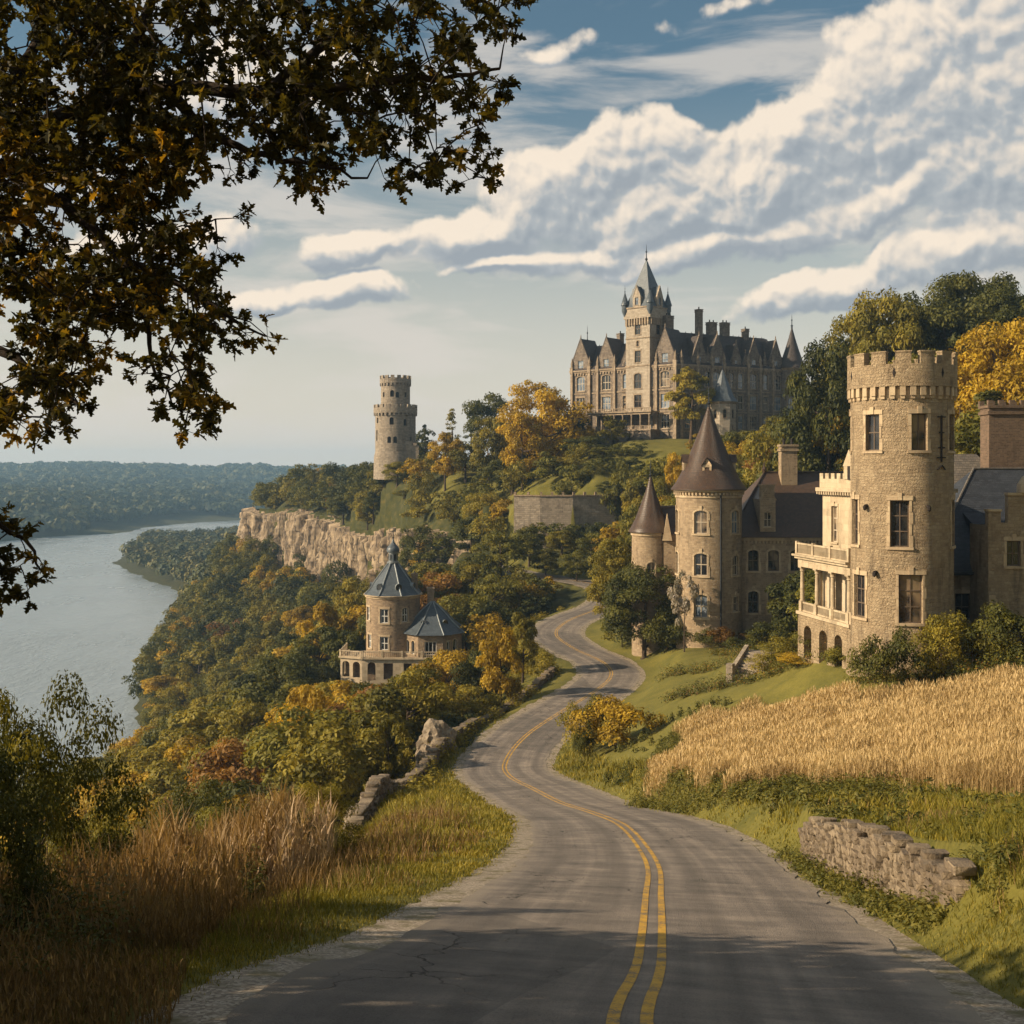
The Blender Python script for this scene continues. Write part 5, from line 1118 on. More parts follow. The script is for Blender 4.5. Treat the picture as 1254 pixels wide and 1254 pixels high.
# ================================================================ cliff faces
def n3v(t, p):
    n = t.new('ShaderNodeTexNoise'); t.l.new(p, n.inputs['Vector']); n.inputs['Scale'].default_value = .35; return n.outputs['Color']
def rock_mat():
    m, t, b, _ = newmat('cliff_rock'); p = geopos(t)
    mp = t.new('ShaderNodeMapping'); t.l.new(p, mp.inputs[0]); mp.inputs['Scale'].default_value = (.30, .30, .07)
    n1 = t.noise(mp.outputs[0], 1, 7, .65, 0.6); n2 = t.noise(p, .5, 6, .65)
    mp2 = t.new('ShaderNodeMapping'); t.l.new(p, mp2.inputs[0]); mp2.inputs['Scale'].default_value = (.05, .05, .7); n3 = t.noise(mp2.outputs[0], 1, 5, .6)
    mp3 = t.new('ShaderNodeMapping'); t.l.new(p, mp3.inputs[0]); mp3.inputs['Scale'].default_value = (.42, .42, .06)
    crk = t.voro(t.vm('ADD', mp3.outputs[0], t.vm('MULTIPLY', n3v(t, p), (.5, .5, .5))), 1.0, feature='DISTANCE_TO_EDGE')
    f = t.m('ADD', t.m('MULTIPLY', n1, .5), t.m('ADD', t.m('MULTIPLY', n2, .35), t.m('MULTIPLY', n3, .25)))
    c = t.ramp(f, [(.42, (.045, .034, .024)), (.51, (.20, .148, .096)), (.64, (.38, .29, .185))]); c = t.mix(t.m('MULTIPLY', t.ss(crk, 0, .07, 1, 0), .8), c, (.035, .027, .02, 1)); t.l.new(c, b.inputs['Base Color'])
    bump(t, b, f, 1, 1.6); return m
M_ROCK = rock_mat()
def build_cliff(name, pts, seed, amp=1.0):
    """pts: (x, y, ztop, zbot) along the face, left to right"""
    pts = np.array(pts, float); L = np.concatenate([[0], np.cumsum(np.hypot(*np.diff(pts[:, :2], axis=0).T))]); n = int(L[-1] / .55); s = np.linspace(0, L[-1], n)
    x = np.interp(s, L, pts[:, 0]); y = np.interp(s, L, pts[:, 1]); zt = np.interp(s, L, pts[:, 2]) + (fbm(s / 9, s * 0, 3, seed) - .5) * 4; zb = np.interp(s, L, pts[:, 3]) - 8
    tx = np.gradient(x); ty = np.gradient(y); l = np.hypot(tx, ty); nx, ny = ty / l, -tx / l
    m = 44; V = []
    for j in range(m):
        f = j / (m - 1); z = zb + (zt - zb) * f
        sw = s + (fbm(s / 5, z / 6, 2, seed + 13) - .5) * 3
        blk = vnoise(np.floor(sw / 2.6) * 7.3, np.floor(z / 3.4 + vnoise(np.floor(sw / 2.6) * 3.1, s * 0, 4) * 2) * 5.1, seed + 21)      # blocky buttresses
        col = np.abs(fbm(s / 6.0, s * 0 + f * .6, 4, seed + 3) - .5) * 2           # deep vertical clefts
        led = fbm(s / 16, z / 2.2, 3, seed + 5); fine = fbm(s / 1.7, z / 3.0, 3, seed + 9)
        out = 1.0 - 2.2 * f + np.minimum(col * 3.4, 1) ** .6 * 6.0 - 3 + (led - .5) * 1.6 + (blk - .5) * 2.6 + (fine - .5) * 1.3 + (f > .97) * -4.5
        out = out * amp
        V.append(np.c_[x + nx * out, y + ny * out, z])
    V = np.concatenate(V); idx = np.arange(m * n).reshape(m, n)
    Fq = np.c_[idx[:-1, :-1].ravel(), idx[:-1, 1:].ravel(), idx[1:, 1:].ravel(), idx[1:, :-1].ravel()]
    tag(mesh_np(name, V, Fq, M_ROCK, smooth=False), kind='structure')
build_cliff('cliff', CLIFF_A, 5)
# ================================================================ foliage
def foliage_mat(name, stops, trans=.35, sat=1):
    """stops: three colours, dark to light"""
    m, t, b, out = newmat(name)
    at = t.new('ShaderNodeAttribute'); at.attribute_name = 'tone'
    oi = t.new('ShaderNodeObjectInfo').outputs['Random']; ri = t.new('ShaderNodeNewGeometry').outputs['Random Per Island']
    f = t.m('ADD', t.m('MULTIPLY', at.outputs['Fac'], .55), t.m('ADD', t.m('MULTIPLY', oi, .28), t.m('MULTIPLY', ri, .30)))
    c = t.ramp(f, [(.12, stops[0]), (.55, stops[1]), (.98, stops[2])])
    b.inputs['Roughness'].default_value = .6; b.inputs['Specular IOR Level'].default_value = .22
    t.l.new(c, b.inputs['Base Color'])
    tr = t.new('ShaderNodeBsdfTranslucent'); t.l.new(t.mix(1.0, c, (1.25, 1.1, .55, 1), 'MULTIPLY'), tr.inputs[0])
    mx = t.new('ShaderNodeMixShader'); mx.inputs[0].default_value = trans
    t.l.new(b.outputs[0], mx.inputs[1]); t.l.new(tr.outputs[0], mx.inputs[2]); t.l.new(mx.outputs[0], out.inputs[0]); return m
F_GREEN = foliage_mat('green_leaves', [(.050, .056, .012), (.125, .122, .020), (.25, .215, .030)])
F_DARK = foliage_mat('dark_green_leaves', [(.032, .038, .011), (.075, .080, .017), (.15, .142, .028)])
F_OLIVE = foliage_mat('olive_leaves', [(.080, .076, .012), (.20, .17, .022), (.36, .28, .034)])
F_GOLD = foliage_mat('golden_leaves', [(.15, .105, .012), (.37, .245, .018), (.58, .39, .030)])
F_RUST = foliage_mat('rusty_leaves', [(.09, .045, .014), (.21, .11, .024), (.33, .18, .035)])
F_PALE = foliage_mat('pale_blossom_leaves', [(.12, .11, .06), (.32, .28, .22), (.5, .44, .38)])
F_FRONT = foliage_mat('oak_leaves_painted_glow', [(.022, .022, .006), (.085, .070, .011), (.46, .26, .022)], .5)  # near black to orange: backlit glow painted into the leaf colour
M_BARK = plain_mat('grey_brown_bark', (.11, .08, .055), (.045, .032, .022), 9, .9, 0, .1, .04, .8)
M_BARKD = plain_mat('dark_bark', (.05, .038, .028), (.02, .015, .011), 14, .9, 0, .1, .02, .8)

def rand_dirs(n, rng):
    v = rng.normal(size=(n, 3)); return v / np.linalg.norm(v, axis=1)[:, None]
def leaf_quads(Pc, Nn, size, rng, aspect=.62):
    """one pointed four-cornered leaf (or spray of leaves) at each point, normal Nn"""
    n = len(Pc); a = np.cross(Nn, rand_dirs(n, rng)); a /= np.linalg.norm(a, axis=1)[:, None] + 1e-9; b = np.cross(Nn, a)
    size = np.asarray(size).reshape(-1, 1) * np.ones((n, 1)); w = size * aspect
    fold = Nn * size * .18
    V = np.stack([Pc - a * size, Pc + b * w * .8 + fold, Pc + a * size, Pc - b * w * .8 + fold], 1).reshape(-1, 3)
    return V, np.arange(n * 4, dtype=np.int32).reshape(n, 4)
def crown_points(rng, H, Wd, n_cl, per, z_lo=.28, shape='round', csize=.2):
    zc = (z_lo + 1) / 2 * H; rz = (1 - z_lo) / 2 * H; P_ = []; N_ = []; T_ = []; cen = []
    lob = rng.uniform(0, 6.28, 3)
    for i in range(n_cl):
        for _ in range(30):
            d = rand_dirs(1, rng)[0]; r = rng.uniform(.35, 1) ** .55
            an = math.atan2(d[1], d[0]); asym = 1 + .16 * math.sin(2 * an + lob[0]) + .13 * math.sin(3 * an + lob[1])
            if shape == 'cone':
                h = rng.uniform(0, 1) ** 1.3; rr = (1 - h) * .98 + .04; q = np.array([math.cos(an) * rr * Wd / 2 * r, math.sin(an) * rr * Wd / 2 * r, (z_lo + h * (1 - z_lo)) * H * .97]); break
            q = np.array([d[0] * r * Wd / 2 * asym, d[1] * r * Wd / 2 * asym, zc + d[2] * r * rz])
            if shape == 'round' and d[2] < -.75: continue
            if q[2] < z_lo * H * .9: continue
            break
        rad = csize * Wd * rng.uniform(.55, 1.15) * (.6 if shape == 'cone' else 1); cen.append((q, rad)); k = int(per * (rad / (csize * Wd)) ** 2) + 4
        dd = rand_dirs(k, rng); dd[:, 2] = np.where(dd[:, 2] < -.35, -dd[:, 2] * .6, dd[:, 2]); dd /= np.linalg.norm(dd, axis=1)[:, None]
        p = q + dd * rad * rng.uniform(.55, 1.06, (k, 1)) * np.array([1, 1, .8]); nn = dd * 1.0 + rand_dirs(k, rng) * .75 + np.array([0, 0, .25])
        P_.append(p); N_.append(nn / np.linalg.norm(nn, axis=1)[:, None]); T_.append(np.full(k, rng.uniform(0, 1)))
    return np.concatenate(P_), np.concatenate(N_), np.concatenate(T_), cen
def trunk_mesh(rng, H, Wd, cen, z_lo, thick=.035, nl=7):
    m = MB(); lean = rng.uniform(-.03, .03, 2) * H; top = Vector((lean[0], lean[1], H * .72)); r0 = thick * H
    path = [Vector((0, 0, -.06 * H)), Vector((0, 0, .02 * H)), Vector((lean[0] * .3, lean[1] * .3, z_lo * H)), Vector((lean[0] * .8, lean[1] * .8, .52 * H)), top]
    m.tube(path, [r0 * 1.7, r0 * 1.1, r0 * .85, r0 * .5, r0 * .12], 8)
    for (q, rad) in sorted(cen, key=lambda c: -c[1])[:nl]:
        z = max(z_lo * H * .8, min(q[2] - abs(q[0]) * .5 - .05 * H, .6 * H)); f = z / (H * .72); a = Vector((lean[0] * f, lean[1] * f, z)); b = Vector(q); mid = (a + b) / 2 + Vector((0, 0, -.03 * H))
        m.tube([a, mid, b], [r0 * .42, r0 * .26, r0 * .08], 5)
    return m
class TreeKind: pass
def make_tree_kind(nm, seed, H=12.0, Wd=9.0, n_cl=34, per=230, leaf=.34, z_lo=.2, shape='round', csize=.19, thick=.03):
    rng = np.random.default_rng(seed); p, n, t, cen = crown_points(rng, H, Wd, n_cl, per, z_lo, shape, csize)
    sz = leaf * rng.uniform(.55, 1.15, len(p)); V, Fq = leaf_quads(p, n, sz, rng); k = TreeKind(); k.name = nm; k.H = H; k.W = Wd
    o = mesh_np('crown', V, Fq, F_GREEN, attrs={'tone': np.repeat(t, 4)}); k.crown = o.data; COL.objects.unlink(o); bpy.data.objects.remove(o)
    o = trunk_mesh(rng, H, Wd, cen, z_lo, thick).build('trunk', M_BARK, None, angle=60); k.trunk = o.data; bpy.data.objects.remove(o); return k
ROUND = [make_tree_kind('broadleaf_tree', 100 + i, 12, w, 38, 250, .30, .14, 'round', .185) for i, w in enumerate((9.0, 10.5, 8.2, 9.6, 11))]
BIG = [make_tree_kind('broadleaf_tree', 150 + i, 16, 13, 95, 250, .28, .02, 'round', .15) for i in range(3)]
TALL = [make_tree_kind('tall_tree', 200 + i, 15, 8.0, 42, 240, .32, .15, 'round', .19) for i in range(2)]
CONE = [make_tree_kind('conifer_tree', 300 + i, 14, 7.0, 70, 130, .26, .06, 'cone', .2) for i in range(2)]
BUSH = [make_tree_kind('shrub', 400 + i, 3.0, 3.8, 26, 260, .105, .02, 'round', .22, .02) for i in range(3)]
SPARSE = [make_tree_kind('small_tree', 500 + i, 5, 4.4, 30, 120, .15, .25, 'round', .13, .02) for i in range(2)]
LOWD = [make_tree_kind('far_tree', 600 + i, 12, w, 24, 85, .50, .06, 'round', .22) for i, w in enumerate((10, 11.5, 9))]
def put_tree(kind, x, y, h, w, mat, label, cat='tree', group=None, name=None, z=None, rz=None, parts=True, sink=.2):
    z = ground(x, y) if z is None else z
    e = empty(name or kind.name, (x, y, z - sink), label, cat, group); sx_ = w / kind.W; e.scale = (sx_, sx_ * random.uniform(.9, 1.1), (h + sink) / kind.H); e.rotation_euler[2] = random.uniform(0, 6.28) if rz is None else rz
    for nm, me, mt in (('crown', kind.crown, mat), ('trunk', kind.trunk, M_BARK)):
        o = bpy.data.objects.new(nm, me); COL.objects.link(o); o.parent = e
        if nm == 'crown': o.material_slots[0].link = 'OBJECT'; o.material_slots[0].material = mat
    return e
HOUSE_K = 1.25
def hero(kind, px, py_top, D, w_px, mat, label, cat='tree', group=None, name=None, hmin=2.0, hmax=24):
    x = (px - HX) / F * D; gz = ground(x, D); h = (HY - py_top) / F * D - gz; h = max(hmin, min(hmax, h)); OCC.append((x, D, w_px / F * D * .42))
    return put_tree(kind, x, D, h, w_px / F * D * 1.0, mat, label, cat, group, name)
OCC = []
G_R = 'trees crowding the ridge between the keep and the chateau'; G_H = 'tall trees on the wooded hill behind the tower house'
hero(CONE[0], 520, 519, 326, 22, F_DARK, 'small dark conifer right beside the ruined keep')
hero(CONE[1], 553, 500, 306, 40, F_OLIVE, 'olive brown conifer rising on the ridge right of the keep', group=G_R)
hero(CONE[0], 577, 512, 312, 34, F_DARK, 'dark conifer behind the olive brown one on the ridge', group=G_R)
hero(ROUND[1], 602, 484, 302, 58, F_DARK, 'dark green broad tree topping the ridge between conifers and golden tree', group=G_R)
hero(ROUND[2], 545, 531, 292, 34, F_GOLD, 'small golden tree in front of the ridge trees', group=G_R)
hero(ROUND[0], 598, 512, 286, 50, F_OLIVE, 'yellow-green tree left of the big golden tree', group=G_R)
hero(BIG[0], 664, 467, 274, 92, F_GOLD, 'big golden tree left of the chateau, tallest of the ridge', group=G_R)
hero(ROUND[3], 640, 505, 268, 56, F_GOLD, 'golden-orange tree at the left foot of the biggest golden one', group=G_R)
hero(ROUND[0], 700, 505, 277, 48, F_DARK, 'dark tree tucked against the left end of the chateau', group=G_R)
hero(ROUND[1], 722, 535, 262, 58, F_DARK, 'dark round tree below the left corner of the chateau', group=G_R)
hero(ROUND[4], 570, 545, 294, 54, F_OLIVE, 'low olive tree on the grassy edge above the cliff', group=G_R)
hero(ROUND[2], 628, 555, 272, 52, F_DARK, 'dark green tree under the golden crowns on the ridge', group=G_R)
hero(ROUND[0], 683, 560, 258, 54, F_OLIVE, 'olive tree above the retaining wall, left end', group=G_R)
hero(TALL[1], 846, 451, 262, 46, F_OLIVE, 'upright green tree standing against the chateau front')
for px, py, D, w, mt, lb in ((457, 561, 334, 24, F_DARK, 'dark shrubby tree at the left foot of the ruined keep'), (486, 566, 321, 30, F_GREEN, 'green shrubby tree right in front of the ruined keep'), (512, 562, 320, 26, F_OLIVE, 'olive shrubby tree at the right foot of the ruined keep'), (440, 572, 368, 34, F_GREEN, 'green tree on the ridge left of the ruined keep'),
        (470, 584, 330, 28, F_DARK, 'dark tree on the slope below the ruined keep'), (450, 594, 350, 30, F_OLIVE, 'olive tree on the cliff edge below the ruined keep'), (496, 600, 310, 30, F_GREEN, 'green tree under the meadow by the keep'), (420, 588, 380, 36, F_DARK, 'dark tree on the cliff edge left of the keep')):
    hero(ROUND[int(px) % 5], px, py, D, w, mt, lb, group='small trees around the ruined keep', hmax=9)
for i, (px, py, D, w, mt, lb) in enumerate([(738, 548, 252, 34, F_GREEN, 'green tree left of the pale path below the chateau'), (762, 568, 236, 38, F_GREEN, 'round green tree above the right end of the retaining wall'), (792, 572, 226, 44, F_OLIVE, 'olive tree left of the tall brown cone roof'), (745, 590, 238, 28, F_DARK, 'small dark tree on the retaining wall lawn'),
        (812, 590, 214, 40, F_GREEN, 'green tree behind the small conical turret'), (828, 556, 214, 28, F_GOLD, 'golden tree showing left of the cone roof'), (888, 545, 214, 44, F_OLIVE, 'olive tree right of the cone roof'), (925, 528, 232, 60, F_OLIVE, 'broad yellow-green tree below the chateau right front'),
        (955, 512, 228, 50, F_OLIVE, 'yellow-green tree at the right foot of the chateau'), (905, 560, 196, 54, F_GREEN, 'green tree above the reddish brown roof'), (965, 545, 186, 52, F_DARK, 'dark tree behind the house chimney'), (775, 622, 196, 46, F_GREEN, 'green tree behind the small turret, lower one')]):
    hero(ROUND[i % 5], px, py, D, w, mt, lb, group='trees on the chateau slope')
for px, py, D, w, mt, lb in ((648, 646, 225, 42, F_GREEN, 'green tree under the left half of the retaining wall'), (688, 650, 221, 44, F_OLIVE, 'olive tree under the middle of the retaining wall'), (724, 654, 216, 40, F_GREEN, 'green tree under the right end of the retaining wall'), (748, 668, 208, 38, F_DARK, 'dark tree beyond the last road bend'), (668, 672, 213, 38, F_OLIVE, 'olive tree just above the vanishing end of the road'), (706, 676, 209, 34, F_GREEN, 'small green tree above the last road bend')):
    hero(ROUND[int(px) % 5], px, py, D, w, mt, lb, group='trees below the retaining wall')
for i, (k, px, py, D, w, mt, lb) in enumerate([(TALL[0], 1012, 418, 168, 92, F_DARK, 'big dark green tree left of the crenellated tower'), (ROUND[1], 1086, 354, 176, 92, F_OLIVE, 'olive tree rising right behind the crenellated tower'), (ROUND[4], 1165, 342, 178, 100, F_DARK, 'dark tree with the highest crown behind the tower'),
        (TALL[1], 1245, 352, 170, 84, F_DARK, 'dark tree at the right edge behind the golden one'), (TALL[0], 1222, 392, 140, 96, F_GOLD, 'large golden tree behind the brick chimney'), (ROUND[2], 1028, 512, 170, 48, F_GOLD, 'small golden tree left of the tower, above the brown roof'), (TALL[1], 1130, 362, 186, 96, F_DARK, 'dark green tree filling the gap between the olive and the highest crown'), (TALL[0], 1205, 338, 188, 100, F_DARK, 'tall dark tree far behind the large golden one'), (TALL[1], 1050, 392, 182, 80, F_OLIVE, 'olive tree just left of the tower battlements'), (ROUND[0], 1178, 452, 138, 60, F_GOLD, 'golden-orange lower tree between tower and chimney'),
        (ROUND[3], 1120, 430, 150, 80, F_GREEN, 'green tree hidden behind the tower battlements'), (ROUND[1], 985, 500, 172, 60, F_DARK, 'dark tree below the big one, above the house roof'), (ROUND[2], 1290, 400, 150, 90, F_GOLD, 'golden tree half outside the right edge'), (ROUND[0], 1060, 470, 176, 70, F_GREEN, 'green tree between the dark tree and the tower'), (ROUND[4], 945, 535, 172, 60, F_OLIVE, 'olive tree behind the chimney of the turreted house')]):
    hero(BIG[i % 3] if w > 75 else k, px, py, D, w * 1.22, mt, lb, group=G_H, hmax=34)
hero(BIG[1], 788, 692, 143, 92, F_DARK, 'dark leafy tree in front of the small conical turret'); hero(BIG[2], 752, 664, 160, 60, F_OLIVE, 'yellow-green tree left of the dark one before the turret'); hero(SPARSE[1], 838, 700, 134, 40, F_PALE, 'pale flowering shrub beside the round turret door', 'shrub', name='shrub')
hero(BUSH[0], 762, 738, 150, 56, F_GREEN, 'green bushy tree spreading over the lawn edge near the road'); hero(BUSH[1], 814, 736, 141, 60, F_DARK, 'dark low tree at the foot of the round turret')
hero(ROUND[3], 614, 768, 122, 52, F_GOLD, 'yellow bushy tree on the left edge of the bending road'); hero(ROUND[2], 640, 752, 136, 40, F_OLIVE, 'olive bush-like tree just behind the yellow roadside one')
hero(ROUND[0], 372, 846, 112, 66, F_GOLD, 'bright golden tree low on the left slope'); hero(ROUND[2], 395, 890, 98, 44, F_GOLD, 'smaller golden tree right below the bright golden one'); hero(SPARSE[0], 476, 874, 92, 62, F_OLIVE, 'small light green tree above the stone wall, left of the road')
hero(SPARSE[1], 528, 806, 150, 64, F_OLIVE, 'thin pale green tree in front of the villa terrace'); hero(SPARSE[0], 566, 812, 154, 44, F_OLIVE, 'thin tree at the right end of the villa'); hero(ROUND[4], 455, 842, 142, 52, F_DARK, 'dark tree below the arches of the villa'); hero(ROUND[1], 500, 846, 138, 54, F_DARK, 'dark round tree below the middle of the villa terrace')
hero(ROUND[0], 590, 812, 140, 36, F_GREEN, 'green tree right of the villa'); hero(ROUND[3], 560, 742, 190, 48, F_DARK, 'dark tree directly behind the villa wing'); hero(ROUND[1], 430, 712, 210, 60, F_OLIVE, 'olive tree left of the villa tower'); hero(ROUND[2], 398, 742, 195, 56, F_GOLD, 'yellowish tree left of the villa balustrade'); hero(ROUND[2], 540, 700, 215, 56, F_GOLD, 'golden tree right behind the villa tower roof')

# ---- the rest of the woods: one tree at a time, kept clear of what the view shows
PROT = [(412, 452, 838, 166), (452, 500, 822, 166), (500, 572, 800, 163), (440, 520, 655, 250), (300, 345, 668, 440), (345, 384, 690, 400), (384, 440, 705, 345), (440, 480, 690, 320), (490, 556, 690, 266), (453, 518, 561, 330), (505, 560, 600, 296), (455, 488, 608, 300), (630, 757, 640, 236), (640, 760, 606, 243),
        (832, 980, 530, 266), (700, 832, 541, 266), (740, 835, 560, 252), (685, 745, 735, 200), (772, 1020, 700, 165), (640, 800, 745, 175), (0, 310, 642, 1500), (560, 700, 770, 150), (300, 460, 566, 500)]
def clear_h(x, y, gz, h, w):
    px = HX + F * x / y; hw = w / 2 * F / y
    for a, b, lim, Dm in PROT:
        if y < Dm and px + hw > a + 3 and px - hw < b - 3:
            h = min(h, (HY - lim) / F * y - gz)
    if y > 290 and gz < -26 and (int(x * 7.3) % 11):
        for a, b, lim in ((293, 345, 674), (345, 384, 694), (384, 445, 713), (445, 490, 700)):
            if px + hw > a + 2 and px - hw < b - 2: h = min(h, (HY - lim) / F * y - gz)
    return h
ROADX = RC[:, 0]; ROADY = RC[:, 1]
PAD = [(-17, 169, 11.5), (25, 141, 10), (37, 146, 11), (46, 145, 10), (26.6, 75, 8), (34, 88, 13), (18.5, 147, 6), (-35, 330, 9), (42, 285, 12), (55, 285, 20), (30, 290, 20), (70, 290, 16), (42, 270, 12), (12, 240, 5)]
rng = np.random.default_rng(5); placed = []; TODO = []
def try_place(x, y, sp):
    if any((x - a) ** 2 + (y - b) ** 2 < (r + 1.5) ** 2 for a, b, r in PAD): return False
    for a, b, r in OCC:
        if (x - a) ** 2 + (y - b) ** 2 < (r + sp * .38) ** 2: return False
    dd, _ = road_dist(np.array([x]), np.array([y]))
    if dd[0] < 6.5: return False
    for a, b, s_ in placed:
        if (x - a) ** 2 + (y - b) ** 2 < (min(sp, s_)) ** 2: return False
    return True
ZONES = [  # name, x range, y range, tries, label text, group, palette weights (dark, green, olive, gold, rust), height
    ('left slope', (-118, 2), (84, 300), 4200, 'tree in the wood sloping down from the road to the river', (.20, .28, .31, .18, .03), (9, 14)),
    ('bluff top', (-128, -30), (318, 510), 5000, 'tree of the belt on top of the cliff', (.34, .34, .26, .04, .02), (10.5, 14.5)),
    ('below cliff', (-150, -30), (270, 480), 2600, 'tree of the wood at the foot of the cliff', (.42, .32, .20, .06, 0), (9, 13)),
    ('mid slope', (-40, 40), (186, 312), 8000, 'tree on the slope between the cliff and the chateau', (.30, .30, .24, .12, .04), (7, 12)),
    ('right hill', (34, 118), (118, 250), 2400, 'tree in the mass of the right-hand hill wood', (.42, .26, .14, .14, .04), (10, 17)),
    ('hill crest', (60, 130), (232, 330), 200, 'tree on the far side of the chateau hill', (.5, .3, .2, 0, 0), (9, 12))]
MATS = [F_DARK, F_GREEN, F_OLIVE, F_GOLD, F_RUST]; WORD = ['dark green', 'green', 'olive', 'golden', 'rusty brown']
cnt = 0
for zn, (xa, xb), (ya, yb), tries, txt, pal, (ha, hb) in ZONES:
    xs = rng.uniform(xa, xb, tries); ys = rng.uniform(ya, yb, tries); gzs = terrain_z(xs, ys)
    for x, y, gz in zip(xs, ys, gzs):
        if gz < -69.3: continue
        px = HX + F * x / y
        if px < -60 or px > 1330: continue
        sp = (5.3 + y * .012) * (.72 if zn in ('bluff top', 'mid slope') else 1)
        if zn == 'left slope' and (y > 300 or x > -2 - max(0, (100 - y)) * .1 or (y < 100 and x > -13)): continue
        if zn == 'mid slope' and (470 < px < 585 and 291 < y < 303): continue
        if not try_place(x, y, sp): continue
        h = rng.uniform(ha, hb); w = h * rng.uniform(.72, .95); h2 = clear_h(x, y, gz, h, w)
        if x < np.interp(y, ROADY[:-30], ROADX[:-30]) + 2 and y < 210:
            dr, zr_ = road_dist(np.array([x]), np.array([y])); dr = dr[0] if dr[0] < 1e6 else 99
            rz_ = np.interp(y, ROADY[:-30], RC[:-30, 2]); h2 = min(h2, rz_ + .46 * max(0, dr - 3.5 - w * .4) - gz + .8)
        if h2 < 3.2: continue
        if h2 < h: w *= max(.6, h2 / h); h = h2
        mi = rng.choice(5, p=np.array(pal) / sum(pal)); cn = rng.random() < .06 and mi < 2
        kd = CONE[cnt % 2] if cn else ROUND[int(rng.integers(5))]
        if y > 300 and not cn: kd = LOWD[int(rng.integers(3))]
        placed.append((x, y, sp * (h / hb) ** .5)); cnt += 1
        TODO.append((h / y, kd, x, y, h, w, mi, cn, zn, txt))
TODO.sort(key=lambda a: -a[0]); NB = 262
for _, kd, x, y, h, w, mi, cn, zn, txt in TODO[:NB]:
    put_tree(kd, x, y, h, w, MATS[mi], f"{WORD[mi]} {'conifer' if cn else 'broadleaf'} {txt}", group=f"{WORD[mi]} {'conifers' if cn else 'broadleaf trees'}, {zn}", name='conifer_tree' if cn else 'broadleaf_tree')
Vs = []; Ts = []; Is = []; rest = TODO[NB:]; zs = terrain_z(np.array([a[2] for a in rest]), np.array([a[3] for a in rest]))
for (_, kd, x, y, h, w, mi, cn, zn, txt), z in zip(rest, zs):
    k = LOWD[int(rng.integers(3))]; me = k.crown; co = np.empty(len(me.vertices) * 3, np.float32); me.vertices.foreach_get('co', co); co = co.reshape(-1, 3); tn = np.empty(len(me.vertices), np.float32); me.attributes['tone'].data.foreach_get('value', tn)
    a = rng.uniform(0, 6.28); ca_, sa_ = math.cos(a), math.sin(a); sxy = w / k.W; Vs.append(np.c_[(co[:, 0] * ca_ - co[:, 1] * sa_) * sxy + x, (co[:, 0] * sa_ + co[:, 1] * ca_) * sxy + y, co[:, 2] * h / k.H + z - .2]); Ts.append(tn * .7 + rng.uniform(0, .5)); Is.append(np.full(len(co) // 4, mi))
V = np.concatenate(Vs); tag(mesh_np('far_wood', V, np.arange(len(V), dtype=np.int32).reshape(-1, 4), MATS, attrs={'tone': np.concatenate(Ts)}, mat_idx=np.concatenate(Is)), 'farther trees of the woods around and above the cliff', 'wood', kind='stuff')
print('TREES', cnt)

# ---- far woods that read as one mass
def crowns_mass(name, X, Y, H, Wd, seed, per=26, leaf=1.5, mat=None, lift=0.25):
    rng = np.random.default_rng(seed); n = len(X); Z = terrain_z(X, Y)
    dd = rand_dirs(n * per, rng); dd[:, 2] = np.abs(dd[:, 2]) * 1.0 - .25 * (rng.random(n * per) < .3); rep = lambda a: np.repeat(a, per)
    rr = rng.uniform(.75, 1.08, n * per); p = np.c_[rep(X) + dd[:, 0] * rep(Wd) / 2 * rr, rep(Y) + dd[:, 1] * rep(Wd) / 2 * rr, rep(Z) + rep(H) * (.5 + .5 * dd[:, 2] * rr)]
    nn = dd + rand_dirs(n * per, rng) * .45; nn /= np.linalg.norm(nn, axis=1)[:, None]; V, Fq = leaf_quads(p, nn, leaf * rng.uniform(.6, 1.2, n * per) * rep(Wd) / 9, rng, .8)
    t = np.repeat(rep(rng.uniform(0, 1, n)), 4); o = mesh_np(name, V, Fq, mat, attrs={'tone': t}); return tag(o, kind='stuff')
def scatter(xa, xb, ya, yb, sp, rng):
    gx, gy = np.meshgrid(np.arange(xa, xb, sp), np.arange(ya, yb, sp)); x = gx.ravel() + rng.uniform(-.48, .48, gx.size) * sp; y = gy.ravel() + rng.uniform(-.48, .48, gx.size) * sp
    px = HX + F * x / y; k = (px > -60) & (px < 1310); return x[k], y[k]
F_FAR = foliage_mat('far_wood_leaves', [(.022, .034, .016), (.065, .075, .024), (.17, .14, .035)], .15)
rng = np.random.default_rng(9)
x, y = scatter(-430, -40, 430, 1420, 9.5, rng); z = terrain_z(x, y); k = (z > -69.2) & ((x < -128 - (y - 500) * .0) | (y > 540)) & (z < -20) & ((x < -60) | (z < -30)); x, y = x[k], y[k]
k = np.array([not any((a - b[0]) ** 2 + (c - b[1]) ** 2 < 30 for b in placed) for a, c in zip(x, y)]); x, y = x[k], y[k]
tag(crowns_mass('far_wood', x, y, rng.uniform(9, 14, len(x)), rng.uniform(9, 13, len(x)), 3, per=90, leaf=1.15, mat=F_FAR), 'autumn wood on the low point jutting into the river', 'wood')
x, y = scatter(-1500, 200, 1040, 3000, 21, rng); z = terrain_z(x, y); k = (z > -69.0) & ((y > 1560) | (x < -470)) & ((HX + F * x / y) < 700); x, y = x[k], y[k]; print('FAR', len(x))
tag(crowns_mass('far_wood', x, y, rng.uniform(10, 20, len(x)), rng.uniform(20, 30, len(x)), 4, per=64, leaf=1.5, mat=F_FAR), 'forest covering the hills across the river', 'forest')
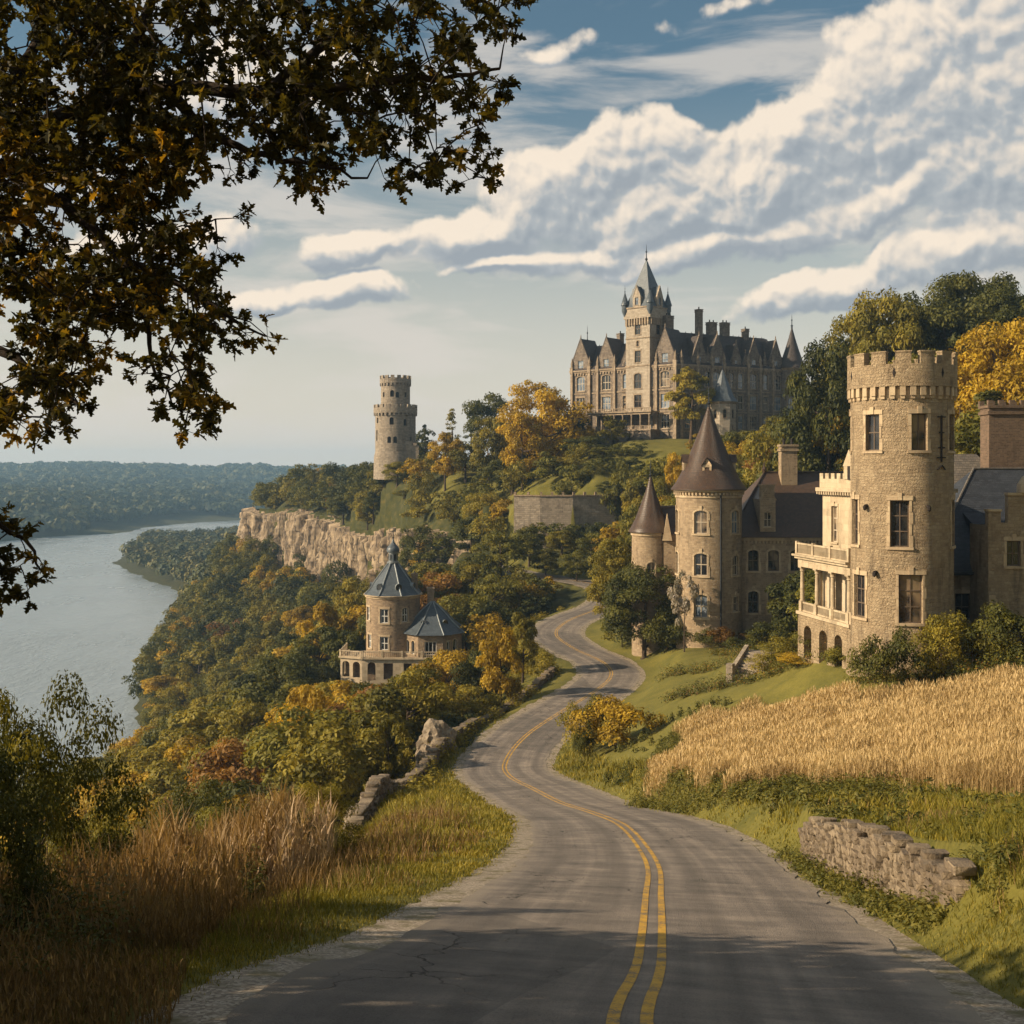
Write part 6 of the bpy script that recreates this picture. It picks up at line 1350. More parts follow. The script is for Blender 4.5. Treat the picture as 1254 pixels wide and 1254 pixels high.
# ================================================================ grass, field, verges
def inpoly(x, y, poly):
    r = np.zeros(x.shape, bool); n = len(poly)
    for i in range(n):
        x0, y0 = poly[i]; x1, y1 = poly[(i + 1) % n]
        c = ((y0 > y) != (y1 > y)) & (x < (x1 - x0) * (y - y0) / (y1 - y0 + 1e-12) + x0); r ^= c
    return r
FIELD = [P(1100, 980, 35)[:2], P(1000, 970, 41)[:2], P(900, 962, 49)[:2], P(800, 948, 59)[:2], P(840, 886, 84)[:2], P(960, 874, 76)[:2], P(1090, 862, 66)[:2], P(1254, 833, 62)[:2], (36, 59), (60, 58), (60, 28), (14.4, 31)]
def infield(x, y): return inpoly(x + (fbm(x / 2.2, y / 2.2, 3, 91) - .5) * 5, y + (fbm(x / 2.2, y / 2.2, 3, 92) - .5) * 5, FIELD)
def grass_mat(name, stops, trans=.3):
    return foliage_mat(name, stops, trans)
G_GREEN = grass_mat('verge_grass', [(.06, .065, .012), (.17, .155, .022), (.36, .28, .045)])
G_WHEAT = grass_mat('ripe_wheat', [(.22, .145, .065), (.45, .32, .145), (.68, .52, .27)], .25)
G_BROWN = grass_mat('dry_brown_grass', [(.075, .048, .02), (.22, .14, .058), (.46, .31, .14)])
G_PALE = grass_mat('pale_dry_grass', [(.20, .13, .07), (.36, .25, .145), (.56, .42, .27)])
G_WEED = grass_mat('weed_leaves', [(.03, .038, .010), (.085, .09, .018), (.20, .17, .03)])
def blade_arrays(x, y, z, h, w, rng, lean=.35, face=None, tone=None, droop=.0):
    n = len(x); a = rng.uniform(0, 2 * np.pi, n); la = rng.uniform(0, 2 * np.pi, n); l = lean * h * rng.uniform(.3, 1.2, n)
    wx, wy = np.cos(a) * w / 2, np.sin(a) * w / 2; lx, ly = np.cos(la) * l, np.sin(la) * l
    b = np.c_[x, y, z]; off = np.c_[wx, wy, 0 * wx]; mid = b + np.c_[lx * .35, ly * .35, h * .58]; tip = b + np.c_[lx, ly, h * (1 - droop)]
    V = np.stack([b - off, b + off, mid + off * .75, mid - off * .75, tip], 1).reshape(-1, 3); i = np.arange(n, dtype=np.int32)[:, None] * 5
    return V, (i + np.array([[0, 1, 2, 3]])).astype(np.int32), (i + np.array([[3, 2, 4]])).astype(np.int32), np.repeat(rng.uniform(0, 1, n) if tone is None else tone, 5)
def merge_arrays(parts):
    V = []; Q = []; T = []; Tn = []; k = 0
    for v, q, t, tn in parts: V.append(v); Q.append(q + k); T.append(t + k); Tn.append(tn); k += len(v)
    return np.concatenate(V), np.concatenate(Q), np.concatenate(T), np.concatenate(Tn)
def blades(name, x, y, h, w, mat, label, rng, lean=.35, tone=None, z=None):
    z = terrain_z(x, y) if z is None else z
    V, Q, T, tn = blade_arrays(x, y, z - .02, h, w, rng, lean, tone=tone); return tag(mesh_np(name, V, [Q, T], mat, attrs={'tone': tn}), label, 'grass', kind='stuff')
rng = np.random.default_rng(21)
# --- wheat field
n = 66000; x = rng.uniform(2, 42, n * 3); y = rng.uniform(28, 86, n * 3); k = inpoly(x + (fbm(x / 2.2, y / 2.2, 3, 91) - .5) * 5, y + (fbm(x / 2.2, y / 2.2, 3, 92) - .5) * 5, FIELD) & (rng.random(n * 3) < np.clip(44 / y, .4, 1.2)) & (x / y < .56); x, y = x[k][:n], y[k][:n]
z = terrain_z(x, y); hh = rng.uniform(.75, 1.15, len(x)) * (.62 + .75 * fbm(x / 3, y / 3, 3, 8)); tone = np.clip(fbm(x / 2.5, y / 2.5, 3, 5) * .9 + rng.uniform(-.3, .35, len(x)), 0, 1); parts = []
sc = np.clip(y / 40, .8, 1.7)
parts.append(blade_arrays(x, y, z, hh, .017 * sc, rng, .14, tone=tone))
hx, hy, hz = x + rng.uniform(-.06, .06, len(x)), y + rng.uniform(-.06, .06, len(x)), z + hh * .82
parts.append(blade_arrays(hx, hy, hz, .22 * np.ones(len(x)), .032 * sc, rng, .5, tone=np.clip(tone + .2, 0, 1)))
for f in (.35, .55): parts.append(blade_arrays(x, y, z + hh * f, hh * .34, .017 * sc, rng, 1.1, tone=np.clip(tone - .1, 0, 1)))
V, Q, T, tn = merge_arrays(parts); tag(mesh_np('wheat_field', V, [Q, T], G_WHEAT, attrs={'tone': tn}), 'field of ripe golden wheat on the slope below the tower house', 'wheat', kind='stuff')
# --- grass on both verges
def verge_pts(n, o0, o1, ymin, ymax, rng, power=1.6):
    i = (rng.random(n * 3) * (len(RC) - 1)); j = i.astype(int); sgl = np.linalg.norm(np.diff(RC[:, :2], axis=0), axis=1)[j]; ya = RC[j, 1]; pk = (ya > ymin - 14) & (ya < ymax + 14) & (rng.random(n * 3) < np.minimum(1, sgl / 5 * np.clip((14 / np.maximum(ya, 8)) ** power, 0, 1))); i = i[pk]; j = j[pk]; f = i - j; Pn = RC[j] * (1 - f)[:, None] + RC[j + 1] * f[:, None]; T_ = RC[j + 1] - RC[j]; T_ /= np.linalg.norm(T_[:, :2], axis=1)[:, None]; o = rng.uniform(o0, o1, len(i))
    x = Pn[:, 0] + T_[:, 1] * o; y = Pn[:, 1] - T_[:, 0] * o; seg = np.linalg.norm(np.diff(RC[:, :2], axis=0), axis=1)[j]
    k = (y > ymin) & (y < ymax); x = x[k]; y = y[k]; k = (road_dist(x, y)[0] > abs(min(abs(o0), abs(o1))) - .3); return x[k], y[k]
for nm, o0, o1, lab, yb in (('verge_grass', 3.75, 19, 'rough green and yellow grass on the bank right of the road', 100), ('verge_grass', -10.5, -3.75, 'short sunlit grass strip on the left edge of the road', 112)):
    x, y = verge_pts(4200000 if o0 > 0 else 2500000, o0, o1, 5, yb, rng, 1.5); dd, _ = road_dist(x, y)
    k = ~infield(x, y) & (rng.random(len(x)) < smooth01((dd - 3.7) / .9) + .10); x, y = x[k], y[k]; dd = dd[k]
    den = fbm(x / 1.1, y / 1.1, 3, 77); k = rng.random(len(x)) < np.clip(den * 1.9 - .25, .15, 1); x, y, dd, den = x[k], y[k], dd[k], den[k]
    h = (.05 + .16 * den * rng.uniform(.5, 1.5, len(x))) * np.clip(.45 + (dd - 3.8) * .35, .4, 1.7) * np.clip(y / 22, 1, 2.6) * (1 if o0 > 0 else .8); w = .011 * np.clip(y / 11, .8, 7)
    keep = (y < 60) | (dd < 7.5) | (o0 < 0); x, y, dd, den, h, w = x[keep], y[keep], dd[keep], den[keep], h[keep], w[keep]
    print(nm, len(x)); blades(nm, x, y, h, w, G_GREEN, lab, rng, .55, tone=np.clip(fbm(x / 1.6, y / 1.6, 3, 31) * 1.0 + rng.uniform(-.35, .35, len(x)), 0, 1))
for o0, o1, nn in ((3.8, 11, 1500000), (-7, -3.8, 500000)):
    x, y = verge_pts(nn, o0, o1, 5, 26, rng, .6); dd, _ = road_dist(x, y); k = rng.random(len(x)) < smooth01((dd - 3.8) / .8) + .05; x, y, dd = x[k], y[k], dd[k]; print('near', len(x))
    blades('verge_grass', x, y, rng.uniform(.05, .22, len(x)) * np.clip(.4 + (dd - 3.8) * .5, .4, 1.5), .012 + 0 * x, G_GREEN if o0 > 0 else G_GREEN, 'dense low grass at the near ' + ('right' if o0 > 0 else 'left') + ' edge of the road', rng, .6, tone=np.clip(fbm(x / .8, y / .8, 3, 31) * .8 + rng.uniform(-.3, .3, len(x)), 0, 1))
x, y = verge_pts(420000, -9.5, -4.6, 6, 60, rng, 1.3); dd, _ = road_dist(x, y); k = fbm(x / 1.4, y / 1.4, 3, 131) + (dd - 4.6) * .06 > .60; x, y, dd = x[k], y[k], dd[k]; print('dry', len(x))
blades('dry_grass', x, y, rng.uniform(.15, .6, len(x)) * np.clip((dd - 4.2) / 2.2, .3, 1.3), .012 * np.clip(y / 13, .8, 3.5), G_BROWN, 'straggling dry brown grass mixed into the left verge', rng, .4)
x, y = verge_pts(300000, 4.8, 14, 6, 60, rng, 1.3); dd, _ = road_dist(x, y); k = ~infield(x, y) & (fbm(x / 1.7, y / 1.7, 3, 141) > .55); x, y, dd = x[k], y[k], dd[k]
blades('dry_grass', x, y, rng.uniform(.12, .4, len(x)), .012 * np.clip(y / 13, .8, 3.5), G_BROWN, 'patches of dry brown grass on the bank right of the road', rng, .4)
t_ = rng.uniform(0, 1, 700); pe = np.array(FIELD[:5]); ii = (t_ * 4).astype(int); ff = t_ * 4 - ii; x = pe[ii, 0] * (1 - ff) + pe[np.minimum(ii + 1, 4), 0] * ff + rng.uniform(-1.6, .8, 700); y = pe[ii, 1] * (1 - ff) + pe[np.minimum(ii + 1, 4), 1] * ff + rng.uniform(-1.8, .6, 700)
MARGIN = (x, y)
# --- leafy weeds on the right bank and along the left slope
def leaf_plants(name, x, y, H, Wd, per, leaf, mat, label, rng, cat='plants'):
    n = len(x); z = terrain_z(x, y); rep = lambda a: np.repeat(a, per); dd = rand_dirs(n * per, rng); dd[:, 2] = np.abs(dd[:, 2]); rr = rng.uniform(.4, 1.05, n * per)
    p = np.c_[rep(x) + dd[:, 0] * rep(Wd) / 2 * rr, rep(y) + dd[:, 1] * rep(Wd) / 2 * rr, rep(z) + dd[:, 2] * rep(H) * rr]; nn = dd + rand_dirs(n * per, rng) * .8 + np.array([0, 0, .4]); nn /= np.linalg.norm(nn, axis=1)[:, None]
    V, Fq = leaf_quads(p, nn, rep(leaf) * rng.uniform(.6, 1.3, n * per), rng, .5); return tag(mesh_np(name, V, Fq, mat, attrs={'tone': np.repeat(rep(rng.uniform(0, 1, n)) * .6 + rng.uniform(0, .4, n * per), 4)}), label, cat, kind='stuff')
x, y = verge_pts(26000, 4.9, 17, 7, 92, rng, .7); k = ~infield(x, y) & (fbm(x / 2.2, y / 2.2, 3, 19) > .47); x, y = x[k], y[k]; print('weeds', len(x))
leaf_plants('roadside_weeds', x, y, rng.uniform(.15, .5, len(x)) * np.clip(y / 25, .8, 1.8), rng.uniform(.35, .95, len(x)), 46, .045 * np.clip(y / 16, .8, 2.6), G_WEED, 'leafy dark green weeds on the bank around the low stone wall', rng)
t_ = rng.uniform(0, 1, 260); x = 7.1 + 1.35 * t_ + np.where(rng.random(260) < .5, -.55, .6) + rng.uniform(-.2, .2, 260); y = 17.0 + 14.8 * t_
leaf_plants('roadside_weeds', x, y, rng.uniform(.2, .6, 260), rng.uniform(.3, .8, 260), 60, .05 + 0 * x, G_WEED, 'weeds crowding against both faces of the low stone wall', rng)
x, y = MARGIN; leaf_plants('field_margin_weeds', x, y, rng.uniform(.3, .8, 700), rng.uniform(.5, 1.2, 700), 60, .075 + 0 * x, G_WEED, 'ragged weeds along the near margin of the wheat field', rng)
# --- tall dry grass on the left
def area(poly, n, rng, power=1.0, y0=10):
    poly = np.array(poly); a = poly.min(0); b = poly.max(0); x = rng.uniform(a[0], b[0], n); y = rng.uniform(a[1], b[1], n); k = inpoly(x, y, poly.tolist()) & (rng.random(n) < (y0 / np.maximum(y, y0)) ** power); return x[k], y[k]
x, y = area([(-2.9, 9.3), (-3.9, 14), (-5.2, 22), (-5.9, 30), (-7.3, 42), (-9, 52), (-16, 46), (-14, 30), (-13, 18), (-13, 8), (-4.2, 7.2)], 300000, rng, 1.1, 11)
den = fbm(x / 1.3, y / 1.3, 3, 51); k = rng.random(len(x)) < np.clip((den - .36) * 6, .10, 1); x, y, den = x[k], y[k], den[k]; edge = road_dist(x, y)[0]; h = rng.uniform(.45, 1.5, len(x)) * np.clip((edge - 4.5) / 3.0, .2, 1.45) * (.5 + den * 1.1); print('brown', len(x))
z = terrain_z(x, y); tone = np.clip(fbm(x / 1.7, y / 1.7, 3, 61) + rng.uniform(-.3, .3, len(x)), 0, 1); sc = np.clip(y / 13, .8, 3)
pa = [blade_arrays(x, y, z, h, .010 * sc, rng, .22, tone=tone), blade_arrays(x + rng.uniform(-.03, .03, len(x)), y, z + h * .78, h * .24, .019 * sc, rng, .6, tone=np.clip(tone + .15, 0, 1)), blade_arrays(x, y, z + h * .3, h * .42, .009 * sc, rng, .8, tone=tone * .8)]
V, Q, T, tn = merge_arrays(pa); tag(mesh_np('tall_dry_grass', V, [Q, T], G_BROWN, attrs={'tone': tn}), 'tall reddish brown dry grass and seed heads on the left slope', 'grass', kind='stuff')
x, y = area([(-6.6, 24.5), (-5.0, 24), (-4.7, 28), (-5.2, 32), (-6.8, 33), (-8.2, 28)], 5200, rng, 0); kk = rng.random(len(x)) < np.clip((fbm(x / .9, y / .9, 3, 14) - .38) * 5, .02, 1) * np.clip((road_dist(x, y)[0] - 6.6) / 2.0, .12, 1); x, y = x[kk], y[kk]; h = rng.uniform(.4, 1.2, len(x)) * (.35 + 1.7 * fbm(x / .7, y / .7, 2, 4)) * 1.15; z = terrain_z(x, y)
pa = [blade_arrays(x, y, z, h, .022 + 0 * h, rng, .28), blade_arrays(x, y, z + h * .72, h * .28, .05 + 0 * h, rng, .7)]
V, Q, T, tn = merge_arrays(pa); tag(mesh_np('pale_tall_grass', V, [Q, T], G_PALE, attrs={'tone': tn}), 'pale straw coloured tall grass clump beside the grassy verge', 'grass', kind='stuff')
x, y = area([(-4.3, 8), (-5.2, 22), (-6.2, 30), (-8, 44), (-10, 66), (-20, 66), (-18, 30), (-14, 8)], 15000, rng, .5, 14); k = fbm(x / 2.2, y / 2.2, 3, 71) > .46; x, y = x[k], y[k]; print('leafy', len(x))
leaf_plants('undergrowth', x, y, rng.uniform(.5, 1.7, len(x)), rng.uniform(.5, 1.2, len(x)), 80, .034 * np.clip(y / 13, .8, 3), G_WEED, 'tangled leafy undergrowth among the tall grass on the left', rng)
x, y = area([(-6.5, 68), (-4.9, 100), (-1.2, 114), (6, 136), (3.4, 158), (10, 185), (-6, 190), (-8, 160), (-5, 130), (-9, 104), (-12, 70)], 2600, rng, 0); k = (road_dist(x, y)[0] > 5.2) & (fbm(x / 4, y / 4, 2, 3) > .42); x, y = x[k], y[k]
leaf_plants('undergrowth', x, y, rng.uniform(.6, 1.7, len(x)), rng.uniform(1.2, 2.4, len(x)), 90, .16 + 0 * x, F_OLIVE, 'low light green growth along the left side of the far road bends', rng)
# --- near shrubs on the left
NEAR = [make_tree_kind('shrub', 700 + i, 3.0, 3.2, 70, 420, .040, .04, 'round', .14, .014) for i in range(2)]
def bush(px, py_top, D, w_px, mat, label, kind=None, hmax=4.5, group=None):
    return hero(kind or BUSH[random.randrange(3)], px, py_top, D, w_px, mat, label, 'shrub', group, 'shrub', .5, hmax)
bush(45, 842, 17, 190, F_GREEN, 'leafy shrub at the left edge rising against the river', NEAR[0], 6)
bush(-30, 930, 13, 200, F_DARK, 'dark shrub cut by the left edge of the picture', NEAR[1], 5); bush(120, 985, 22, 110, F_GREEN, 'green shrub behind the dark grass at the lower left', NEAR[0], 5)
bush(300, 985, 30, 150, F_GREEN, 'bushy green shrub just beyond the brown dry grass', NEAR[0], 4.5); bush(385, 965, 34, 110, F_OLIVE, 'olive shrub left of the pale grass clump', NEAR[1], 4); bush(240, 960, 38, 120, F_DARK, 'dark shrub beyond the brown grass, deeper on the slope', NEAR[0], 6)
bush(540, 868, 108, 40, F_OLIVE, 'shrub on the rocks at the road bend')
# --- garden shrubs
GG = 'shrubs of the mansion garden'
for i, (px, py, D, w, mt, lb) in enumerate([(755, 842, 91, 92, F_GOLD, 'big orange and green shrub on the inner bend of the road'), (722, 858, 93, 50, F_OLIVE, 'olive shrub at the left of the big orange one'), (715, 882, 90, 20, F_DARK, 'small dark clipped shrub by the road under the orange shrub'),
        (948, 755, 131, 66, F_DARK, 'large rounded dark shrub below the house wing'), (905, 781, 126, 36, F_DARK, 'small dark ball shrub left of the garden steps'), (888, 766, 136, 40, F_RUST, 'rusty orange shrub on the lawn edge'), (925, 768, 137, 34, F_OLIVE, 'olive shrub against the house wing'),
        (975, 778, 90, 60, F_OLIVE, 'yellowish shrub below the porch, left'), (1008, 772, 84, 54, F_GREEN, 'green shrub right under the porch'), (1030, 790, 78, 44, F_GREEN, 'green shrub at the left foot of the tower'), (1085, 768, 68.5, 70, F_DARK, 'spiky dark shrub in front of the tower base'),
        (1152, 762, 70, 64, F_OLIVE, 'yellow-green shrub right of the tower base'), (1192, 752, 70, 74, F_OLIVE, 'tall yellow-green shrub under the wing window'), (1236, 748, 69, 80, F_GREEN, 'broad green shrub at the right edge below the stepped gable'), (1280, 752, 69, 60, F_GREEN, 'shrub cut by the right edge'),
        (845, 758, 138, 46, F_DARK, 'dark foundation shrub by the round turret'), (872, 764, 137, 40, F_DARK, 'dark foundation shrub between turret and wing'), (795, 762, 146, 50, F_DARK, 'dark shrub under the trees by the lawn'), (985, 800, 84, 70, F_GOLD, 'low golden shrub below the porch base'), (948, 800, 90, 44, F_OLIVE, 'olive shrub right of the garden steps'), (820, 764, 142, 44, F_GREEN, 'green shrub left of the turret door')]):
    bush(px, py, D, w, mt, lb, group=None)
def hedge_row(p0, p1, n, label, seed, mats=None):
    rng2 = np.random.default_rng(seed); t = np.linspace(0, 1, n); x = p0[0] + (p1[0] - p0[0]) * t + rng2.uniform(-.5, .5, n); y = p0[1] + (p1[1] - p0[1]) * t + rng2.uniform(-.7, .7, n)
    o = leaf_plants('flower_bed', x, y, rng2.uniform(.8, 1.6, n), rng2.uniform(1.3, 2.2, n), 120, .1 + 0 * x, F_DARK, label, rng2, 'flower bed'); del o['kind']
    m = rng2.integers(0, 3, len(o.data.polygons)); o.data.materials.append(F_RUST); o.data.materials.append(F_OLIVE); o.data.polygons.foreach_set('material_index', np.where(rng2.random(len(m)) < .6, 0, m).astype(np.int32)); return o
def PG(px, py, D): return P(px, py, D)[:2]
hedge_row(PG(808, 824, 121), PG(905, 812, 112), 26, 'low planted bed with reddish flowers on the lawn left of the steps', 1)
hedge_row(PG(822, 853, 104), PG(925, 842, 91), 30, 'long low hedge of dark plants and red flowers above the wheat field', 2); hedge_row(PG(925, 842, 91), PG(1040, 812, 78), 30, 'mixed planting climbing from the steps towards the tower', 3)
hedge_row(PG(1045, 825, 72), PG(1254, 800, 66), 34, 'low green planting along the foot of the tower house', 4)
hedge_row(PG(870, 792, 130), PG(935, 800, 112), 22, 'flowering bed along the upper edge of the lawn above the steps', 5); hedge_row(PG(945, 822, 96), PG(1040, 800, 82), 26, 'upper planted terrace between the steps and the porch', 6); hedge_row(PG(780, 792, 150), PG(870, 787, 138), 26, 'dark border planting along the front of the turreted house', 7)
# --- garden steps
def build_steps():
    D = 97; root = empty('garden_steps', (P(925, 820, D)[0], D, ground(P(925, 820, D)[0], D)), 'short flight of stone garden steps with low side walls and a handrail', 'steps')
    x0, y0 = P(915, 822, D)[:2]; a = Vector((.55, .83)).normalized(); zb = ground(x0, y0) - .1; n = Vector((a.y, -a.x)); r = math.atan2(a.y, a.x); m = MB()
    for i in range(8): c = Vector((x0, y0)) + a * (.42 * i); m.box(0, .42 if i < 7 else 1.4, -1.3, 1.3, zb - .6, zb + .22 * (i + 1), (c.x, c.y), r)
    m.build('flight', S_KEEP, root)
    for s_ in (-1, 1):
        m = MB(); q = [(Vector((x0, y0)) - n * s_ * 1.45 + a * t) for t in (-.3, 3.6)]; w = n * .18; zz = [zb + .55, zb + 2.3]
        A = [(q[0] + w).to_tuple() + (zb - .7,), (q[1] + w).to_tuple() + (zb - .2,), (q[1] + w).to_tuple() + (zz[1],), (q[0] + w).to_tuple() + (zz[0],)]; B = [(q[0] - w).to_tuple() + (zb - .7,), (q[1] - w).to_tuple() + (zb - .2,), (q[1] - w).to_tuple() + (zz[1],), (q[0] - w).to_tuple() + (zz[0],)]
        m.face(A); m.face(B[::-1])
        for i in range(4): m.face([A[i], A[(i + 1) % 4], B[(i + 1) % 4], B[i]])
        m.box(-.3, .3, -.3, .3, zb - .6, zb + 1.15, tuple(q[0]), r); m.build('side_wall', S_KEEP, root)
build_steps()

# ================================================================ dry-stone walls
def stone_wall(name, pts, label, seed, size=.32, thick=.5, base=None, rag=.14):
    """pts: (x, y, height); stones are laid course on course, every one a little different"""
    rng2 = np.random.default_rng(seed); pts = np.array(pts, float); L = np.concatenate([[0], np.cumsum(np.hypot(*np.diff(pts[:, :2], axis=0).T))]); m = MB(); ss_ = np.linspace(0, L[-1], 60); gx_, gy_ = np.interp(ss_, L, pts[:, 0]), np.interp(ss_, L, pts[:, 1]); BZ0 = np.array(base) if base is not None else terrain_z(gx_, gy_); BZ = BZ0
    course = size * .62; nc = int(pts[:, 2].max() / course) + 2
    for c in range(-5, nc):
        s = rng2.uniform(-.2, 0)
        while s < L[-1]:
            w = size * rng2.uniform(.7, 1.7); sm = min(s + w / 2, L[-1]); x = np.interp(sm, L, pts[:, 0]); y = np.interp(sm, L, pts[:, 1]); h = np.interp(sm, L, pts[:, 2]) * rng2.uniform(1 - rag, 1.08)
            if course * c < h:
                x2 = np.interp(sm + .05, L, pts[:, 0]) - np.interp(sm - .05, L, pts[:, 0]); y2 = np.interp(sm + .05, L, pts[:, 1]) - np.interp(sm - .05, L, pts[:, 1]); an = math.atan2(y2, x2) + rng2.uniform(-.07, .07); z = np.interp(sm, ss_, BZ) + course * c
                hh = course * rng2.uniform(.78, .97); dy = rng2.uniform(-.06, .06); ww = w * .435; th = thick / 2 * rng2.uniform(.85, 1.1); tilt = rng2.uniform(-.06, .06); ca_, sa_ = math.cos(an), math.sin(an)
                # faceted, rounded stone: two rings of eight points pinched at top and bottom
                rings = []
                for fz, k in ((0, .82), (.14, 1.0), (.86, 1.0), (1.0, .84)):
                    ring = []
                    for (u, v) in ((-1, -.8), (-.85, -1), (.85, -1), (1, -.8), (1, .8), (.85, 1), (-.85, 1), (-1, .8)):
                        j = 1 + rng2.uniform(-.09, .09); lx, ly = u * ww * (k * .25 + .75) * j, dy + v * th * (k * .35 + .65) * j; ring.append((x + lx * ca_ - ly * sa_, y + lx * sa_ + ly * ca_, z + fz * hh + tilt * lx))
                    rings.append(ring)
                for a_, b_ in zip(rings[:-1], rings[1:]):
                    for i in range(8): m.face([a_[i], a_[(i + 1) % 8], b_[(i + 1) % 8], b_[i]])
                m.face(rings[0][::-1]); m.face(rings[-1])
            s += w
    o = m.build(name, S_DRY, None, angle=50); return tag(o, label, 'stone wall')
stone_wall('stone_wall', [(8.45, 31.5, .72), (7.9, 25.6, .82), (7.48, 21.2, .82), (7.1, 17.2, .78)], 'low weathered fieldstone wall set in the grassy bank under the wheat', 3, .24, .42, base=np.interp(np.linspace(0, 1, 60), [0, .32, .62, 1], [-10.88, -9.42, -8.26, -7.05]), rag=.45)
stone_wall('stone_wall', [(-8.6, 60, .9), (-8.3, 68, 1.8), (-7.9, 77, 1.6), (-7.0, 90, 1.3), (-6.0, 101, 1.3), (-2.4, 114, .9), (1.4, 125, .8), (5.0, 136, .8)], 'long crumbling stone wall following the left side of the road', 4, .42, .8)
def boulder(x, y, s, seed, label):
    rng2 = np.random.default_rng(seed); bm = bmesh.new(); bmesh.ops.create_icosphere(bm, subdivisions=4, radius=1); 
    ax = Vector((rng2.uniform(.8, 1.2), rng2.uniform(.7, 1.1), rng2.uniform(.8, 1.3))) * s; z0 = ground(x, y)
    for v in bm.verts:
        n_ = mnoise.fractal(v.co * 1.3 + Vector((seed * 3.1, 0, 0)), 1.0, 2.0, 4); st = mnoise.cell(Vector((v.co.x * 2 + seed, v.co.y * 2, v.co.z * 3))); f = 1 + n_ * .35 + st * .10
        v.co = Vector((v.co.x * ax.x * f, v.co.y * ax.y * f, v.co.z * ax.z * f))
    me = bpy.data.meshes.new('boulder'); bm.to_mesh(me); bm.free(); me.materials.append(M_ROCK2); o = bpy.data.objects.new('boulder', me); COL.objects.link(o); o.location = (x, y, z0 + s * .25); o.rotation_euler[2] = rng2.uniform(0, 6); tag(o, label, 'rock', 'rocks at the left road edge')
M_ROCK2 = plain_mat('grey_rock', (.34, .28, .2), (.13, .10, .075), 2.2, .9, 0, .1, .12, .9)
for i, (px, D, s, lb) in enumerate([(547, 100, 1.7, 'tallest pale rock beside the wall at the road bend'), (558, 104, 1.3, 'angular rock right of the tallest one'), (538, 96, 1.1, 'rock low in front of the outcrop at the bend'), (470, 70, 1.1, 'flat rock at the near end of the left stone wall'), (455, 66, .9, 'small rock half sunk at the near end of the left stone wall')]): boulder(P(px, 0, D)[0] - .9, D, s, 40 + i, lb)

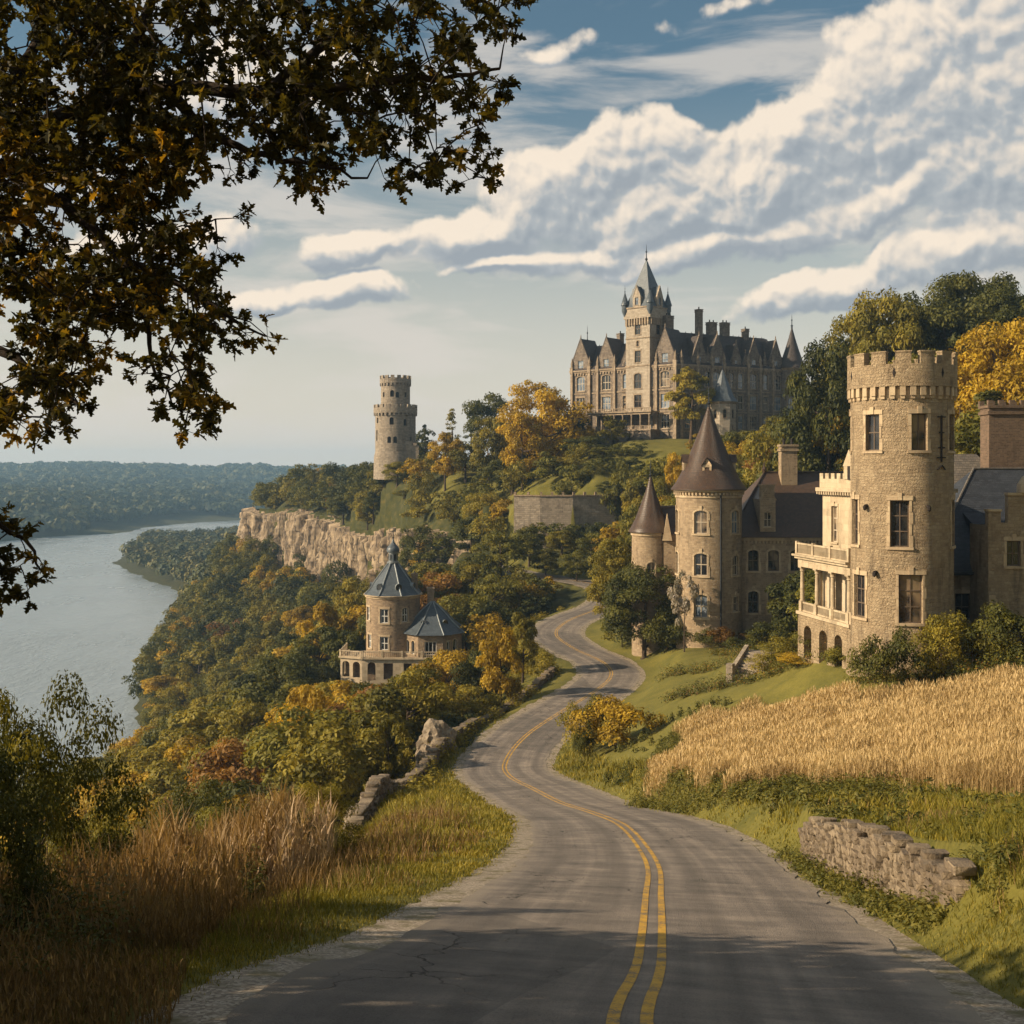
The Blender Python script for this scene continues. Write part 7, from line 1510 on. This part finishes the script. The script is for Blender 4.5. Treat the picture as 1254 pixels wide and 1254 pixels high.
# ================================================================ the overhanging tree
import time as _t; _T0 = _t.time()
def build_front_tree():
    rng = np.random.default_rng(77); tx, ty = -10.5, 7.0; gz = ground(tx, ty)
    root = empty('oak_tree', (tx, ty, gz), 'old oak leaning in from the left, dark leaves across the sky with a backlit orange glow in their colour', 'tree'); lim = MB(); J = Vector((tx + .3, ty + .2, 1.0))
    q = lambda px, py, D: Vector(P(px, py, D))
    limbs = [([J, q(-330, 250, 9.6), q(-120, 205, 9.0), q(0, 165, 8.5), q(60, 152, 8.2), q(110, 130, 8.0), q(200, 108, 7.8), q(280, 112, 7.6), q(330, 114, 7.5), q(400, 108, 7.4), q(480, 100, 7.4), q(560, 92, 7.5), q(612, 84, 7.6)], .13, .010),
        ([J, q(-300, 330, 9.0), q(-110, 190, 8.6), q(0, 203, 8.3), q(60, 240, 8.0), q(110, 275, 7.8), q(150, 320, 7.7), q(175, 380, 7.6), q(185, 440, 7.6), q(212, 500, 7.6)], .10, .006),
        ([q(200, 108, 7.8), q(240, 150, 7.8), q(290, 178, 7.8), q(345, 198, 7.7), q(400, 205, 7.7), q(450, 218, 7.7)], .05, .008), ([q(110, 130, 8.0), q(160, 60, 8.2), q(205, -30, 8.4), q(240, -110, 8.6)], .07, .02), ([q(330, 114, 7.5), q(390, 60, 7.6), q(450, 0, 7.8), q(500, -60, 7.9)], .05, .012),
        ([q(0, 165, 8.5), q(30, 80, 8.7), q(70, -20, 8.9), q(90, -120, 9)], .09, .02), ([q(150, 320, 7.7), q(220, 348, 7.7), q(280, 388, 7.6), q(325, 412, 7.6)], .035, .006), ([q(-300, 330, 9.0), q(-120, 380, 8.6), q(0, 430, 8.3), q(60, 470, 8.2), q(95, 495, 8.2)], .09, .008),
        ([q(-300, 500, 9.2), q(-120, 590, 8.6), q(-20, 625, 8.4), q(30, 660, 8.4), q(55, 705, 8.4)], .06, .006), ([J, q(-300, 330, 9.0)], .12, .1), ([J + Vector((0, 0, -2)), q(-420, 560, 9.6), q(-300, 500, 9.2)], .13, .07),
        ([J, Vector((-11.5, 5, 4.5)), Vector((-12.5, 3.5, 8))], .25, .05), ([J, Vector((-13.5, 8.5, 3.6)), Vector((-15.5, 9.5, 6.5))], .22, .04), ([J, Vector((-9, 9.5, 4)), Vector((-8.5, 12, 6.5))], .2, .04), ([J, Vector((-9.5, 4, 3)), Vector((-8, 0.5, 5))], .2, .04)]
    nodes = []; rads = []
    for path, r0, r1 in limbs:
        pp = []
        for a, b in zip(path[:-1], path[1:]):
            for k in range(3): pp.append(a + (b - a) * k / 3 + Vector(rng.uniform(-.025, .025, 3)) * (k > 0))
        pp.append(path[-1]); rr = [r0 + (r1 - r0) * (i / (len(pp) - 1)) ** .7 for i in range(len(pp))]; lim.tube(pp, rr, 7); nodes += [tuple(p) for p in pp]
    lim.build('limbs', M_BARKD, root, angle=70)
    t = MB(); t.tube([(tx - .4, ty, gz - .6), (tx - .2, ty, gz + .5), (tx, ty, gz + 3.5), tuple(J + Vector((0, 0, -1.2))), tuple(J + Vector((-.1, 0, .6)))], [.85, .55, .46, .40, .25], 16); t.build('trunk', M_BARKD, root, angle=70)
    poly1 = [(-160, -120), (640, -120), (625, 30), (638, 85), (598, 140), (606, 222), (572, 235), (556, 185), (520, 232), (482, 232), (440, 205), (402, 240), (362, 222), (330, 192), (300, 225), (292, 280), (245, 335), (272, 372), (330, 408), (326, 424), (280, 412), (238, 430), (262, 515), (226, 528), (190, 470), (150, 430), (120, 450), (92, 500), (70, 520), (22, 524), (-160, 520)]
    poly2 = [(-80, 590), (0, 622), (30, 650), (64, 712), (30, 728), (-80, 740)]
    cl = []
    def sample(poly, n, dlo, dhi):
        a = np.array(poly); c = 0
        while c < n:
            px = rng.uniform(a[:, 0].min(), a[:, 0].max()); py = rng.uniform(a[:, 1].min(), a[:, 1].max())
            if not inpoly(np.array([px]), np.array([py]), poly)[0]: continue
            if rng.random() > (1.0 if px < 260 else .8 if px < 480 else .6) * (1 if fbm(np.array([px / 70.]), np.array([py / 60.]), 2, 5)[0] > .43 else .25): continue
            cl.append(q(px, py, rng.uniform(dlo, dhi))); c += 1
    sample(poly1, 1480, 6.8, 9.0); sample(poly2, 60, 8.1, 8.8); nfront = len(cl)
    off = []  # unseen crown beyond the left edge, shaped to shade the near road
    for _ in range(4200):
        d = rand_dirs(1, rng)[0]; r = rng.uniform(.3, 1) ** .5; c = Vector((-11.5 + d[0] * 6.0 * r, 6.5 + d[1] * 7.5 * r, -.4 + d[2] * 2.9 * r))
        if c.y > .5 and HX + F * c.x / max(c.y, .5) > -60: continue
        off.append(c)
    nd = np.array(nodes); tw = MB(); order = sorted(range(len(cl)), key=lambda i: np.min(np.linalg.norm(nd - np.array(cl[i]), axis=1))); allc = [(cl[i], 1) for i in order] + [(c, 0) for c in off]
    out_half = [(0, .0), (.10, .045), (.24, .30), (.36, .12), (.55, .42), (.66, .15), (.82, .20), (1, 0)]
    LV = []; LF = []; LT = []; nv = 0
    def add_leaf(p, d, n_, s, tone):
        nonlocal nv
        d = d.normalized(); b = n_.cross(d)
        if b.length < 1e-3: return
        b.normalize(); n2 = d.cross(b)
        for sg in (1, -1):
            vs = [p + d * (u * s) + b * (sg * v * s) + n2 * (v * s * .35 - u * u * s * .12) for u, v in out_half]
            LV.extend(tuple(v) for v in vs); LF.append(list(range(nv, nv + 8))); nv += 8; LT.extend([tone] * 8)
    for c, front in allc:
        dst = np.linalg.norm(nd - np.array(c), axis=1); j = int(np.argmin(dst)); a = Vector(nd[j]); dv = c - a; Lg = dv.length
        if Lg > .04:
            mid = a + dv * .5 + Vector((0, 0, .10 * Lg)); tw.tube([a, mid, c], [.006 + .006 * min(1, Lg), .0055, .0035], 4); nd = np.vstack([nd, np.array(mid)[None], np.array(c)[None]])
        tone = rng.uniform(0, 1) * .6 + (.45 if (front and c.z < 2.2 and rng.random() < .5) else 0)  # golden sunlight on low front clumps painted in as a brighter tone
        base = (dv.normalized() if Lg > .04 else Vector((1, 0, 0)))
        for k in range(3):
            td = (base + Vector(rand_dirs(1, rng)[0]) * 1.1 + Vector((0, 0, -.1))).normalized(); tl = rng.uniform(.06, .20); e = c + td * tl
            if front: tw.tube([c, e], [.003, .002], 3)
            for l in range(8 if front else 4):
                ld = (td * .7 + Vector(rand_dirs(1, rng)[0]) * 1.0 + Vector((0, 0, -.15))).normalized(); add_leaf(e - td * tl * rng.uniform(0, .6), ld, (Vector((0, 0, 1)) + Vector(rand_dirs(1, rng)[0]) * .9), rng.uniform(.048, .094) * (1 if front else 3.0), min(1, tone + rng.uniform(-.15, .25)))
    tw.build('twigs', M_BARKD, root, merge=False)
    V = np.array(LV) - np.array(root.location); mesh_np('leaves', V, np.array(LF, dtype=np.int32), F_FRONT, attrs={'tone': np.array(LT)}, parent=root)
build_front_tree(); print("FT", _t.time() - _T0)

# ================================================================ air
def build_haze():
    m = bpy.data.materials.new('thin_haze'); m.use_nodes = True; t = NT(m.node_tree); t.n.clear(); o = t.new('ShaderNodeOutputMaterial'); v = t.new('ShaderNodeVolumePrincipled')
    v.inputs['Color'].default_value = (.42, .70, 1.0, 1); v.inputs['Density'].default_value = .00018; v.inputs['Anisotropy'].default_value = .1; t.l.new(v.outputs[0], o.inputs['Volume'])
    b = MB(); b.box(-5600, 5600, -130, 3550, -83, 61); h = b.build('haze', m, None); tag(h, kind='stuff'); h['label'] = 'thin pale blue haze lying over the valley'; h['category'] = 'haze'
build_haze()
